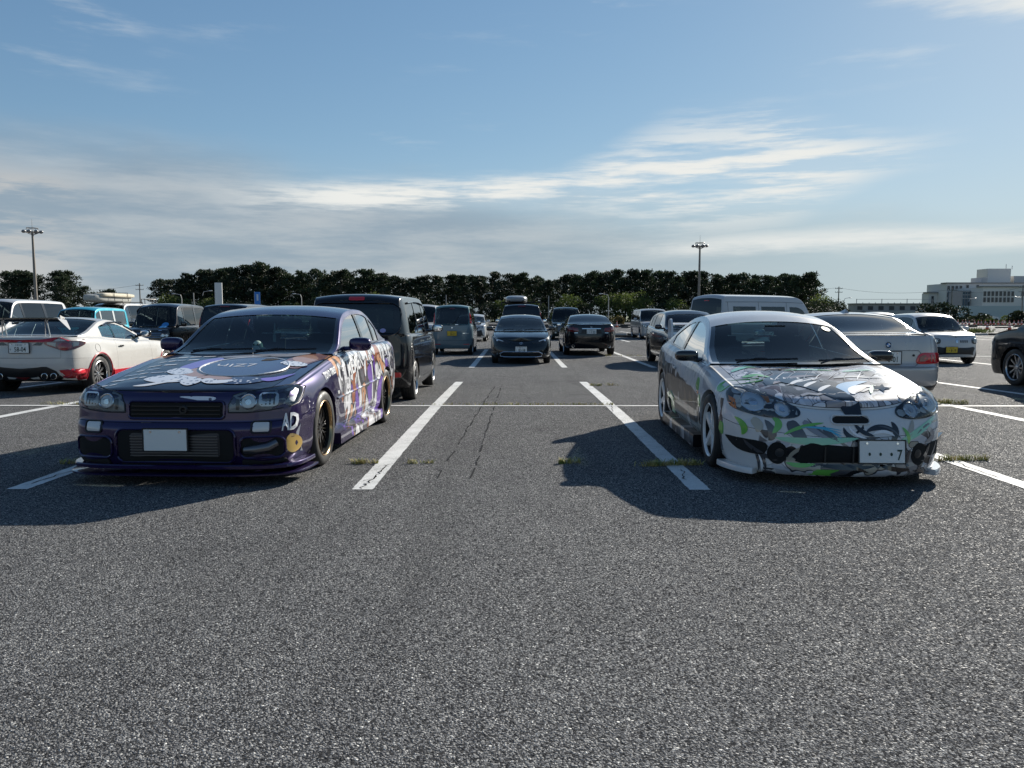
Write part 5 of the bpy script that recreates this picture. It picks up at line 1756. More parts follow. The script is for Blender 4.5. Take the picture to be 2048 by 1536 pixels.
def badge(sh, root, view, at, r, m, kind='ring'):
    """small round maker's badge: rings or a quartered roundel"""
    if kind == 'ellipses':
        o = sh.patch(root, 'badge', circle2(at[0], at[1], r * .2, r * .2, 8), view, m, off=.004, thick=0)
        for rx, ry, dy in ((r * 1.25, r * .85, 0), (r * .95, r * .34, r * .38), (r * .34, r * .78, 0)):
            frame_line(sh, o, 'badge_ring', circle2(at[0], at[1] + dy, rx, ry, 22), view, m, r * .10, off=.008)
    elif kind == 'roundel':
        o = sh.patch(root, 'badge', circle2(at[0], at[1], r, r, 24), view, M['inkk'], off=.008)
        frame_line(sh, o, 'badge_ring', circle2(at[0], at[1], r, r, 24), view, M['chrome'], r * .07, off=.010)
        for k in range(4):
            a0 = math.pi / 2 * k
            pts = [at] + [(at[0] + r * .62 * math.cos(a0 + math.pi / 2 * q / 6), at[1] + r * .62 * math.sin(a0 + math.pi / 2 * q / 6)) for q in range(7)]
            sh.patch(o, 'badge_quarter', pts, view, M['white'] if k % 2 else mat('badge_blue', (.03, .16, .45), .3), off=.012, thick=0)
    elif kind == 's':
        o = sh.patch(root, 'badge', [(at[0] + a * r, at[1] + b * r) for a, b in ((-.9, .3), (0, .95), (.9, .3), (.3, .2), (.9, -.3), (0, -.95), (-.9, -.3), (-.3, -.2))], view, m, off=.008)
    return o


def rear_plate(sh, root, z, top, num, kana, yellow=False, x=0.0, out=.03, view='rear'):
    h, n, d = sh.cast(view, x, z)
    if view == 'rear': plate(root, (x, h.y + out, z), math.pi, top, num, yellow, kana=kana)
    else: plate(root, (x, h.y - out, z), 0, top, num, yellow, kana=kana)


def white_red_coupe():
    spec = dict(L=4.24, W=1.775, wb=2.57, fo=.84, R=.312, sc=1.42, sd=3.86, step=.04, vs=19, archx=.04, flare=.02,
        rpts=[(0, 0), (.35, .012), (.60, .045), (.76, .10), (.88, .20), (.95, .38), (.985, .60)],
        top=[(0, .60), (.12, .66), (.4, .74), (.8, .80), (1.15, .85), (1.42, .88), (2.20, 1.20), (2.5, 1.285), (2.75, 1.30), (3.0, 1.275), (3.35, 1.17), (3.86, 1.00), (4.05, .985), (4.24, .965)],
        belt=[(0, .585), (.3, .66), (.8, .79), (1.42, .84), (2.2, .86), (2.9, .905), (3.4, .955), (3.86, .965), (4.1, .95), (4.24, .935)],
        bot=[(0, .16), (.6, .18), (1.3, .19), (3.0, .19), (3.9, .24), (4.24, .27)],
        rear=[(0, .12), (.15, .03), (.35, 0), (.6, .012), (.8, .03), (.93, .035), (1, .06)],
        wins=[(1.80, 2.68), (2.72, 3.15)], ws=(1.48, 2.18), rw=(2.98, 3.80), doors=[(1.50, 2.82)],
        kf=.18, kr=.10, rail=.055, crown=.055, tum=(.34, .30), shelf=.015, boot_x=.70, boot_v=.52, rb=(.58, .52))
    sh = Shell(spec)
    root = thing('parked_car', 'white sports coupe with red lower trim and thin rear wing on stays', 'car')
    w = paint('pearl_white_paint', (.50, .485, .455), 0, .3); red = paint('red_trim_paint', (.42, .012, .025), 0, .3)
    body_parts(sh, root, w, tint_rear=False)
    interior(sh, root); four_wheels(sh, root, 'twin10', M['alu'], rr=.228, w=.215, inset=.0)
    mirrors(sh, root, M['gloss'], s=1.80, z=.99)
    # red spoiler lip, trim and black diffuser
    sh.patch(root, 'tail_spoiler', [(-.82, .915), (-.82, .95), (-.6, .962), (.6, .962), (.82, .95), (.82, .915), (.5, .905), (.36, .890), (-.36, .890), (-.5, .905)], 'rear', red, off=.02, step=.05)
    sh.patch(root, 'badge_panel', [(-.34, .84), (-.37, .886), (.37, .886), (.34, .84)], 'rear', M['gloss'], off=.008)
    badge(sh, root, 'rear', (0, .872), .036, M['chrome'], 'ellipses')
    P = spline([(.40, .855), (.42, .90), (.62, .905), (.80, .90), (.83, .84), (.78, .775), (.68, .745), (.57, .78)], 3)
    for sg in (-1, 1):
        Q = [(a * sg, b) for a, b in P][::sg]
        t = sh.patch(root, 'tail_light', Q, 'rear', mat('tail_lamp_tray', (.30, .05, .05), .2, coat=1), off=.006)
        sh.patch(t, 'lamp_red', circle2(sg * .67, .82, .085, .062, 20), 'rear', M['red'], off=.010, bulge=.012)
        sh.patch(t, 'lamp_clear', [(sg * a, b) for a, b in ((.43, .862), (.44, .89), (.56, .885), (.555, .815))][::-sg], 'rear', M['clear'], off=.010)
        sh.patch(t, 'lamp_clear', [(sg * a, b) for a, b in ((.76, .88), (.80, .875), (.80, .83), (.765, .81))][::-sg], 'rear', M['clear'], off=.010)
        sh.patch(t, 'lamp_cover', Q, 'rear', M['lens'], off=.016, bulge=.012)
    rear_plate(sh, root, .80, '大宮 303', '58-04', 'そ')
    dif = sh.patch(root, 'rear_diffuser', [(-.66, .20), (-.55, .42), (-.42, .49), (.42, .49), (.55, .42), (.66, .20), (.3, .175), (-.3, .175)], 'rear', M['black'], off=.010)
    sh.patch(dif, 'rear_fog_lamp', [(-.12, .32), (.12, .32), (0, .27)], 'rear', M['redd'], off=.016)
    for sg in (-1, 1): sh.patch(dif, 'reversing_lamp', [(sg * .12, .305), (sg * .26, .325), (sg * .26, .29), (sg * .15, .29)][::sg], 'rear', M['clear'], off=.016)
    for sg in (-1, 1):
        sh.patch(root, 'bumper_corner_trim', [(sg * a, b) for a, b in ((.66, .22), (.60, .43), (.70, .44), (.84, .44), (.875, .42), (.87, .22), (.76, .20))][::-sg], 'rear', red, off=.010)
        for dx in (-.07, .07):
            h, n, d = sh.cast('rear', sg * .44 + dx, .33)
            MB().lathe([(-.06, .050), (.012, .052), (.014, .046), (-.05, .044), (-.05, .001)], 20, axis='y', c=(sg * .44 + dx, h.y + .03, .33)).build('exhaust_tip', M['chrome'], root, smooth=True)
            MB().lathe([(.0, .044), (.001, .001)], 16, axis='y', c=(sg * .44 + dx, h.y + .03, .33)).build('exhaust_bore', M['under'], root)
    skirt(sh, root, 'side_skirt', red, 1.22, 3.02, .14, .36, .03)
    for vw in ('right', 'left'):
        for sw in sh.wheels:
            pts = [(sw + math.cos(R(a)) * .372, .312 + math.sin(R(a)) * .372) for a in range(-8, 189, 7)]
            frame_line(sh, root, 'arch_trim', pts, vw, red, .016, off=-.002, closed=False)
        sh.patch(root, 'quarter_trim', [(3.06, .22), (2.99, .30), (2.96, .38), (3.03, .38), (3.05, .30)], vw, red, off=.008)
        sh.patch(root, 'bumper_side_trim', [(3.79, .22), (3.77, .43), (4.02, .44), (4.06, .24)], vw, red, off=.008)
        sh.patch(root, 'door_lower_mesh', [(1.75, .305), (2.45, .285), (2.72, .30), (2.74, .325), (2.4, .325), (1.8, .335)], vw, mat('checker_trim', (.12, .12, .12), .5), off=.006)
        frame_line(sh, root, 'fuel_flap', circle2(3.45, .77, .075, .07, 20), vw, mat('panel_gap', (.10, .10, .10), .6), .003, off=.001)
        frame_line(sh, root, 'window_visor', [(1.95, 1.035), (2.2, 1.15), (2.45, 1.205), (2.75, 1.20), (3.0, 1.145)], vw, M['gloss'], .016, off=.008, closed=False)
    handles(sh, root, [2.66], .775, M['chrome'])
    sh.text(root, 'bumper_lettering', 'TRD', 'rear', (0.25, .585), .035, M['black'], flip=True, sx=1.3, shear=.25) if False else None
    # wing: one slim blade carried on two pairs of stays
    h = sh.L / 2
    m = MB(); sec = [(-.13, -.01), (-.07, .018), (.03, .024), (.12, .050), (.12, .036), (.0, -.014), (-.11, -.022)]
    xs = [-.62, -.3, 0, .3, .62]; vs = [(x, 4.06 - h + a, 1.245 + b) for x in xs for a, b in sec]; n = len(sec)
    fs = [(i * n + k, i * n + (k + 1) % n, (i + 1) * n + (k + 1) % n, (i + 1) * n + k) for i in range(4) for k in range(n)] + [tuple(range(n)), tuple(reversed(range(4 * n, 5 * n)))]
    m.add(vs, fs).build('rear_wing', M['gloss'], root, smooth=True)
    for sg in (-1, 1):
        for dx in (-.03, .03): MB().tube([(sg * .36 + dx * 1.3, 4.03 - h, .975), (sg * .36 + dx * .4, 4.06 - h, 1.245)], .010, 6).build('wing_stay', M['chrome'], root, smooth=True)
        MB().add([(sg * .62, 3.94 - h, 1.26), (sg * .62, 4.18 - h, 1.285), (sg * .80, 4.16 - h, 1.10), (sg * .78, 4.10 - h, 1.11), (sg * .63, 3.94 - h, 1.255), (sg * .63, 4.18 - h, 1.28), (sg * .805, 4.16 - h, 1.095), (sg * .785, 4.10 - h, 1.105)],
                 [(0, 1, 2, 3), (7, 6, 5, 4), (0, 4, 5, 1), (1, 5, 6, 2), (2, 6, 7, 3), (3, 7, 4, 0)]).build('wing_end_plate', w, root)
    hh, nn, d = sh.cast('top', 0, 2.95)
    MB().add([(-.012, 2.90 - h, hh.z), (.012, 2.90 - h, hh.z), (.012, 3.06 - h, hh.z - .02), (-.012, 3.06 - h, hh.z - .02), (0, 3.05 - h, hh.z + .055)], [(0, 1, 4), (1, 2, 4), (2, 3, 4), (3, 0, 4)]).build('roof_antenna', w, root)
    place(root, -8.14, 14.70, 180)


def silver_coupe():
    spec = dict(L=4.49, W=1.757, wb=2.725, fo=.77, R=.31, sc=1.50, sd=3.98, step=.045, vs=19, archx=.04,
        rpts=[(0, 0), (.35, .010), (.60, .035), (.76, .085), (.87, .17), (.94, .32), (.98, .55)],
        top=[(0, .66), (.15, .73), (.5, .80), (1.0, .87), (1.50, .93), (2.25, 1.28), (2.6, 1.355), (2.9, 1.36), (3.2, 1.33), (3.98, 1.06), (4.2, 1.05), (4.49, 1.035)],
        belt=[(0, .65), (.3, .72), (.8, .82), (1.5, .91), (2.5, .93), (3.4, .985), (3.98, 1.01), (4.3, 1.01), (4.49, 1.0)],
        bot=[(0, .17), (.6, .19), (1.3, .21), (3.1, .21), (4.0, .23), (4.49, .26)],
        rear=[(0, .10), (.10, .03), (.18, -.01), (.44, -.02), (.47, .015), (.7, .03), (.9, .05), (1, .07)],
        wins=[(1.85, 2.75), (2.82, 3.45)], ws=(1.56, 2.22), rw=(3.22, 3.92), doors=[(1.55, 2.88)],
        kf=.14, kr=.12, crown=.055, tum=(.30, .30), boot_x=.72, boot_v=.50, rb=(.55, .46), vs_=0)
    sh = Shell(spec)
    root = thing('parked_car', 'silver two-door coupe seen from behind with red tail lights and a roof fin aerial', 'car')
    s = paint('silver_paint', (.44, .43, .42), .25, .32)
    body_parts(sh, root, s, tint_rear=True, rear_mat=M['pg'])
    interior(sh, root); four_wheels(sh, root, 'seven', M['alu'], w=.215, inset=.01); mirrors(sh, root, s)
    badge(sh, root, 'rear', (0, .905), .041, M['chrome'], 'roundel')
    rear_plate(sh, root, .735, '宮城 300', '・6-01', 'さ', out=.02)
    frame_line(sh, root, 'boot_recess_line', [(-.40, .64), (-.36, .615), (.36, .615), (.40, .64), (.45, .80), (.42, .83), (-.42, .83), (-.45, .80)], 'rear', mat('panel_gap', (.10, .10, .10), .6), .004, off=.001)
    for sg in (-1, 1):
        P = [(sg * a, b) for a, b in spline([(.40, .655), (.40, .73), (.46, .795), (.60, .80), (.74, .795), (.77, .74), (.76, .66), (.58, .65)], 3)][::sg]
        t = sh.patch(root, 'tail_light', P, 'rear', M['red'], off=.010, bulge=.014)
        sh.patch(t, 'lamp_section', [(sg * a, b) for a, b in ((.42, .68), (.43, .745), (.50, .775), (.55, .72), (.50, .68))][::sg], 'rear', M['redd'], off=.024, thick=0)
        for k in range(3): sh.patch(t, 'lamp_rib', [(sg * a, b) for a, b in ((.59 + .055 * k, .675), (.585 + .055 * k, .77), (.60 + .055 * k, .77), (.605 + .055 * k, .675))][::sg], 'rear', M['redd'], off=.025, thick=0)
    frame_line(sh, root, 'bumper_seam_shade', [(-.78, .605), (-.4, .60), (.4, .60), (.78, .605)], 'rear', mat('panel_gap', (.10, .10, .10), .6), .005, off=.001, closed=False)  # dark bead: bumper gap plus the painted shading line of the ledge
    sh.patch(root, 'boot_lock', circle2(-.35, .765, .016, .016, 12), 'rear', M['inkk'], off=.008)
    sh.patch(root, 'rear_valance', [(-.80, .262), (-.76, .40), (.76, .40), (.80, .262), (.5, .25), (-.5, .25)], 'rear', M['black'], off=.012)
    skirt(sh, root, 'boot_spoiler', s, 4.44, 4.49, 1.0, 1.022, .0, inn=.05) if False else None
    h = sh.L / 2; hh, nn, d = sh.cast('top', 0, 2.98)
    MB().add([(-.045, 2.90 - h, hh.z), (.045, 2.90 - h, hh.z), (.05, 3.10 - h, hh.z - .03), (-.05, 3.10 - h, hh.z - .03), (0, 3.06 - h, hh.z + .05)], [(0, 1, 4), (1, 2, 4), (2, 3, 4), (3, 0, 4)]).build('roof_antenna', s, root, smooth=False)
    place(root, 5.07, 12.70, 180)


def wedge_hatch():
    spec = dict(L=4.6, W=1.78, wb=2.75, fo=.93, R=.345, sc=1.12, sd=4.36, step=.055, vs=17,
        fpts=[(0, 0), (.28, .012), (.52, .05), (.72, .12), (.86, .23), (.945, .40), (.985, .62)],
        top=[(0, .66), (.10, .735), (.35, .82), (.7, .895), (1.12, .95), (2.05, 1.31), (2.4, 1.405), (2.75, 1.425), (3.2, 1.39), (3.8, 1.24), (4.36, 1.06), (4.6, 1.02)],
        belt=[(0, .65), (.3, .76), (.7, .85), (1.12, .90), (2.0, .93), (3.2, .98), (4.0, 1.03), (4.36, 1.03), (4.6, 1.0)],
        bot=[(0, .19), (.6, .20), (1.4, .21), (3.2, .21), (4.6, .30)],
        front=[(0, .05), (.15, .0), (.35, .0), (.5, .012), (.7, .05), (.88, .10), (1, .17)],
        wins=[(1.75, 2.65), (2.70, 3.55)], ws=(1.18, 2.10), rw=(3.4, 4.30), doors=[(1.45, 2.66), (2.66, 3.6)],
        kf=.20, kr=.06, crown=.06, tum=(.32, .30), gate=True, black_arch=True)
    sh = Shell(spec)
    root = thing('parked_car', 'black wedge-nosed hatchback facing the camera with silver lower grille surround', 'car')
    k = paint('black_green_paint', (.010, .014, .016), .3, .25)
    body_parts(sh, root, k); interior(sh, root); four_wheels(sh, root, 'swirl', M['alu'], w=.195); mirrors(sh, root, M['gloss'])
    for sg in (-1, 1):
        f = lambda p: [(a * sg, b) for a, b in p][::sg]
        h = sh.patch(root, 'headlight', f([(.30, .635), (.52, .665), (.70, .725), (.80, .79), (.80, .72), (.70, .655), (.55, .60), (.36, .595)]), 'front', M['house'], off=.005)
        sh.patch(h, 'lamp_strip', f([(.50, .665), (.70, .73), (.795, .785), (.79, .765), (.70, .705), (.52, .65)]), 'front', M['clear'], off=.010)
        sh.patch(h, 'lamp_lens', circle2(sg * .68, .685, .028, .024, 14), 'front', M['reflector'], off=.010)
        sh.patch(root, 'corner_lamp', f([(.66, .315), (.84, .335), (.85, .31), (.68, .295)]), 'front', M['clear'], off=.010)
        sh.patch(root, 'corner_duct', f([(.64, .27), (.66, .36), (.84, .37), (.85, .26)]), 'front', M['black'], off=.004)
    sh.patch(root, 'lower_grille', rrect(-.56, .235, .56, .345, .05), 'front', M['under'], off=.006)
    frame_line(sh, root, 'grille_surround', [(-.50, .365), (-.60, .31), (-.58, .245), (-.44, .225), (.44, .225), (.58, .245), (.60, .31), (.50, .365)], 'front', M['chrome'], .013, off=.012)
    badge(sh, root, 'front', (0, .60), .036, M['chrome'], 'ellipses')
    rear_plate(sh, root, .435, '練馬 301', '83-58', 'そ', view='front', out=.02)
    wipers(sh, root)
    place(root, .16, 24.15, 0)


def black_saloon():
    spec = dict(L=4.75, W=1.80, wb=2.75, fo=.92, R=.335, sc=1.50, sd=4.22, step=.055, vs=17,
        rpts=[(0, 0), (.35, .012), (.60, .045), (.76, .10), (.87, .19), (.945, .36), (.985, .60)],
        top=[(0, .70), (.15, .77), (.5, .84), (1.0, .91), (1.5, .97), (2.3, 1.34), (2.7, 1.435), (3.05, 1.44), (3.4, 1.40), (4.22, 1.12), (4.5, 1.10), (4.75, 1.08)],
        belt=[(0, .69), (.3, .77), (.8, .87), (1.5, .94), (2.5, .965), (3.6, 1.01), (4.22, 1.05), (4.6, 1.05), (4.75, 1.03)],
        bot=[(0, .20), (.6, .22), (1.4, .22), (3.3, .22), (4.75, .28)],
        wins=[(1.95, 2.75), (2.82, 3.62)], ws=(1.56, 2.30), rw=(3.46, 4.16), doors=[(1.6, 2.78), (2.78, 3.75)],
        kf=.16, kr=.10, crown=.06, tum=(.34, .30))
    sh = Shell(spec)
    root = thing('parked_car', 'black four-door saloon seen from behind with chrome strip over its white plate', 'car')
    k = paint('black_paint', (.008, .008, .010), .2, .22)
    body_parts(sh, root, k); interior(sh, root); four_wheels(sh, root, 'seven', M['alu'], w=.215, inset=.01); mirrors(sh, root, k)
    sh.both(root, 'tail_light', [(.42, .86), (.46, .96), (.66, 1.0), (.80, .985), (.80, .84), (.60, .82)], 'rear', M['redd'], off=.008, bulge=.008)
    sh.patch(root, 'boot_trim', [(-.32, .93), (-.32, .955), (.32, .955), (.32, .93)], 'rear', M['chrome'], off=.02)
    sh.patch(root, 'plate_recess', [(-.36, .77), (-.32, .92), (.32, .92), (.36, .77)], 'rear', M['black'], off=.004)
    badge(sh, root, 'rear', (0, .995), .030, M['chrome'], 'ellipses')
    rear_plate(sh, root, .845, '習志野 31', '・1 22', 'そ')
    sh.patch(root, 'boot_spoiler', [(-.70, 1.02), (-.68, 1.05), (.68, 1.05), (.70, 1.02), (0, 1.03)], 'rear', k, off=.03)
    sh.patch(root, 'bumper_reflector', [(-.52, .385), (-.52, .40), (.52, .40), (.52, .385)], 'rear', M['redd'], off=.008)
    for sg in (-1, 1):
        h, n, d = sh.cast('rear', sg * .62, .36)
        MB().lathe([(-.05, .05), (.01, .052), (.01, .046), (-.04, .044), (-.04, .001)], 16, axis='y', c=(sg * .62, h.y + .02, .34)).build('exhaust_tip', M['chrome'], root, smooth=True)
        sh.patch(root, 'trim_badge', rrect(sg * .52 - .06, .79, sg * .52 + .06, .808, .004), 'rear', M['chrome'], off=.008)
    place(root, 2.60, 28.75, 180)


def boxy(L, W, H, hood, nose=.86, belt=.98, R_=.28, wb=None, fo=None, win3=True, rake=.45, slope=.16, tum=(.10, .10), hatch_n=.02, step=.055, roofdrop=.02, bot=.19, crown=.06, **kw):
    """tall one-box body: kei wagon, minivan or van"""
    wb = wb or L * .72; fo = fo or L * .155
    sc = hood; wt = hood + rake
    ww = sc + .30
    d = dict(L=L, W=W, wb=wb, fo=fo, R=R_, sc=sc, sd=L - .06, step=step, vs=15, fpts=BOXF, rpts=BOXR,
        top=[(0, nose - .03), (.08, nose + .02), (sc * .5, nose + (belt - nose) * .62 + .03), (sc, belt + .03), (wt, H - .09), (wt + .25, H - .015), (L * .55, H), (L - slope - .28, H - roofdrop), (L - slope - .08, H - roofdrop - .05), (L - .06, belt + .06), (L, belt + .02)],
        belt=[(0, nose - .05), (sc * .5, nose + (belt - nose) * .55), (sc, belt), (L * .6, belt + .01), (L - .06, belt + .03), (L, belt + .01)],
        bot=[(0, bot), (L * .5, bot), (L, bot + .04)],
        front=[(0, .06), (.12, .012), (.3, 0), (.6, .01), (.85, .03), (1, .09)],
        rear=[(0, .05), (.15, .008), (.4, 0), (.7, .004), (1, .02)],
        side=[(0, .05), (.1, .02), (.3, .002), (.6, 0), (.85, .008), (1, .035)],
        wins=[(ww, L * .40), (L * .42, L * .65)] + ([(L * .68, L - slope - .20)] if win3 else []),
        ws=(sc + .02, wt - .01), rw=(L - slope - .06, L - .07), doors=[(sc + .05, L * .41), (L * .41, L * .67)],
        kf=.10, kr=.03, crown=crown, tum=tum, rail=.075, win_lo=.03, shelf=.012, gate=True, boot_x=.90, boot_v=.35, rw_t=.90, fb=(.30, .5), rb=(.22, .40))
    d.update(kw)
    return d


def teal_grey_wagon():
    sh = Shell(boxy(3.395, 1.475, 1.785, .62, belt=1.02))
    root = thing('parked_car', 'blue-grey tall kei wagon seen from behind with yellow plate', 'car')
    p = paint('blue_grey_paint', (.115, .175, .205), .15, .35); r = paint('pale_teal_roof_paint', (.12, .22, .21), .1, .35)
    body_parts(sh, root, p, m_roof=r); interior(sh, root); four_wheels(sh, root, 'seven', M['alu'], w=.165, rr=.19); mirrors(sh, root, M['gloss'], size=(.17, .12, .16))
    sh.both(root, 'tail_light', [(.615, 1.10), (.60, 1.50), (.655, 1.50), (.675, 1.10)], 'rear', M['red'], off=.014, bulge=.01)
    sh.patch(root, 'tailgate_bar', rrect(-.42, .845, .42, .90, .01), 'rear', p, off=.014)
    rear_plate(sh, root, .765, '相模 580', '24-21', 'そ', yellow=True)
    badge(sh, root, 'rear', (0, .965), .028, M['chrome'], 's')
    sh.patch(root, 'trim_badge', rrect(-.58, .755, -.38, .785, .005), 'rear', M['chrome'], off=.010)
    sh.both(root, 'bumper_reflector', rrect(.40, .375, .60, .395, .006), 'rear', M['red'], off=.010)
    MB().tube([sh.cast('rear', a, b)[0] + Vector((0, .025, 0)) for a, b in ((-.02, 1.10), (-.12, 1.18), (-.22, 1.34))], .009, 5).build('wiper', M['black'], root)
    sh.patch(root, 'brake_light', rrect(-.09, 1.62, .09, 1.645, .005), 'rear', M['redd'], off=.012)
    handles(sh, root, [1.25, 2.1], .93, p)
    place(root, -2.23, 28.75, 180)


def black_cube_wagon():
    d = boxy(3.85, 1.66, 1.655, .78, belt=.99, slope=.10, rake=.40, tum=(.16, .10), R_=.31, wb=2.53, fo=.70, bot=.20)
    d['rpts'] = [(0, 0), (.45, .01), (.72, .04), (.86, .10), (.945, .20), (.985, .40)]
    d.update(rw_t=.84, crown=.05, rear=[(0, .10), (.15, .03), (.38, .0), (.7, .02), (1, .03)])
    sh = Shell(d)
    root = thing('parked_car', 'black rounded cube-shaped wagon with tinted wraparound rear window', 'car')
    k = paint('black_paint', (.008, .008, .010), .2, .22)
    body_parts(sh, root, k, m_pillar=k, tint_side=M['pg']); interior(sh, root); four_wheels(sh, root, 'five', M['alu'], w=.21, rr=.215, inset=.015); mirrors(sh, root, M['gloss'])
    sh.patch(root, 'brake_light', rrect(-.115, 1.535, .115, 1.585, .015), 'rear', mat('brake_light_red', (.55, .01, .015), .2, coat=1), off=.012, bulge=.008)
    frame_line(sh, root, 'rear_window_surround', rrect(-.66, 1.02, .66, 1.50, .16), 'rear', M['gloss'], .014, off=.004)
    sh.patch(root, 'window_sticker', circle2(-.40, 1.09, .045, .032, 16), 'rear', mat('sticker_blue', (.30, .32, .55), .5), off=.004, thick=0)
    sh.patch(root, 'window_sticker', circle2(-.29, 1.09, .035, .022, 16), 'rear', mat('sticker_grey', (.35, .36, .34), .5), off=.004, thick=0)
    sh.both(root, 'tail_light', rrect(.46, .40, .66, .47, .02), 'rear', M['red'], off=.010)
    rear_plate(sh, root, .72, '', '', '')
    for vw in ('right', 'left'):
        frame_line(sh, root, 'window_visor', [(1.35, 1.50), (1.9, 1.53), (2.5, 1.53), (3.2, 1.50)], vw, M['gloss'], .016, off=.006, closed=False)
    handles(sh, root, [1.42, 2.38], .90, M['chrome'])
    place(root, -2.36, 13.25, 180)


def black_kei():
    sh = Shell(boxy(3.395, 1.475, 1.79, .62, belt=1.03, nose=.93))
    root = thing('parked_car', 'dark grey tall kei wagon facing the camera with chrome grille bars', 'car')
    k = paint('charcoal_paint', (.022, .023, .027), .5, .28)
    body_parts(sh, root, k, m_pillar=k); interior(sh, root); four_wheels(sh, root, 'seven', M['alu'], w=.165, rr=.19); mirrors(sh, root, M['gloss'], size=(.17, .12, .16), s=.95)
    sh.patch(root, 'grille', rrect(-.46, .70, .46, .87, .03), 'front', M['gloss'], off=.006)
    for z in (.725, .79, .85):
        pts = [sh.cast('front', -.5 + k_ * .1, z)[0] + Vector((0, -.022, 0)) for k_ in range(11)]
        MB().tube(pts, .012, 6).build('grille_bar', M['chrome'], root, smooth=True)
    lamp(sh, root, 'headlight', rrect(.45, .70, .69, .86, .03), 'front', [(.54, .78, .05, .05), (.63, .78, .035, .045)], bulge=.012)
    for z in (.93,): sh.patch(root, 'bonnet_trim', rrect(-.5, z - .008, .5, z + .008, .006), 'front', M['chrome'], off=.012)
    rear_plate(sh, root, .55, '', '', '', view='front')
    sh.both(root, 'fog_lamp', circle2(.55, .42, .04, .04, 14), 'front', M['clear'], off=.010)
    handles(sh, root, [1.28, 2.12], .96, M['chrome'])
    v = sh.patch(root, 'windscreen_sticker', circle2(.38, 1.10, .10, .08, 18), 'front', mat('sticker_sky_blue', (.04, .22, .50), .5), off=.001, thick=0)
    place(root, -11.40, 25.30, 0)


def teal_kei():
    sh = Shell(boxy(3.395, 1.475, 1.70, .78, belt=1.00, nose=.92, rake=.36, win3=True, slope=.12))
    root = thing('parked_car', 'turquoise boxy kei crossover with white roof pillars behind the white sports coupe', 'car')
    t = paint('turquoise_paint', (.02, .36, .48), .1, .32); wht = paint('off_white_paint', (.55, .58, .58), 0, .3)
    body_parts(sh, root, t, m_pillar=wht, tint_side=M['sg']); interior(sh, root); four_wheels(sh, root, 'seven', M['alu'], w=.165, rr=.19); mirrors(sh, root, M['gloss'])
    lamp(sh, root, 'headlight', circle2(.52, .80, .11, .11), 'front', [(.52, .80, .07, .07)])
    sh.patch(root, 'grille', rrect(-.4, .76, .4, .84, .02), 'front', M['gloss'], off=.006)
    wipers(sh, root, xs=((-.45, 0), (.05, .5)))
    rear_plate(sh, root, .5, '', '', '', view='front', yellow=True)
    place(root, -14.95, 26.90, 0)


def small_white_kei():
    spec = boxy(3.395, 1.475, 1.475, .72, belt=.92, nose=.80, rake=.60, slope=.26, win3=False, tum=(.22, .16), bot=.20, kf=.14)
    spec['fpts'] = [(0, 0), (.35, .012), (.62, .05), (.78, .105), (.90, .20), (.965, .36), (.99, .52)]
    sh = Shell(spec)
    root = thing('parked_car', 'small white kei hatchback facing the camera with yellow plate in a black lower grille', 'car')
    w = paint('white_paint', (.50, .50, .495), 0, .3)
    body_parts(sh, root, w); interior(sh, root); four_wheels(sh, root, 'seven', M['alu'], w=.165, rr=.18); mirrors(sh, root, w, size=(.17, .12, .13))
    lamp(sh, root, 'headlight', spline([(.46, .60), (.45, .72), (.56, .745), (.67, .74), (.69, .66), (.64, .585)], 3), 'front', [(.57, .665, .055, .055)], bulge=.02)
    sh.patch(root, 'lower_grille', [(-.52, .26), (-.56, .47), (-.50, .50), (.50, .50), (.56, .47), (.52, .26)], 'front', M['black'], off=.006)
    for k in range(4): sh.patch(root, 'grille_slot', rrect(.10 + .06 * k, .62, .13 + .06 * k, .69, .005), 'front', M['under'], off=.005)
    badge(sh, root, 'front', (0, .655), .05, M['chrome'], 's')
    rear_plate(sh, root, .42, '足立 580', '・8 19', 'い', view='front', yellow=True, x=-.16)
    wipers(sh, root, xs=((-.48, -.02), (.05, .5)))
    place(root, 12.62, 23.75, 0)


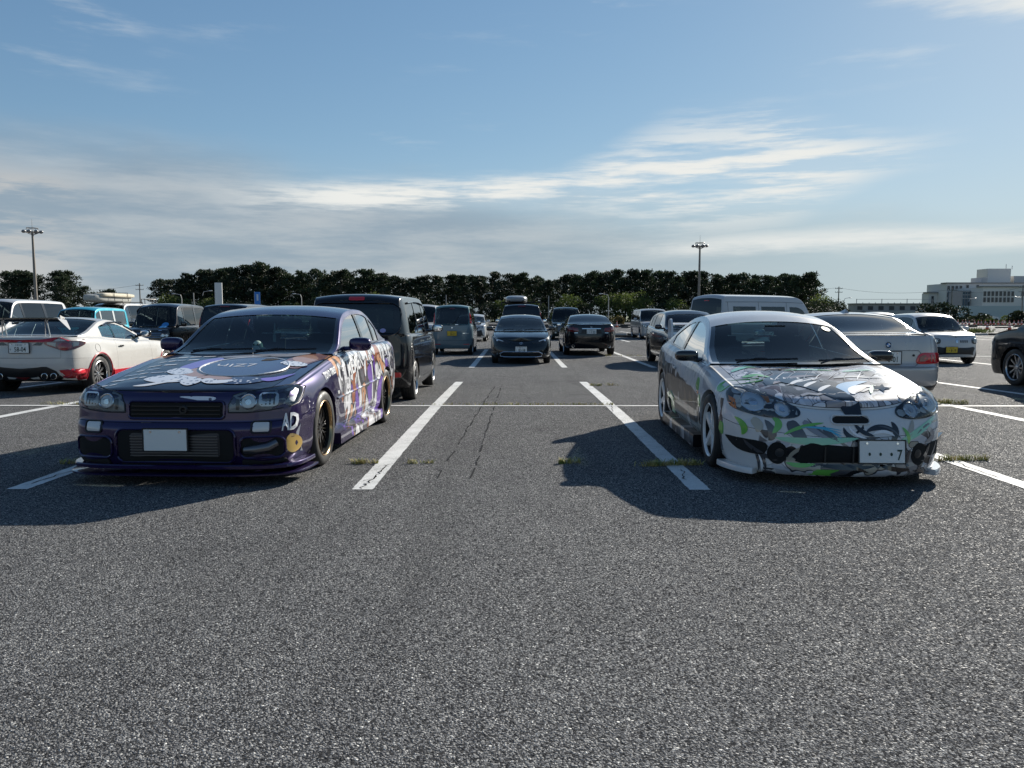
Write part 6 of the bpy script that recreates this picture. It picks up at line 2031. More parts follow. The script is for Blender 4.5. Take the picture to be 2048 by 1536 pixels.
def minivan(label, m, x, y, deg, front=True, roof_z=1.90, L=4.90, W=1.84, tint=None, plate_txt=None, wheels='swirl', name='parked_car', rear_lamps='high', step=.07, belt=1.06):
    sh = Shell(boxy(L, W, roof_z, .95, belt=belt, nose=.92, rake=.75, slope=.22, R_=.345, wb=L * .61, fo=L * .19, tum=(.16, .12), bot=.19, step=step, kf=.16))
    root = thing(name, label, 'car')
    body_parts(sh, root, m, tint_side=tint); interior(sh, root); four_wheels(sh, root, wheels, M['alu'], w=.225, rr=.245, inset=.02); mirrors(sh, root, m, size=(.21, .13, .17), s=1.75)
    if front:
        sh.patch(root, 'grille', [(-.52, .44), (-.60, .80), (.60, .80), (.52, .44)], 'front', M['gloss'], off=.006)
        for z in (.50, .58, .66, .74):
            pts = [sh.cast('front', -.55 + k_ * .11, z)[0] + Vector((0, -.016, 0)) for k_ in range(11)]
            MB().tube(pts, .012, 5).build('grille_bar', M['chrome'], root, smooth=True)
        lamp(sh, root, 'headlight', [(.58, .68), (.56, .80), (.74, .85), (.88, .86), (.86, .74), (.72, .69)], 'front', [(.69, .765, .045, .04), (.79, .785, .035, .035)], bulge=.012)
        sh.both(root, 'fog_lamp', circle2(.68, .42, .045, .045, 14), 'front', M['clear'], off=.010)
        rear_plate(sh, root, .40, '', '', '', view='front')
        wipers(sh, root)
    else:
        if rear_lamps == 'high': sh.both(root, 'tail_light', [(.76, 1.06), (.70, 1.52), (.77, 1.52), (.86, 1.06)], 'rear', M['red'], off=.012, bulge=.01)
        else: sh.both(root, 'tail_light', [(.60, .86), (.58, 1.02), (.86, 1.06), (.88, .88)], 'rear', M['red'], off=.012, bulge=.01)
        sh.patch(root, 'tailgate_garnish', rrect(-.48, .93, .48, .975, .01), 'rear', M['chrome'], off=.012)
        rear_plate(sh, root, .84, '', '', '')
        sh.patch(root, 'brake_light', rrect(-.14, roof_z - .12, .14, roof_z - .09, .005), 'rear', M['redd'], off=.012)
    handles(sh, root, [1.75, 2.9], belt - .1, m)
    place(root, x, y, deg)
    return sh, root


def crossover(label, m, x, y, deg, L=4.35, H=1.54, W=1.76, step=.06, tint=None, roof_rails=False):
    spec = dict(L=L, W=W, wb=2.6, fo=.86, R=.345, sc=1.15, sd=L - .14, step=step, vs=15, archx=.05, black_arch=True,
        top=[(0, .80), (.1, .87), (.4, .94), (.8, .99), (1.15, 1.03), (1.95, H - .11), (2.25, H - .02), (2.6, H), (3.3, H - .05), (L - .62, H - .14), (L - .14, 1.10), (L, 1.05)],
        belt=[(0, .78), (.3, .87), (.8, .95), (1.15, .985), (2.2, 1.0), (3.4, 1.05), (L - .14, 1.08), (L, 1.03)],
        bot=[(0, .22), (1.4, .22), (3.2, .22), (L, .30)],
        front=[(0, .06), (.15, .0), (.4, .0), (.6, .01), (.8, .04), (1, .12)],
        wins=[(1.65, 2.35), (2.42, 3.15), (3.22, 3.6)], ws=(1.2, 1.93), rw=(L - .60, L - .18), doors=[(1.35, 2.38), (2.38, 3.25)],
        kf=.16, kr=.05, crown=.06, tum=(.26, .22), gate=True)
    sh = Shell(spec)
    root = thing('parked_car', label, 'car')
    body_parts(sh, root, m, tint_side=tint); interior(sh, root); four_wheels(sh, root, 'swirl', M['alu_dark'], w=.21, inset=.01); mirrors(sh, root, m)
    lamp(sh, root, 'headlight', [(.46, .70), (.44, .76), (.66, .82), (.83, .86), (.82, .76), (.66, .70)], 'front', [(.60, .745, .035, .032), (.71, .77, .035, .032)], bulge=.012)
    sh.patch(root, 'grille', [(-.40, .58), (-.46, .74), (.46, .74), (.40, .58)], 'front', M['gloss'], off=.006)
    sh.patch(root, 'lower_grille', rrect(-.6, .27, .6, .42, .04), 'front', M['black'], off=.006)
    sh.both(root, 'tail_light', [(.50, .90), (.52, 1.0), (.84, 1.03), (.86, .90)], 'rear', M['redd'], off=.01)
    rear_plate(sh, root, .50, '', '', '', view='front')
    sh.patch(root, 'windscreen_sticker', rrect(-.62, 1.10, -.50, 1.18, .01), 'front', mat('sticker_pale', (.55, .62, .45), .5), off=.001, thick=0)
    handles(sh, root, [2.25, 3.1], .88, m)
    wipers(sh, root)
    place(root, x, y, deg)
    return sh, root


def white_hatch():
    m = paint('white_paint', (.50, .50, .495), 0, .3)
    sh, root = crossover('white hatchback facing the camera beside the blue-grey kei wagon', m, -2.42, 42.8, 0, L=4.37, H=1.47, W=1.78, step=.08)
    sh.patch(root, 'bumper_duct', [(-.75, .30), (-.62, .62), (.62, .62), (.75, .30)], 'front', M['black'], off=.010)


def high_roof_van():
    d = boxy(4.85, 1.70, 2.07, .42, belt=1.12, nose=1.02, rake=.72, slope=.10, R_=.32, wb=2.57, fo=.98, tum=(.05, .09), bot=.26, crown=.07, roofdrop=.0, rail=.32, kf=.12)
    d['wins'] = [(.95, 1.72), (1.95, 3.05), (3.30, 4.30)]
    d['rear'] = [(0, .06), (.1, .01), (.4, 0), (1, .015)]
    sh = Shell(d)
    root = thing('parked_car', 'white high-roof van parked askew behind the white wrapped coupe', 'van')
    w = paint('van_white_paint', (.48, .48, .485), 0, .35)
    body_parts(sh, root, w, m_pillar=w, tint_side=M['pg']); interior(sh, root); four_wheels(sh, root, 'seven', M['alu'], w=.195, rr=.20); mirrors(sh, root, M['black'], size=(.18, .12, .24), s=1.0)
    gapm = mat('panel_gap_dark', (.03, .03, .03), .6)
    for vw in ('right', 'left'):
        frame_line(sh, root, 'roof_seam', [(1.0, 1.80), (2.0, 1.83), (3.2, 1.83), (4.6, 1.82)], vw, gapm, .006, off=.001, closed=False)
        for s_ in (1.86, 3.16, 4.52): frame_line(sh, root, 'door_seam', [(s_, .9), (s_, 1.82)], vw, gapm, .005, off=.001, closed=False)
    sh.patch(root, 'brake_light', rrect(-.10, 1.86, .10, 1.885, .005), 'rear', M['red'], off=.012)
    sh.both(root, 'tail_light', rrect(.66, .80, .80, 1.15, .02), 'rear', M['red'], off=.012)
    lamp(sh, root, 'headlight', rrect(.48, .82, .80, 1.0, .03), 'front', [(.62, .91, .06, .06)])
    rear_plate(sh, root, .72, '', '', '')
    # tail towards the camera's left, nose away to the right
    a = R(30); hx, hy = math.cos(a), math.sin(a)
    c = Vector((6.45 + hx * 2.42 - hy * .85, 24.1 + hy * 2.42 + hx * .85))
    place(root, c.x, c.y, 120)


def build_traffic():
    white_red_coupe(); silver_coupe(); wedge_hatch(); black_saloon()
    teal_grey_wagon(); black_cube_wagon(); black_kei(); teal_kei(); small_white_kei()
    white_hatch(); high_roof_van()
    blk = paint('black_paint', (.008, .008, .010), .2, .22); wh = paint('white_paint', (.50, .50, .495), 0, .3)
    sil = paint('silver_paint', (.44, .43, .42), .25, .32); dg = paint('dark_green_paint', (.010, .020, .018), .3, .25)
    nav = paint('dark_navy_paint', (.010, .014, .022), .4, .25); gry = paint('mid_grey_paint', (.16, .165, .18), .5, .3)
    minivan('white minivan at the left edge, taller than the turquoise car beside it', wh, -17.75, 27.0, 0, roof_z=1.97)
    sh, r = minivan('white van with a pale board strapped on its roof behind the turquoise car', wh, -18.3, 35.5, 0, roof_z=1.98, L=4.8, step=.09)
    # pale surf board in its bag on the roof bars
    b = thing('surfboard_bag', 'long pale grey padded board bag lying on the roof of the white van', 'board bag')
    MB().sphere((0, 0, .16), (.44, 1.6, .19), 20, 12, .5).build('bag', mat('bag_grey', (.36, .36, .33), .8, dirt=.6), b, smooth=True)
    MB().sphere((.25, .1, .30), (.32, 1.45, .10), 18, 10, .5).build('board', mat('board_cream', (.55, .50, .38), .5, dirt=.5), b, smooth=True)
    for yy in (-.6, .6): MB().tube([(-.45, yy, .05), (-.45, yy, .36), (0, yy, .42), (.58, yy, .42), (.60, yy, .05)], .015, 5).build('strap', M['black'], b)
    b.location = (-18.35, 34.8, gz(35) + 1.99)
    rk = MB()
    for yy in (-.9, .9): rk.tube([(-.72, yy, 1.90), (-.72, yy, 2.00), (.72, yy, 2.00), (.72, yy, 1.90)], .02, 6)
    rk.build('roof_rack', M['black'], r, smooth=True)
    lad = MB()
    for x in (.62, .78): lad.tube([(x, 1.0, 1.93), (x, 1.0, 2.16), (x, 2.1, 2.16), (x, 2.1, 1.80)], .02, 5)
    for k in range(5): lad.tube([(.62, 1.1 + .22 * k, 2.16), (.78, 1.1 + .22 * k, 2.16)], .015, 5)
    lad.build('roof_ladder', M['black'], r, smooth=True)
    minivan('dark minivan between the turquoise car and the dark grey kei wagon', nav, -18.0, 38.5, 180, front=False, roof_z=1.92, step=.10)
    minivan('black minivan seen from behind right of the dark grey kei wagon', blk, -9.15, 26.4, 180, front=False, roof_z=1.78, L=4.7, W=1.72, rear_lamps='high')
    crossover('silver grey crossover behind the purple saloon roof', gry, -6.75, 24.0, 0, H=1.67, L=4.5, W=1.82)
    minivan('white van peeping out between the cube-shaped wagon and the blue-grey kei wagon', wh, -4.55, 38.0, 0, roof_z=1.93, step=.10)
    sh, r = minivan('dark minivan with a grey roof box seen from behind over the wedge-nosed hatchback', blk, .23, 31.2, 180, front=False, roof_z=1.84, L=4.7, W=1.70, step=.09)
    bx = thing('roof_box', 'grey streamlined roof box on top of the dark minivan', 'roof box')
    MB().sphere((0, 0, .17), (.44, 1.0, .16), 20, 12, .6).build('lid', mat('roof_box_grey', (.22, .225, .24), .3, coat=.6), bx, smooth=True)
    MB().sphere((0, 0, .12), (.42, .97, .10), 20, 8, .5).build('tray', M['black'], bx, smooth=True)
    for yy in (-.5, .5): MB().box((0, yy, .02), (.9, .06, .04), bev=.01).build('bracket', M['black'], bx)
    bx.location = (.03, 30.9, gz(31) + 1.842)
    MB().tube([(-.80, .2, 1.80), (-.78, .2, 1.92), (.78, .2, 1.92), (.80, .2, 1.80)], .02, 6).build('roof_bar', M['black'], r, smooth=True)
    MB().tube([(-.80, -.8, 1.80), (-.78, -.8, 1.92), (.78, -.8, 1.92), (.80, -.8, 1.80)], .02, 6).build('roof_bar', M['black'], r, smooth=True)
    minivan('dark green minivan facing the camera behind the black saloon', dg, 2.95, 46.0, 0, roof_z=1.88, step=.09)
    minivan('silver minivan facing the camera in the far row left of the high-roof van', sil, 8.25, 47.2, 0, roof_z=1.80, step=.09)
    crossover('black crossover facing the camera left of the white wrapped coupe', nav, 4.93, 22.3, 0, H=1.56)
    crossover('silver estate showing only its shiny roof behind the small white kei hatchback', sil, 17.6, 37.5, 0, H=1.56, L=4.6, step=.09)
    minivan('black minivan nose-in at the right edge showing its front wheel', blk, 10.20, 12.85, 180, roof_z=1.93, L=4.95)
    # two far cars on the road beyond the cones
    crossover('far white car passing in front of the hospital, left of two', wh, 97.5, 160, 90, H=1.5, step=.14)
    crossover('far white car near the right edge in front of the hospital', wh, 104.5, 161, 90, H=1.5, step=.14)
# ------------------------------------------------------------------ trees, lamps, poles, cones, buildings far behind
def px(x, y, Z):
    """a place seen in direction (x, y) of the frame at distance Z"""
    return (x - 1031) / 1539 * Z, (630 - y) / 1539 * Z + 1.29


def leaf_mat(name, lo, hi, sc=.8, tl=.2):
    g = NG(name)
    n, _ = g.noise(g.co, sc, 3, .6)
    oi = g.N('ShaderNodeObjectInfo')
    c = g.ramp(g.ma('ADD', g.ma('MULTIPLY', n, .75), g.ma('MULTIPLY', oi.outputs['Random'], .25)), [(.35, lo), (.68, hi)], 'LINEAR')
    g.K(c, g.b.inputs['Base Color']); g.b.inputs['Roughness'].default_value = .65
    tr = g.N('ShaderNodeBsdfTranslucent'); g.K(c, tr.inputs[0])
    mx = g.N('ShaderNodeMixShader'); mx.inputs[0].default_value = tl
    out = [n_ for n_ in g.nt.nodes if n_.type == 'OUTPUT_MATERIAL'][0]
    g.K(g.b.outputs[0], mx.inputs[1]); g.K(tr.outputs[0], mx.inputs[2]); g.K(mx.outputs[0], out.inputs[0])
    return g.m


def tuft(mb, p, d, ln, w, rnd):
    a = Vector((rnd.gauss(0, 1), rnd.gauss(0, 1), rnd.gauss(0, 1)))
    s = d.cross(a)
    if s.length < 1e-4: return
    s = s.normalized() * w
    q = p + d * ln
    mb.v += [tuple(p - s * .4), tuple(p + s * .4), tuple(p + d * ln * .6 + s), tuple(q), tuple(p + d * ln * .6 - s)]
    n = len(mb.v)
    mb.f.append((n - 5, n - 4, n - 3, n - 2, n - 1))


def pine(seed, H, spread, bark, leaf, parent):
    rnd = random.Random(seed)
    tr, cr = MB(), MB()
    lean = rnd.uniform(-.09, .09) * H
    n = 7
    path = [Vector((lean * (k / n) ** 1.5 + rnd.gauss(0, .08), rnd.gauss(0, .08), H * .92 * k / n)) for k in range(n + 1)]
    tr.tube(path, [max(.04, .21 * (1 - .85 * k / n)) for k in range(n + 1)], 7)
    pads = []
    nb = rnd.randint(17, 23)
    for k in range(nb):
        t = .30 + .68 * (k / (nb - 1)) ** .9
        i = min(n - 1, int(t * n)); f = t * n - i
        b = path[i].lerp(path[i + 1], f)
        a = k * 2.4 + rnd.uniform(-.7, .7)
        ln = spread * (1.0 - .62 * abs(t - .60) / .40) * rnd.uniform(.55, 1.15)
        ln = max(.45, ln)
        e = b + Vector((math.cos(a) * ln, math.sin(a) * ln, rnd.uniform(.1, .75) * ln * .6 + .1))
        tr.tube([b, b.lerp(e, .55) + Vector((0, 0, -.06 * ln)), e], [.07, .05, .025], 5)
        for q in (.45, .75, 1.0):
            if rnd.random() < .92: pads.append((b.lerp(e, q) + Vector((rnd.gauss(0, .2), rnd.gauss(0, .2), .12)), rnd.uniform(.46, .85)))
    for k in range(6): pads.append((path[-1] + Vector((rnd.gauss(0, .45), rnd.gauss(0, .45), rnd.uniform(-.6, .35))), rnd.uniform(.40, .65)))
    for c, r in pads:
        for _ in range(58):
            d = Vector((rnd.gauss(0, 1), rnd.gauss(0, 1), rnd.gauss(.2, .9))).normalized()
            p = c + Vector((d.x * r, d.y * r, d.z * r * .78)) * rnd.uniform(.25, 1.0)
            dd = (d + Vector((0, 0, .5))).normalized()
            tuft(cr, p, dd, rnd.uniform(.20, .42), rnd.uniform(.07, .12), rnd)
    tr.build('trunk', bark, parent, smooth=True)
    cr.build('crown', leaf, parent)


def shrub(seed, W, H, leaf, bark, parent, n=2600, blobs=7, size=.16):
    rnd = random.Random(seed)
    cr = MB(); tr = MB()
    cs = [(Vector((rnd.uniform(-.45, .45) * W, rnd.uniform(-.35, .35) * W, H * rnd.uniform(.35, .72))), rnd.uniform(.24, .40) * min(W, H)) for _ in range(blobs)]
    for c, r in cs: tr.tube([(c.x * .1, c.y * .1, 0), (c.x * .5, c.y * .5, c.z * .5), tuple(c)], [.07, .05, .02], 5)
    for k in range(n):
        c, r = rnd.choice(cs)
        d = Vector((rnd.gauss(0, 1), rnd.gauss(0, 1), rnd.gauss(.1, 1))).normalized()
        p = c + d * r * (rnd.uniform(.5, 1.0) ** .5 + rnd.gauss(0, .06))
        p.z = max(.05, p.z)
        dd = (d + Vector((rnd.gauss(0, .5), rnd.gauss(0, .5), rnd.gauss(0, .5)))).normalized()
        tuft(cr, p, dd, size * rnd.uniform(.7, 1.6), size * rnd.uniform(.35, .6), rnd)
    for k in range(int(n * .12)):                                 # leaves down to the ground
        a = rnd.uniform(0, 6.28); r = W * .42 * rnd.uniform(.5, 1)
        tuft(cr, Vector((math.cos(a) * r, math.sin(a) * r, rnd.uniform(.05, H * .35))), Vector((math.cos(a), math.sin(a), .4)).normalized(), size * 1.3, size * .5, rnd)
    tr.build('stem', bark, parent, smooth=True)
    cr.build('crown', leaf, parent)


def build_trees():
    rnd = random.Random(21)
    bark = mat('bark', (.055, .042, .032), .9, dirt=.6)
    needles = leaf_mat('pine_needles', (.016, .027, .013), (.044, .066, .027))
    protos = []
    for k in range(7):
        t = thing('pine_tree', '', 'tree')
        pine(40 + k, 11.0, 2.5 + .12 * k, bark, needles, t); protos.append(t)
    used = set()

    def put(x, y, h, label, group):
        k = rnd.randrange(len(protos))
        o = protos[k] if k not in used else copy_tree(protos[k])
        used.add(k)
        o.location = (x, y, -.3); o.rotation_euler = (0, 0, rnd.uniform(0, 6.28))
        s = h / 11.0; o.scale = (s * rnd.uniform(.95, 1.2), s * rnd.uniform(.95, 1.2), s)
        o['label'] = label; o['category'] = 'tree'; o['group'] = group
    prof = pchip([(318, 566), (352, 548), (400, 548), (425, 532), (455, 530), (480, 540), (512, 521), (545, 534), (590, 540), (640, 538), (700, 537), (760, 543), (850, 545), (1000, 546), (1090, 549), (1155, 542), (1230, 536), (1380, 539), (1450, 546), (1560, 543), (1625, 546), (1650, 566)])
    def where(x):
        for lim, w in ((400, 'left of the white pillar sign'), (500, 'between the white pillar sign and the blue banner'), (620, 'between the blue banner and the cube-shaped wagon'),
                       (850, 'above the roof of the cube-shaped wagon'), (960, 'above the blue-grey kei wagon'), (1090, 'above the grey roof box'), (1240, 'above the black saloon'),
                       (1385, 'left of the right-hand lamp mast'), (1520, 'above the high-roof van'), (9999, 'at the right end of the pine row')):
            if x < lim: return w
    x = 330
    Z = 163
    while x < 1640:
        X, h = px(x, float(prof(x)), Z)
        put(X, Z + rnd.uniform(-1.5, 1.5), h + .3 + rnd.uniform(-1.3, .45), 'tall front-row pine ' + where(x), 'pines behind the car park')
        x += rnd.uniform(22, 33)
    x = 350
    while x < 1640:
        X, h = px(x, float(prof(x)), 172)
        put(X, 172 + rnd.uniform(-2, 2), h * rnd.uniform(.84, 1.0), 'lower back-row pine ' + where(x), 'pines behind the car park')
        x += rnd.uniform(17, 26)
    for x, top in ((3, 540), (22, 538), (45, 541), (62, 546), (98, 540), (120, 539), (142, 552), (158, 570)):
        X, h = px(x, top, 140)
        put(X, 140 + rnd.uniform(-1, 3), h + .3, {3: 'dark pine cut by the left edge of the picture', 22: 'second pine from the left edge', 45: 'pine just left of the left lamp mast', 62: 'low pine directly behind the left lamp mast', 98: 'pine just right of the left lamp mast', 120: 'pine above the board bag, right of the left lamp mast', 142: 'lower pine near the right end of the left pine group', 158: 'lowest pine at the right end of the left pine group'}[x], 'pines behind the left lamp mast')
    X, h = px(217, 583, 120)
    t = thing('pine_tree', 'small lone pine between the turquoise car and the thin utility pole', 'tree', (X, 120, -.3)); pine(77, h + .3, 1.9, bark, needles, t)
    # clipped round shrubs and young trees in front of the pines
    dk = leaf_mat('shrub_leaves_dark', (.014, .022, .008), (.040, .055, .018)); lt = leaf_mat('shrub_leaves_light', (.045, .070, .014), (.12, .15, .036), tl=.35)
    sp = []
    for k, (m, W, H) in enumerate(((dk, 4.6, 3.6), (dk, 4.0, 3.3), (lt, 4.2, 4.2), (lt, 3.6, 3.8), (dk, 5.0, 3.2))):
        s = thing('shrub', '', 'shrub'); shrub(90 + k, W, H, m, bark, s, n=2600); sp.append((s, m is lt))
    us = set()
    x = 335
    while x < 1660:
        k = rnd.randrange(5)
        o = sp[k][0] if k not in us else copy_tree(sp[k][0]); us.add(k)
        Zs = 152 + rnd.uniform(-2, 2)
        o.location = ((x - 1031) / 1539 * Zs, Zs, -.3); o.rotation_euler = (0, 0, rnd.uniform(0, 6.28)); f = rnd.uniform(1.0, 1.35); o.scale = (f, f, f * rnd.uniform(.95, 1.2))
        o['label'] = ('pale loose shrub ' if sp[k][1] else 'dark dense shrub ') + where(x)
        o['category'] = 'shrub'; o['group'] = 'shrubs in front of the pines'
        x += rnd.uniform(26, 44)

    def one(x, top, Z, W, m, label, n=1500, size=.2):
        X, h = px(x, top, Z)
        s = thing('shrub', label, 'shrub', (X, Z, -.3)); shrub(int(x), W, h + .3, m, bark, s, n=n, size=size)
    one(1636, 600, 140, 5.0, dk, 'dark round shrub at the right end of the pine row')
    one(1681, 611, 150, 2.2, dk, 'small dark conical shrub beside the thin utility pole')
    one(1878, 606, 130, 6.2, dk, 'dark bushy tree in front of the grey flat building', n=2600, size=.25)
    one(1960, 628, 140, 5.5, dk, 'low dark shrub in front of the hospital, left of the far cars')
    one(1934, 632, 142, 4.5, dk, 'low dark shrub under the bright street lamp')
    one(2030, 622, 128, 6.5, dk, 'dark shrub at the right edge before the hospital', n=2200)
    one(2003, 632, 140, 5.0, lt, 'pale low shrub between the far cars')
    one(1975, 638, 120, 5.0, lt, 'long low pale shrub behind the row of cones')
    one(1330, 626, 148, 3.0, lt, 'pale shrub above the far silver minivan')
    one(1236, 633, 120, 1.9, leaf_mat('shrub_leaves_dry', (.06, .055, .015), (.15, .12, .04)), 'small yellowish shrub behind the lone traffic cone', n=700)
    # grass verge at the end of the car park
    gm = leaf_mat('verge_grass', (.05, .075, .015), (.13, .15, .045), .3)
    mb = MB()
    for _ in range(9000):
        x, y = rnd.uniform(-70, 115), rnd.uniform(148, 156)
        h = rnd.uniform(.15, .55); d = Vector((rnd.gauss(0, .5), rnd.gauss(0, .5), 1)).normalized()
        tuft(mb, Vector((x, y, -.30)), d, h, .10, rnd)
    for _ in range(900):
        x, y = rnd.uniform(33.5, 37.0) + rnd.gauss(0, .6), rnd.gauss(62, .5)
        d = Vector((rnd.gauss(0, .5), rnd.gauss(0, .5), 1)).normalized()
        tuft(mb, Vector((x, y, -.12)), d, rnd.uniform(.15, .5), .04, rnd)
    mb.build('verge_grass', gm, None, kind='stuff')


def lamp_mast(x, top, Z, label, m_low):
    X, h = px(x, top, Z)
    t = thing('lamp_mast', label, 'lamp mast', (X, Z, -.12))
    st = mat('mast_steel', (.20, .18, .16), .5, .6)
    MB().tube([(0, 0, h * .22), (0, 0, h * .6), (0, 0, h)], [.20, .16, .12], 12).build('pole', st, t, smooth=True)
    MB().tube([(0, 0, 0), (0, 0, h * .22)], [.24, .205], 12).build('pole_base', m_low, t, smooth=True)
    MB().tube([(0, 0, h), (0, 0, h + 1.5)], [.03, .01], 6).build('lightning_rod', st, t)
    rg = MB()
    for z, r in ((h - .15, .75), (h + .38, .62)): rg.tube([(r * math.cos(2 * math.pi * k / 20), r * math.sin(2 * math.pi * k / 20), z) for k in range(21)], .035, 5, cap=False)
    for k in range(8):
        a = 2 * math.pi * k / 8
        rg.tube([(0, 0, h - .5), (.75 * math.cos(a), .75 * math.sin(a), h - .15), (.62 * math.cos(a), .62 * math.sin(a), h + .38)], .025, 4)
    rg.build('lamp_ring', st, t)
    for k in range(8):
        a = 2 * math.pi * k / 8 + .2
        f = MB().sphere((.98 * math.cos(a), .98 * math.sin(a), h - .05), (.24, .24, .17), 10, 7)
        f.build('floodlight', mat('floodlight_grey', (.22, .22, .22), .4, .5), t, smooth=True)


def street_lamp(x, top, Z, label, side=1):
    X, h = px(x, top, Z)
    t = thing('street_lamp', label, 'street lamp', (X, Z, -.3))
    g = mat('lamp_post_grey', (.38, .38, .37), .5, .4)
    h += .3
    MB().tube([(0, 0, 0), (0, 0, h * .86), (side * .15, 0, h * .97), (side * .9, 0, h)], [.07, .055, .045, .035], 8).build('post', g, t, smooth=True)
    MB().sphere((side * 1.15, 0, h), (.32, .13, .08), 10, 6).build('lamp_head', mat('lamp_head_pale', (.5, .5, .48), .4), t, smooth=True)


def utility_pole(x, top, Z, label, arms=2):
    X, h = px(x, top, Z)
    t = thing('utility_pole', label, 'utility pole', (X, Z, -.3))
    c = mat('pole_concrete', (.18, .17, .16), .8)
    MB().tube([(0, 0, 0), (0, 0, h + .3)], [.17, .11], 10).build('pole', c, t, smooth=True)
    for k in range(arms):
        MB().box((0, 0, h - .2 - .9 * k), (1.8, .1, .1)).build('crossarm', c, t)
        for dx in (-.8, -.3, .3, .8): MB().tube([(dx, 0, h - .15 - .9 * k), (dx, 0, h + .08 - .9 * k)], .05, 6).build('insulator', mat('insulator_white', (.5, .5, .48), .3), t)
    return Vector((X, Z, h - .3))


def wire(a, b, sag, name='overhead_wire', r=.022):
    pts = [a.lerp(b, k / 14) + Vector((0, 0, -sag * 4 * (k / 14) * (1 - k / 14))) for k in range(15)]
    o = MB().tube(pts, r, 4).build(name, mat('wire_black', (.02, .02, .02), .6), None)
    return o


def traffic_cone():
    t = thing('traffic_cone', '', 'traffic cone')
    o = mat('cone_orange', (.62, .09, .03), .5); w = mat('cone_reflective_white', (.66, .64, .62), .4)
    MB().lathe([(.03, .165), (.24, .120)], 16, 'z').build('cone_body', o, t, smooth=True)
    MB().lathe([(.24, .121), (.36, .094)], 16, 'z').build('reflective_band', w, t, smooth=True)
    MB().lathe([(.36, .093), (.46, .073)], 16, 'z').build('cone_body', o, t, smooth=True)
    MB().lathe([(.46, .074), (.55, .054)], 16, 'z').build('reflective_band', w, t, smooth=True)
    MB().lathe([(.55, .053), (.69, .028), (.70, .001)], 16, 'z').build('cone_tip', o, t, smooth=True)
    MB().box((0, 0, .018), (.40, .40, .036), bev=.012).build('cone_base', mat('cone_base_black', (.02, .02, .02), .7), t)
    return t


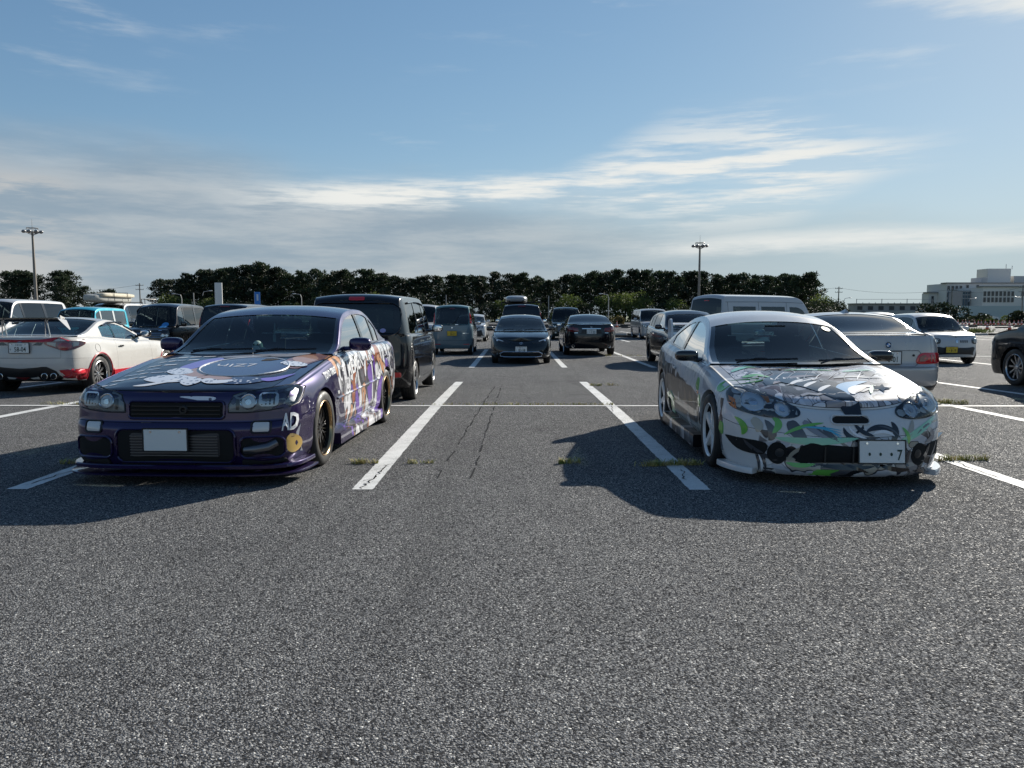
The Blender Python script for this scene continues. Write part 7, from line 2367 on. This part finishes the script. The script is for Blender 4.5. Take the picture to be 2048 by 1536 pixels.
def build_far():
    rnd = random.Random(5)
    yel, blu = mat('mast_base_yellow', (.42, .36, .06), .6), mat('mast_base_blue', (.05, .20, .42), .5)
    lamp_mast(75, 463, 95, 'tall lamp mast with a ring of floodlights and blue base on the left', blu)
    lamp_mast(1395, 492, 108, 'tall lamp mast with a ring of floodlights and yellow base before the pines', yel)
    for x, top, Z, sd, lb in ((408, 582, 110, 1, 'small street lamp left of the white pillar sign'), (366, 588, 112, -1, 'small street lamp before the left end of the pine row'), (605, 588, 120, -1, 'small street lamp left of the cube-shaped wagon'), (967, 587, 120, 1, 'small street lamp left of the grey roof box'), (1216, 588, 115, -1, 'small street lamp among the shrubs right of the black saloon'),
                              (1683, 596, 150, 1, 'street lamp right of the pine row'), (1930, 597, 140, 1, 'street lamp before the left part of the hospital'), (2035, 594, 138, -1, 'street lamp near the right edge before the hospital')):
        street_lamp(x, top, Z, lb, sd)
    for x, top in ((66, 585), (390, 586), (893, 590), (1097, 592)):
        X, h = px(x, top, 105)
        tag(MB().tube([(X, 105, -.2), (X, 105, h)], .06, 6).build('marker_post', mat('post_grey', (.30, .30, .29), .6), None), {66: 'thin grey post behind the white minivan at the left', 390: 'thin grey post between two street lamps at the left pines', 893: 'thin grey post above the blue-grey kei wagon', 1097: 'thin grey post right of the grey roof box'}[x], 'post')
    p = [utility_pole(283, 567, 170, 'utility pole standing against open sky left of the pines'), utility_pole(1672, 574, 190, 'utility pole just right of the pine row'), utility_pole(1896, 577, 170, 'utility pole before the left part of the hospital', 1), utility_pole(2036, 571, 165, 'utility pole near the right edge of the picture')]
    for a, b in ((1, 2), (2, 3)):
        tag(wire(p[a], p[b], 1.0), 'overhead wire sagging from the pole by the pines to the pole at the hospital' if a == 1 else 'overhead wire between the two poles before the hospital', 'wire')
    tag(wire(p[1], p[1] + Vector((-22, 6, .8)), .6), 'overhead wire running from the pole into the pine row', 'wire')
    tag(wire(p[0], p[0] + Vector((-30, 10, -.5)), .9), 'overhead wire left of the utility pole against open sky', 'wire')
    # white pillar sign and blue banner
    X, h = px(440, 566, 90)
    t = thing('pillar_sign', 'tall white pillar sign in front of the pines', 'sign', (X, 90, -.12), R(18))
    MB().box((0, 0, h / 2 + .06), (.80, .80, h + .1), bev=.03).build('pillar', mat('sign_white', (.62, .62, .60), .5), t)
    MB().box((-.405, 0, h * .62), (.02, .5, h * .62)).build('sign_face', mat('sign_face_grey', (.10, .10, .11), .5), t)
    for k in range(5): MB().box((-.42, 0, h * .40 + k * .52), (.012, .32, .30)).build('sign_letter_block', mat('sign_print', (.42, .42, .42), .5), t)
    X, h = px(517, 583, 85)
    t = thing('banner', 'blue upright banner on a pole in front of the pines', 'banner', (X, 85, -.12))
    MB().tube([(-.33, 0, 0), (-.33, 0, h + .1)], .025, 6).build('pole', mat('post_grey', (.30, .30, .29), .6), t)
    MB().box((0, 0, h - .9), (.62, .02, 1.9)).build('cloth', mat('banner_blue', (.03, .17, .50), .7), t)
    MB().box((.02, -.014, h - .55), (.20, .006, .7)).build('banner_mark', mat('banner_pale', (.45, .52, .60), .7), t)
    # cones
    c0 = traffic_cone(); first = [c0]
    def cone(x, Z, label, group):
        o = first.pop() if first else copy_tree(c0)
        o.location = ((x - 1031) / 1539 * Z, Z, gz(Z)); o.rotation_euler = (0, 0, rnd.uniform(0, 1.5))
        o['label'] = label; o['category'] = 'traffic cone'; o['group'] = group
    cone(1233, 88, 'lone orange traffic cone right of the black saloon', 'large traffic cones')
    for x, lb in ((1927, 'orange traffic cone, left one of the three near cones before the hospital'), (1969.5, 'orange traffic cone, middle one of the three near cones before the hospital'), (2014, 'orange traffic cone, right one of the three near cones before the hospital')):
        cone(x, 74, lb, 'large traffic cones')
    for k in range(19):
        cone(1903 + k * 7.9 + rnd.uniform(-1.5, 1.5), 112 + rnd.uniform(-3, 3), 'small far cone ' + ('right behind the small white kei hatchback' if k < 3 else 'between the left and middle near cones' if 3 <= k < 9 else 'between the middle and right near cones' if k < 14 else 'right of the right near cone') + ' before the hospital', 'far line of traffic cones')
    # kerb blocks, alternately dark and pale
    kd, kp = mat('kerb_dark', (.028, .027, .026), .8, dirt=.5), mat('kerb_pale', (.40, .39, .37), .8, dirt=.5)
    kme = {}
    def kerb(x, y, w, m, h=.14):
        key = (round(w, 2), m.name, h)
        if key not in kme: kme[key] = MB().box((0, 0, h / 2), (w, .18, h), bev=.03).build('kerb_block', m, None); o = kme[key]
        else: o = kme[key].copy(); COL.objects.link(o)
        o.location = (x, y, gz(y)); o['kind'] = 'structure'
    x = 7.2
    k = 0
    while x < 40: kerb(x, 54, 1.16, kd if k % 3 else kp); x += 1.2; k += 1
    for x in (7.0, 9.4, 27.5, 33.5): kerb(x, 49.5, 1.7, kd, .12)
    for yy in (84, 90):
        x = -8
        while x < 66:
            if rnd.random() < .8: kerb(x, yy + (.9 if int(x) % 2 else 0), 1.6, kd, .16)
            x += 2.9
    x = -12
    while x < 84: kerb(x, 100, 2.9, kd if rnd.random() < .75 else kp, .2); x += 3
    sheet('road_line', MATS_LINE(), -20, 95, [95.5, 96.2], .004)


def MATS_LINE():
    for m in bpy.data.materials:
        if m.name == 'line_paint': return m


def build_hospital():
    wall, wall_grey = mat('hospital_wall', (.62, .60, .57), .8, dirt=.2), mat('hospital_wall_grey', (.42, .425, .43), .8, dirt=.2)  # greyer wall colour for rooftop blocks, floor bands, aerials and hut door
    win, fr, gl = mat('dark_window', (.03, .035, .045), .15), mat('window_frame_grey', (.26, .26, .26), .5), mat('glass_wall', (.10, .14, .18), .12, spec=.6)
    roof = mat('roof_edge', (.22, .22, .21), .7)
    t = thing('hospital_building', 'large pale hospital building with rows of square windows and a tower block', 'building', (0, 0, -.3))
    def blk(name, x0, x1, y0, y1, z1, m, z0=0.0): return MB().box(((x0 + x1) / 2, (y0 + y1) / 2, (z0 + z1) / 2), (x1 - x0, y1 - y0, z1 - z0)).build(name, m, t)
    def X(p, Z): return (p - 1031) / 1539 * Z
    def H(y, Z): return (630 - y) / 1539 * Z + 1.59
    blk('wall', X(1850, 245), X(1885, 245) - .05, 245, 249, H(587, 245), wall)
    blk('wall', X(1885, 240), X(2120, 240), 240, 251.5, H(568, 240), wall)
    blk('wall', X(1957, 226), X(2140, 226), 226, 239.9, H(575, 226), wall)
    blk('tower', X(1972, 250), X(2018, 250), 252, 258, H(538, 250), wall, H(568, 240) + .01)
    blk('rooftop_block', X(2019, 252), X(2120, 252), 252.5, 262, H(553, 252), wall_grey, H(568, 240) + .01)
    blk('plant_room', X(1954, 244), X(1965, 244), 244, 250, H(556, 244), wall_grey, H(568, 240) + .01)
    blk('glass_wing', X(1917, 232), X(1957, 232) - .06, 232, 239.9, H(582, 232), gl)
    blk('wall', X(1900, 205), X(2140, 205), 205, 212, H(612, 205), mat('glass_screen', (.40, .46, .48), .3))
    for (a, b, Z, y) in ((1883, 2121, 239.9, 568), (1955.5, 2141, 225.9, 575), (1848.5, 1885.5, 244.9, 587)):
        blk('roof_edge', X(a, Z), X(b, Z), Z - .35, Z + 3, H(y, Z) + .35, roof, H(y, Z))
    for (x0, x1, n, Z, ys) in ((1889, 1913, 4, 239.95, (577, 590, 604)), (1926, 1946, 2, 239.95, (575.5,)), (1961, 2016, 8, 225.95, (588,)), (2036, 2075, 4, 225.95, (588,)), (1858, 1872, 2, 244.95, (597, 606)), (1961, 2016, 8, 225.95, (600,))):
        for y in ys:
            for k in range(n):
                p = x0 + (x1 - x0) * k / max(1, n - 1)
                w = MB().box((X(p, Z), Z - .02, H(y, Z)), (.80, .10, 1.45)).build('window', fr, t)
                MB().box((X(p, Z), Z - .075, H(y, Z)), (.64, .04, 1.28)).build('pane', win, w)
    for z in (584.5, 591, 598): blk('floor_band', X(1917, 231.9), X(1957, 231.9), 231.85, 232.1, H(z, 232) + .25, wall_grey, H(z, 232))
    for k in range(9):
        xx = X(1917 + 5 * k, 231.9); blk('mullion', xx - .06, xx + .06, 231.80, 232.05, H(582, 232), fr)
    for x, y in ((2000, 530), (2012, 533)): MB().tube([(X(x, 256), 256, H(538, 250)), (X(x, 256), 256, H(y, 256))], .10, 5).build('aerial', wall_grey, t)
    # low grey building with posts along its roof
    u = thing('flat_building', 'long low grey building with posts and wires along its flat roof', 'building', (0, 0, -.3))
    Z = 195
    def blu(name, x0, x1, y0, y1, z0, z1, m): return MB().box(((x0 + x1) / 2, (y0 + y1) / 2, (z0 + z1) / 2), (x1 - x0, y1 - y0, z1 - z0)).build(name, m, u)
    blu('wall', X(1705, Z), X(1862, Z), Z, Z + 4, 0, H(609, Z), mat('flat_building_wall', (.32, .31, .29), .85, dirt=.5))
    blu('roof_edge', X(1703, Z), X(1864, Z), Z - .3, Z + 4, H(609, Z) + .002, H(609, Z) + .28, roof)
    blu('lower_wall', X(1720, Z), X(1862, Z), Z - 2.2, Z - .31, 0, H(622, Z), mat('flat_building_pale', (.36, .36, .35), .85, dirt=.4))
    for k in range(7): blu('doorway', X(1710 + 21 * k, Z), X(1720 + 21 * k, Z), Z - .05, Z + .01, H(620, Z), H(612.5, Z), mat('doorway_dark', (.05, .05, .05), .7))
    for k in range(13):
        xx = X(1708 + 12.5 * k, Z)
        MB().tube([(xx, Z, H(608, Z)), (xx, Z, H(605 if k % 4 else 598, Z))], .08, 5).build('roof_post', fr, u)
    pts = [(X(1708 + 50 * k, Z), Z, H(599, Z)) for k in range(4)]
    MB().tube(pts, .04, 4).build('roof_wire', fr, u)
    w = thing('site_fence', 'pale panel fence in front of the low grey building', 'fence', (0, 0, -.3))
    for k in range(12):
        a, b = X(1730 + 10 * k, 176), X(1740 + 10 * k, 176)
        MB().box(((a + b) / 2, 176 + .05 * (k % 2), .95), (b - a - .04, .06, 1.9)).build('panel', mat('fence_panel', (.40, .40, .39), .6, dirt=.3), w)
    v = thing('small_hut', 'small pale hut left of the low grey building', 'building', (X(1697, 200), 200, -.3))
    MB().box((0, 0, 1.3), (3.0, 3.0, 2.6)).build('wall', wall, v); MB().box((0, 0, 2.72), (3.4, 3.4, .22)).build('roof', roof, v)
    MB().box((0, -1.53, 1.1), (.9, .05, 2.0)).build('door', wall_grey, v)
build_ground()
build_hospital()
build_trees()
build_far()
purple_saloon()
white_coupe()
build_traffic()
weeds()
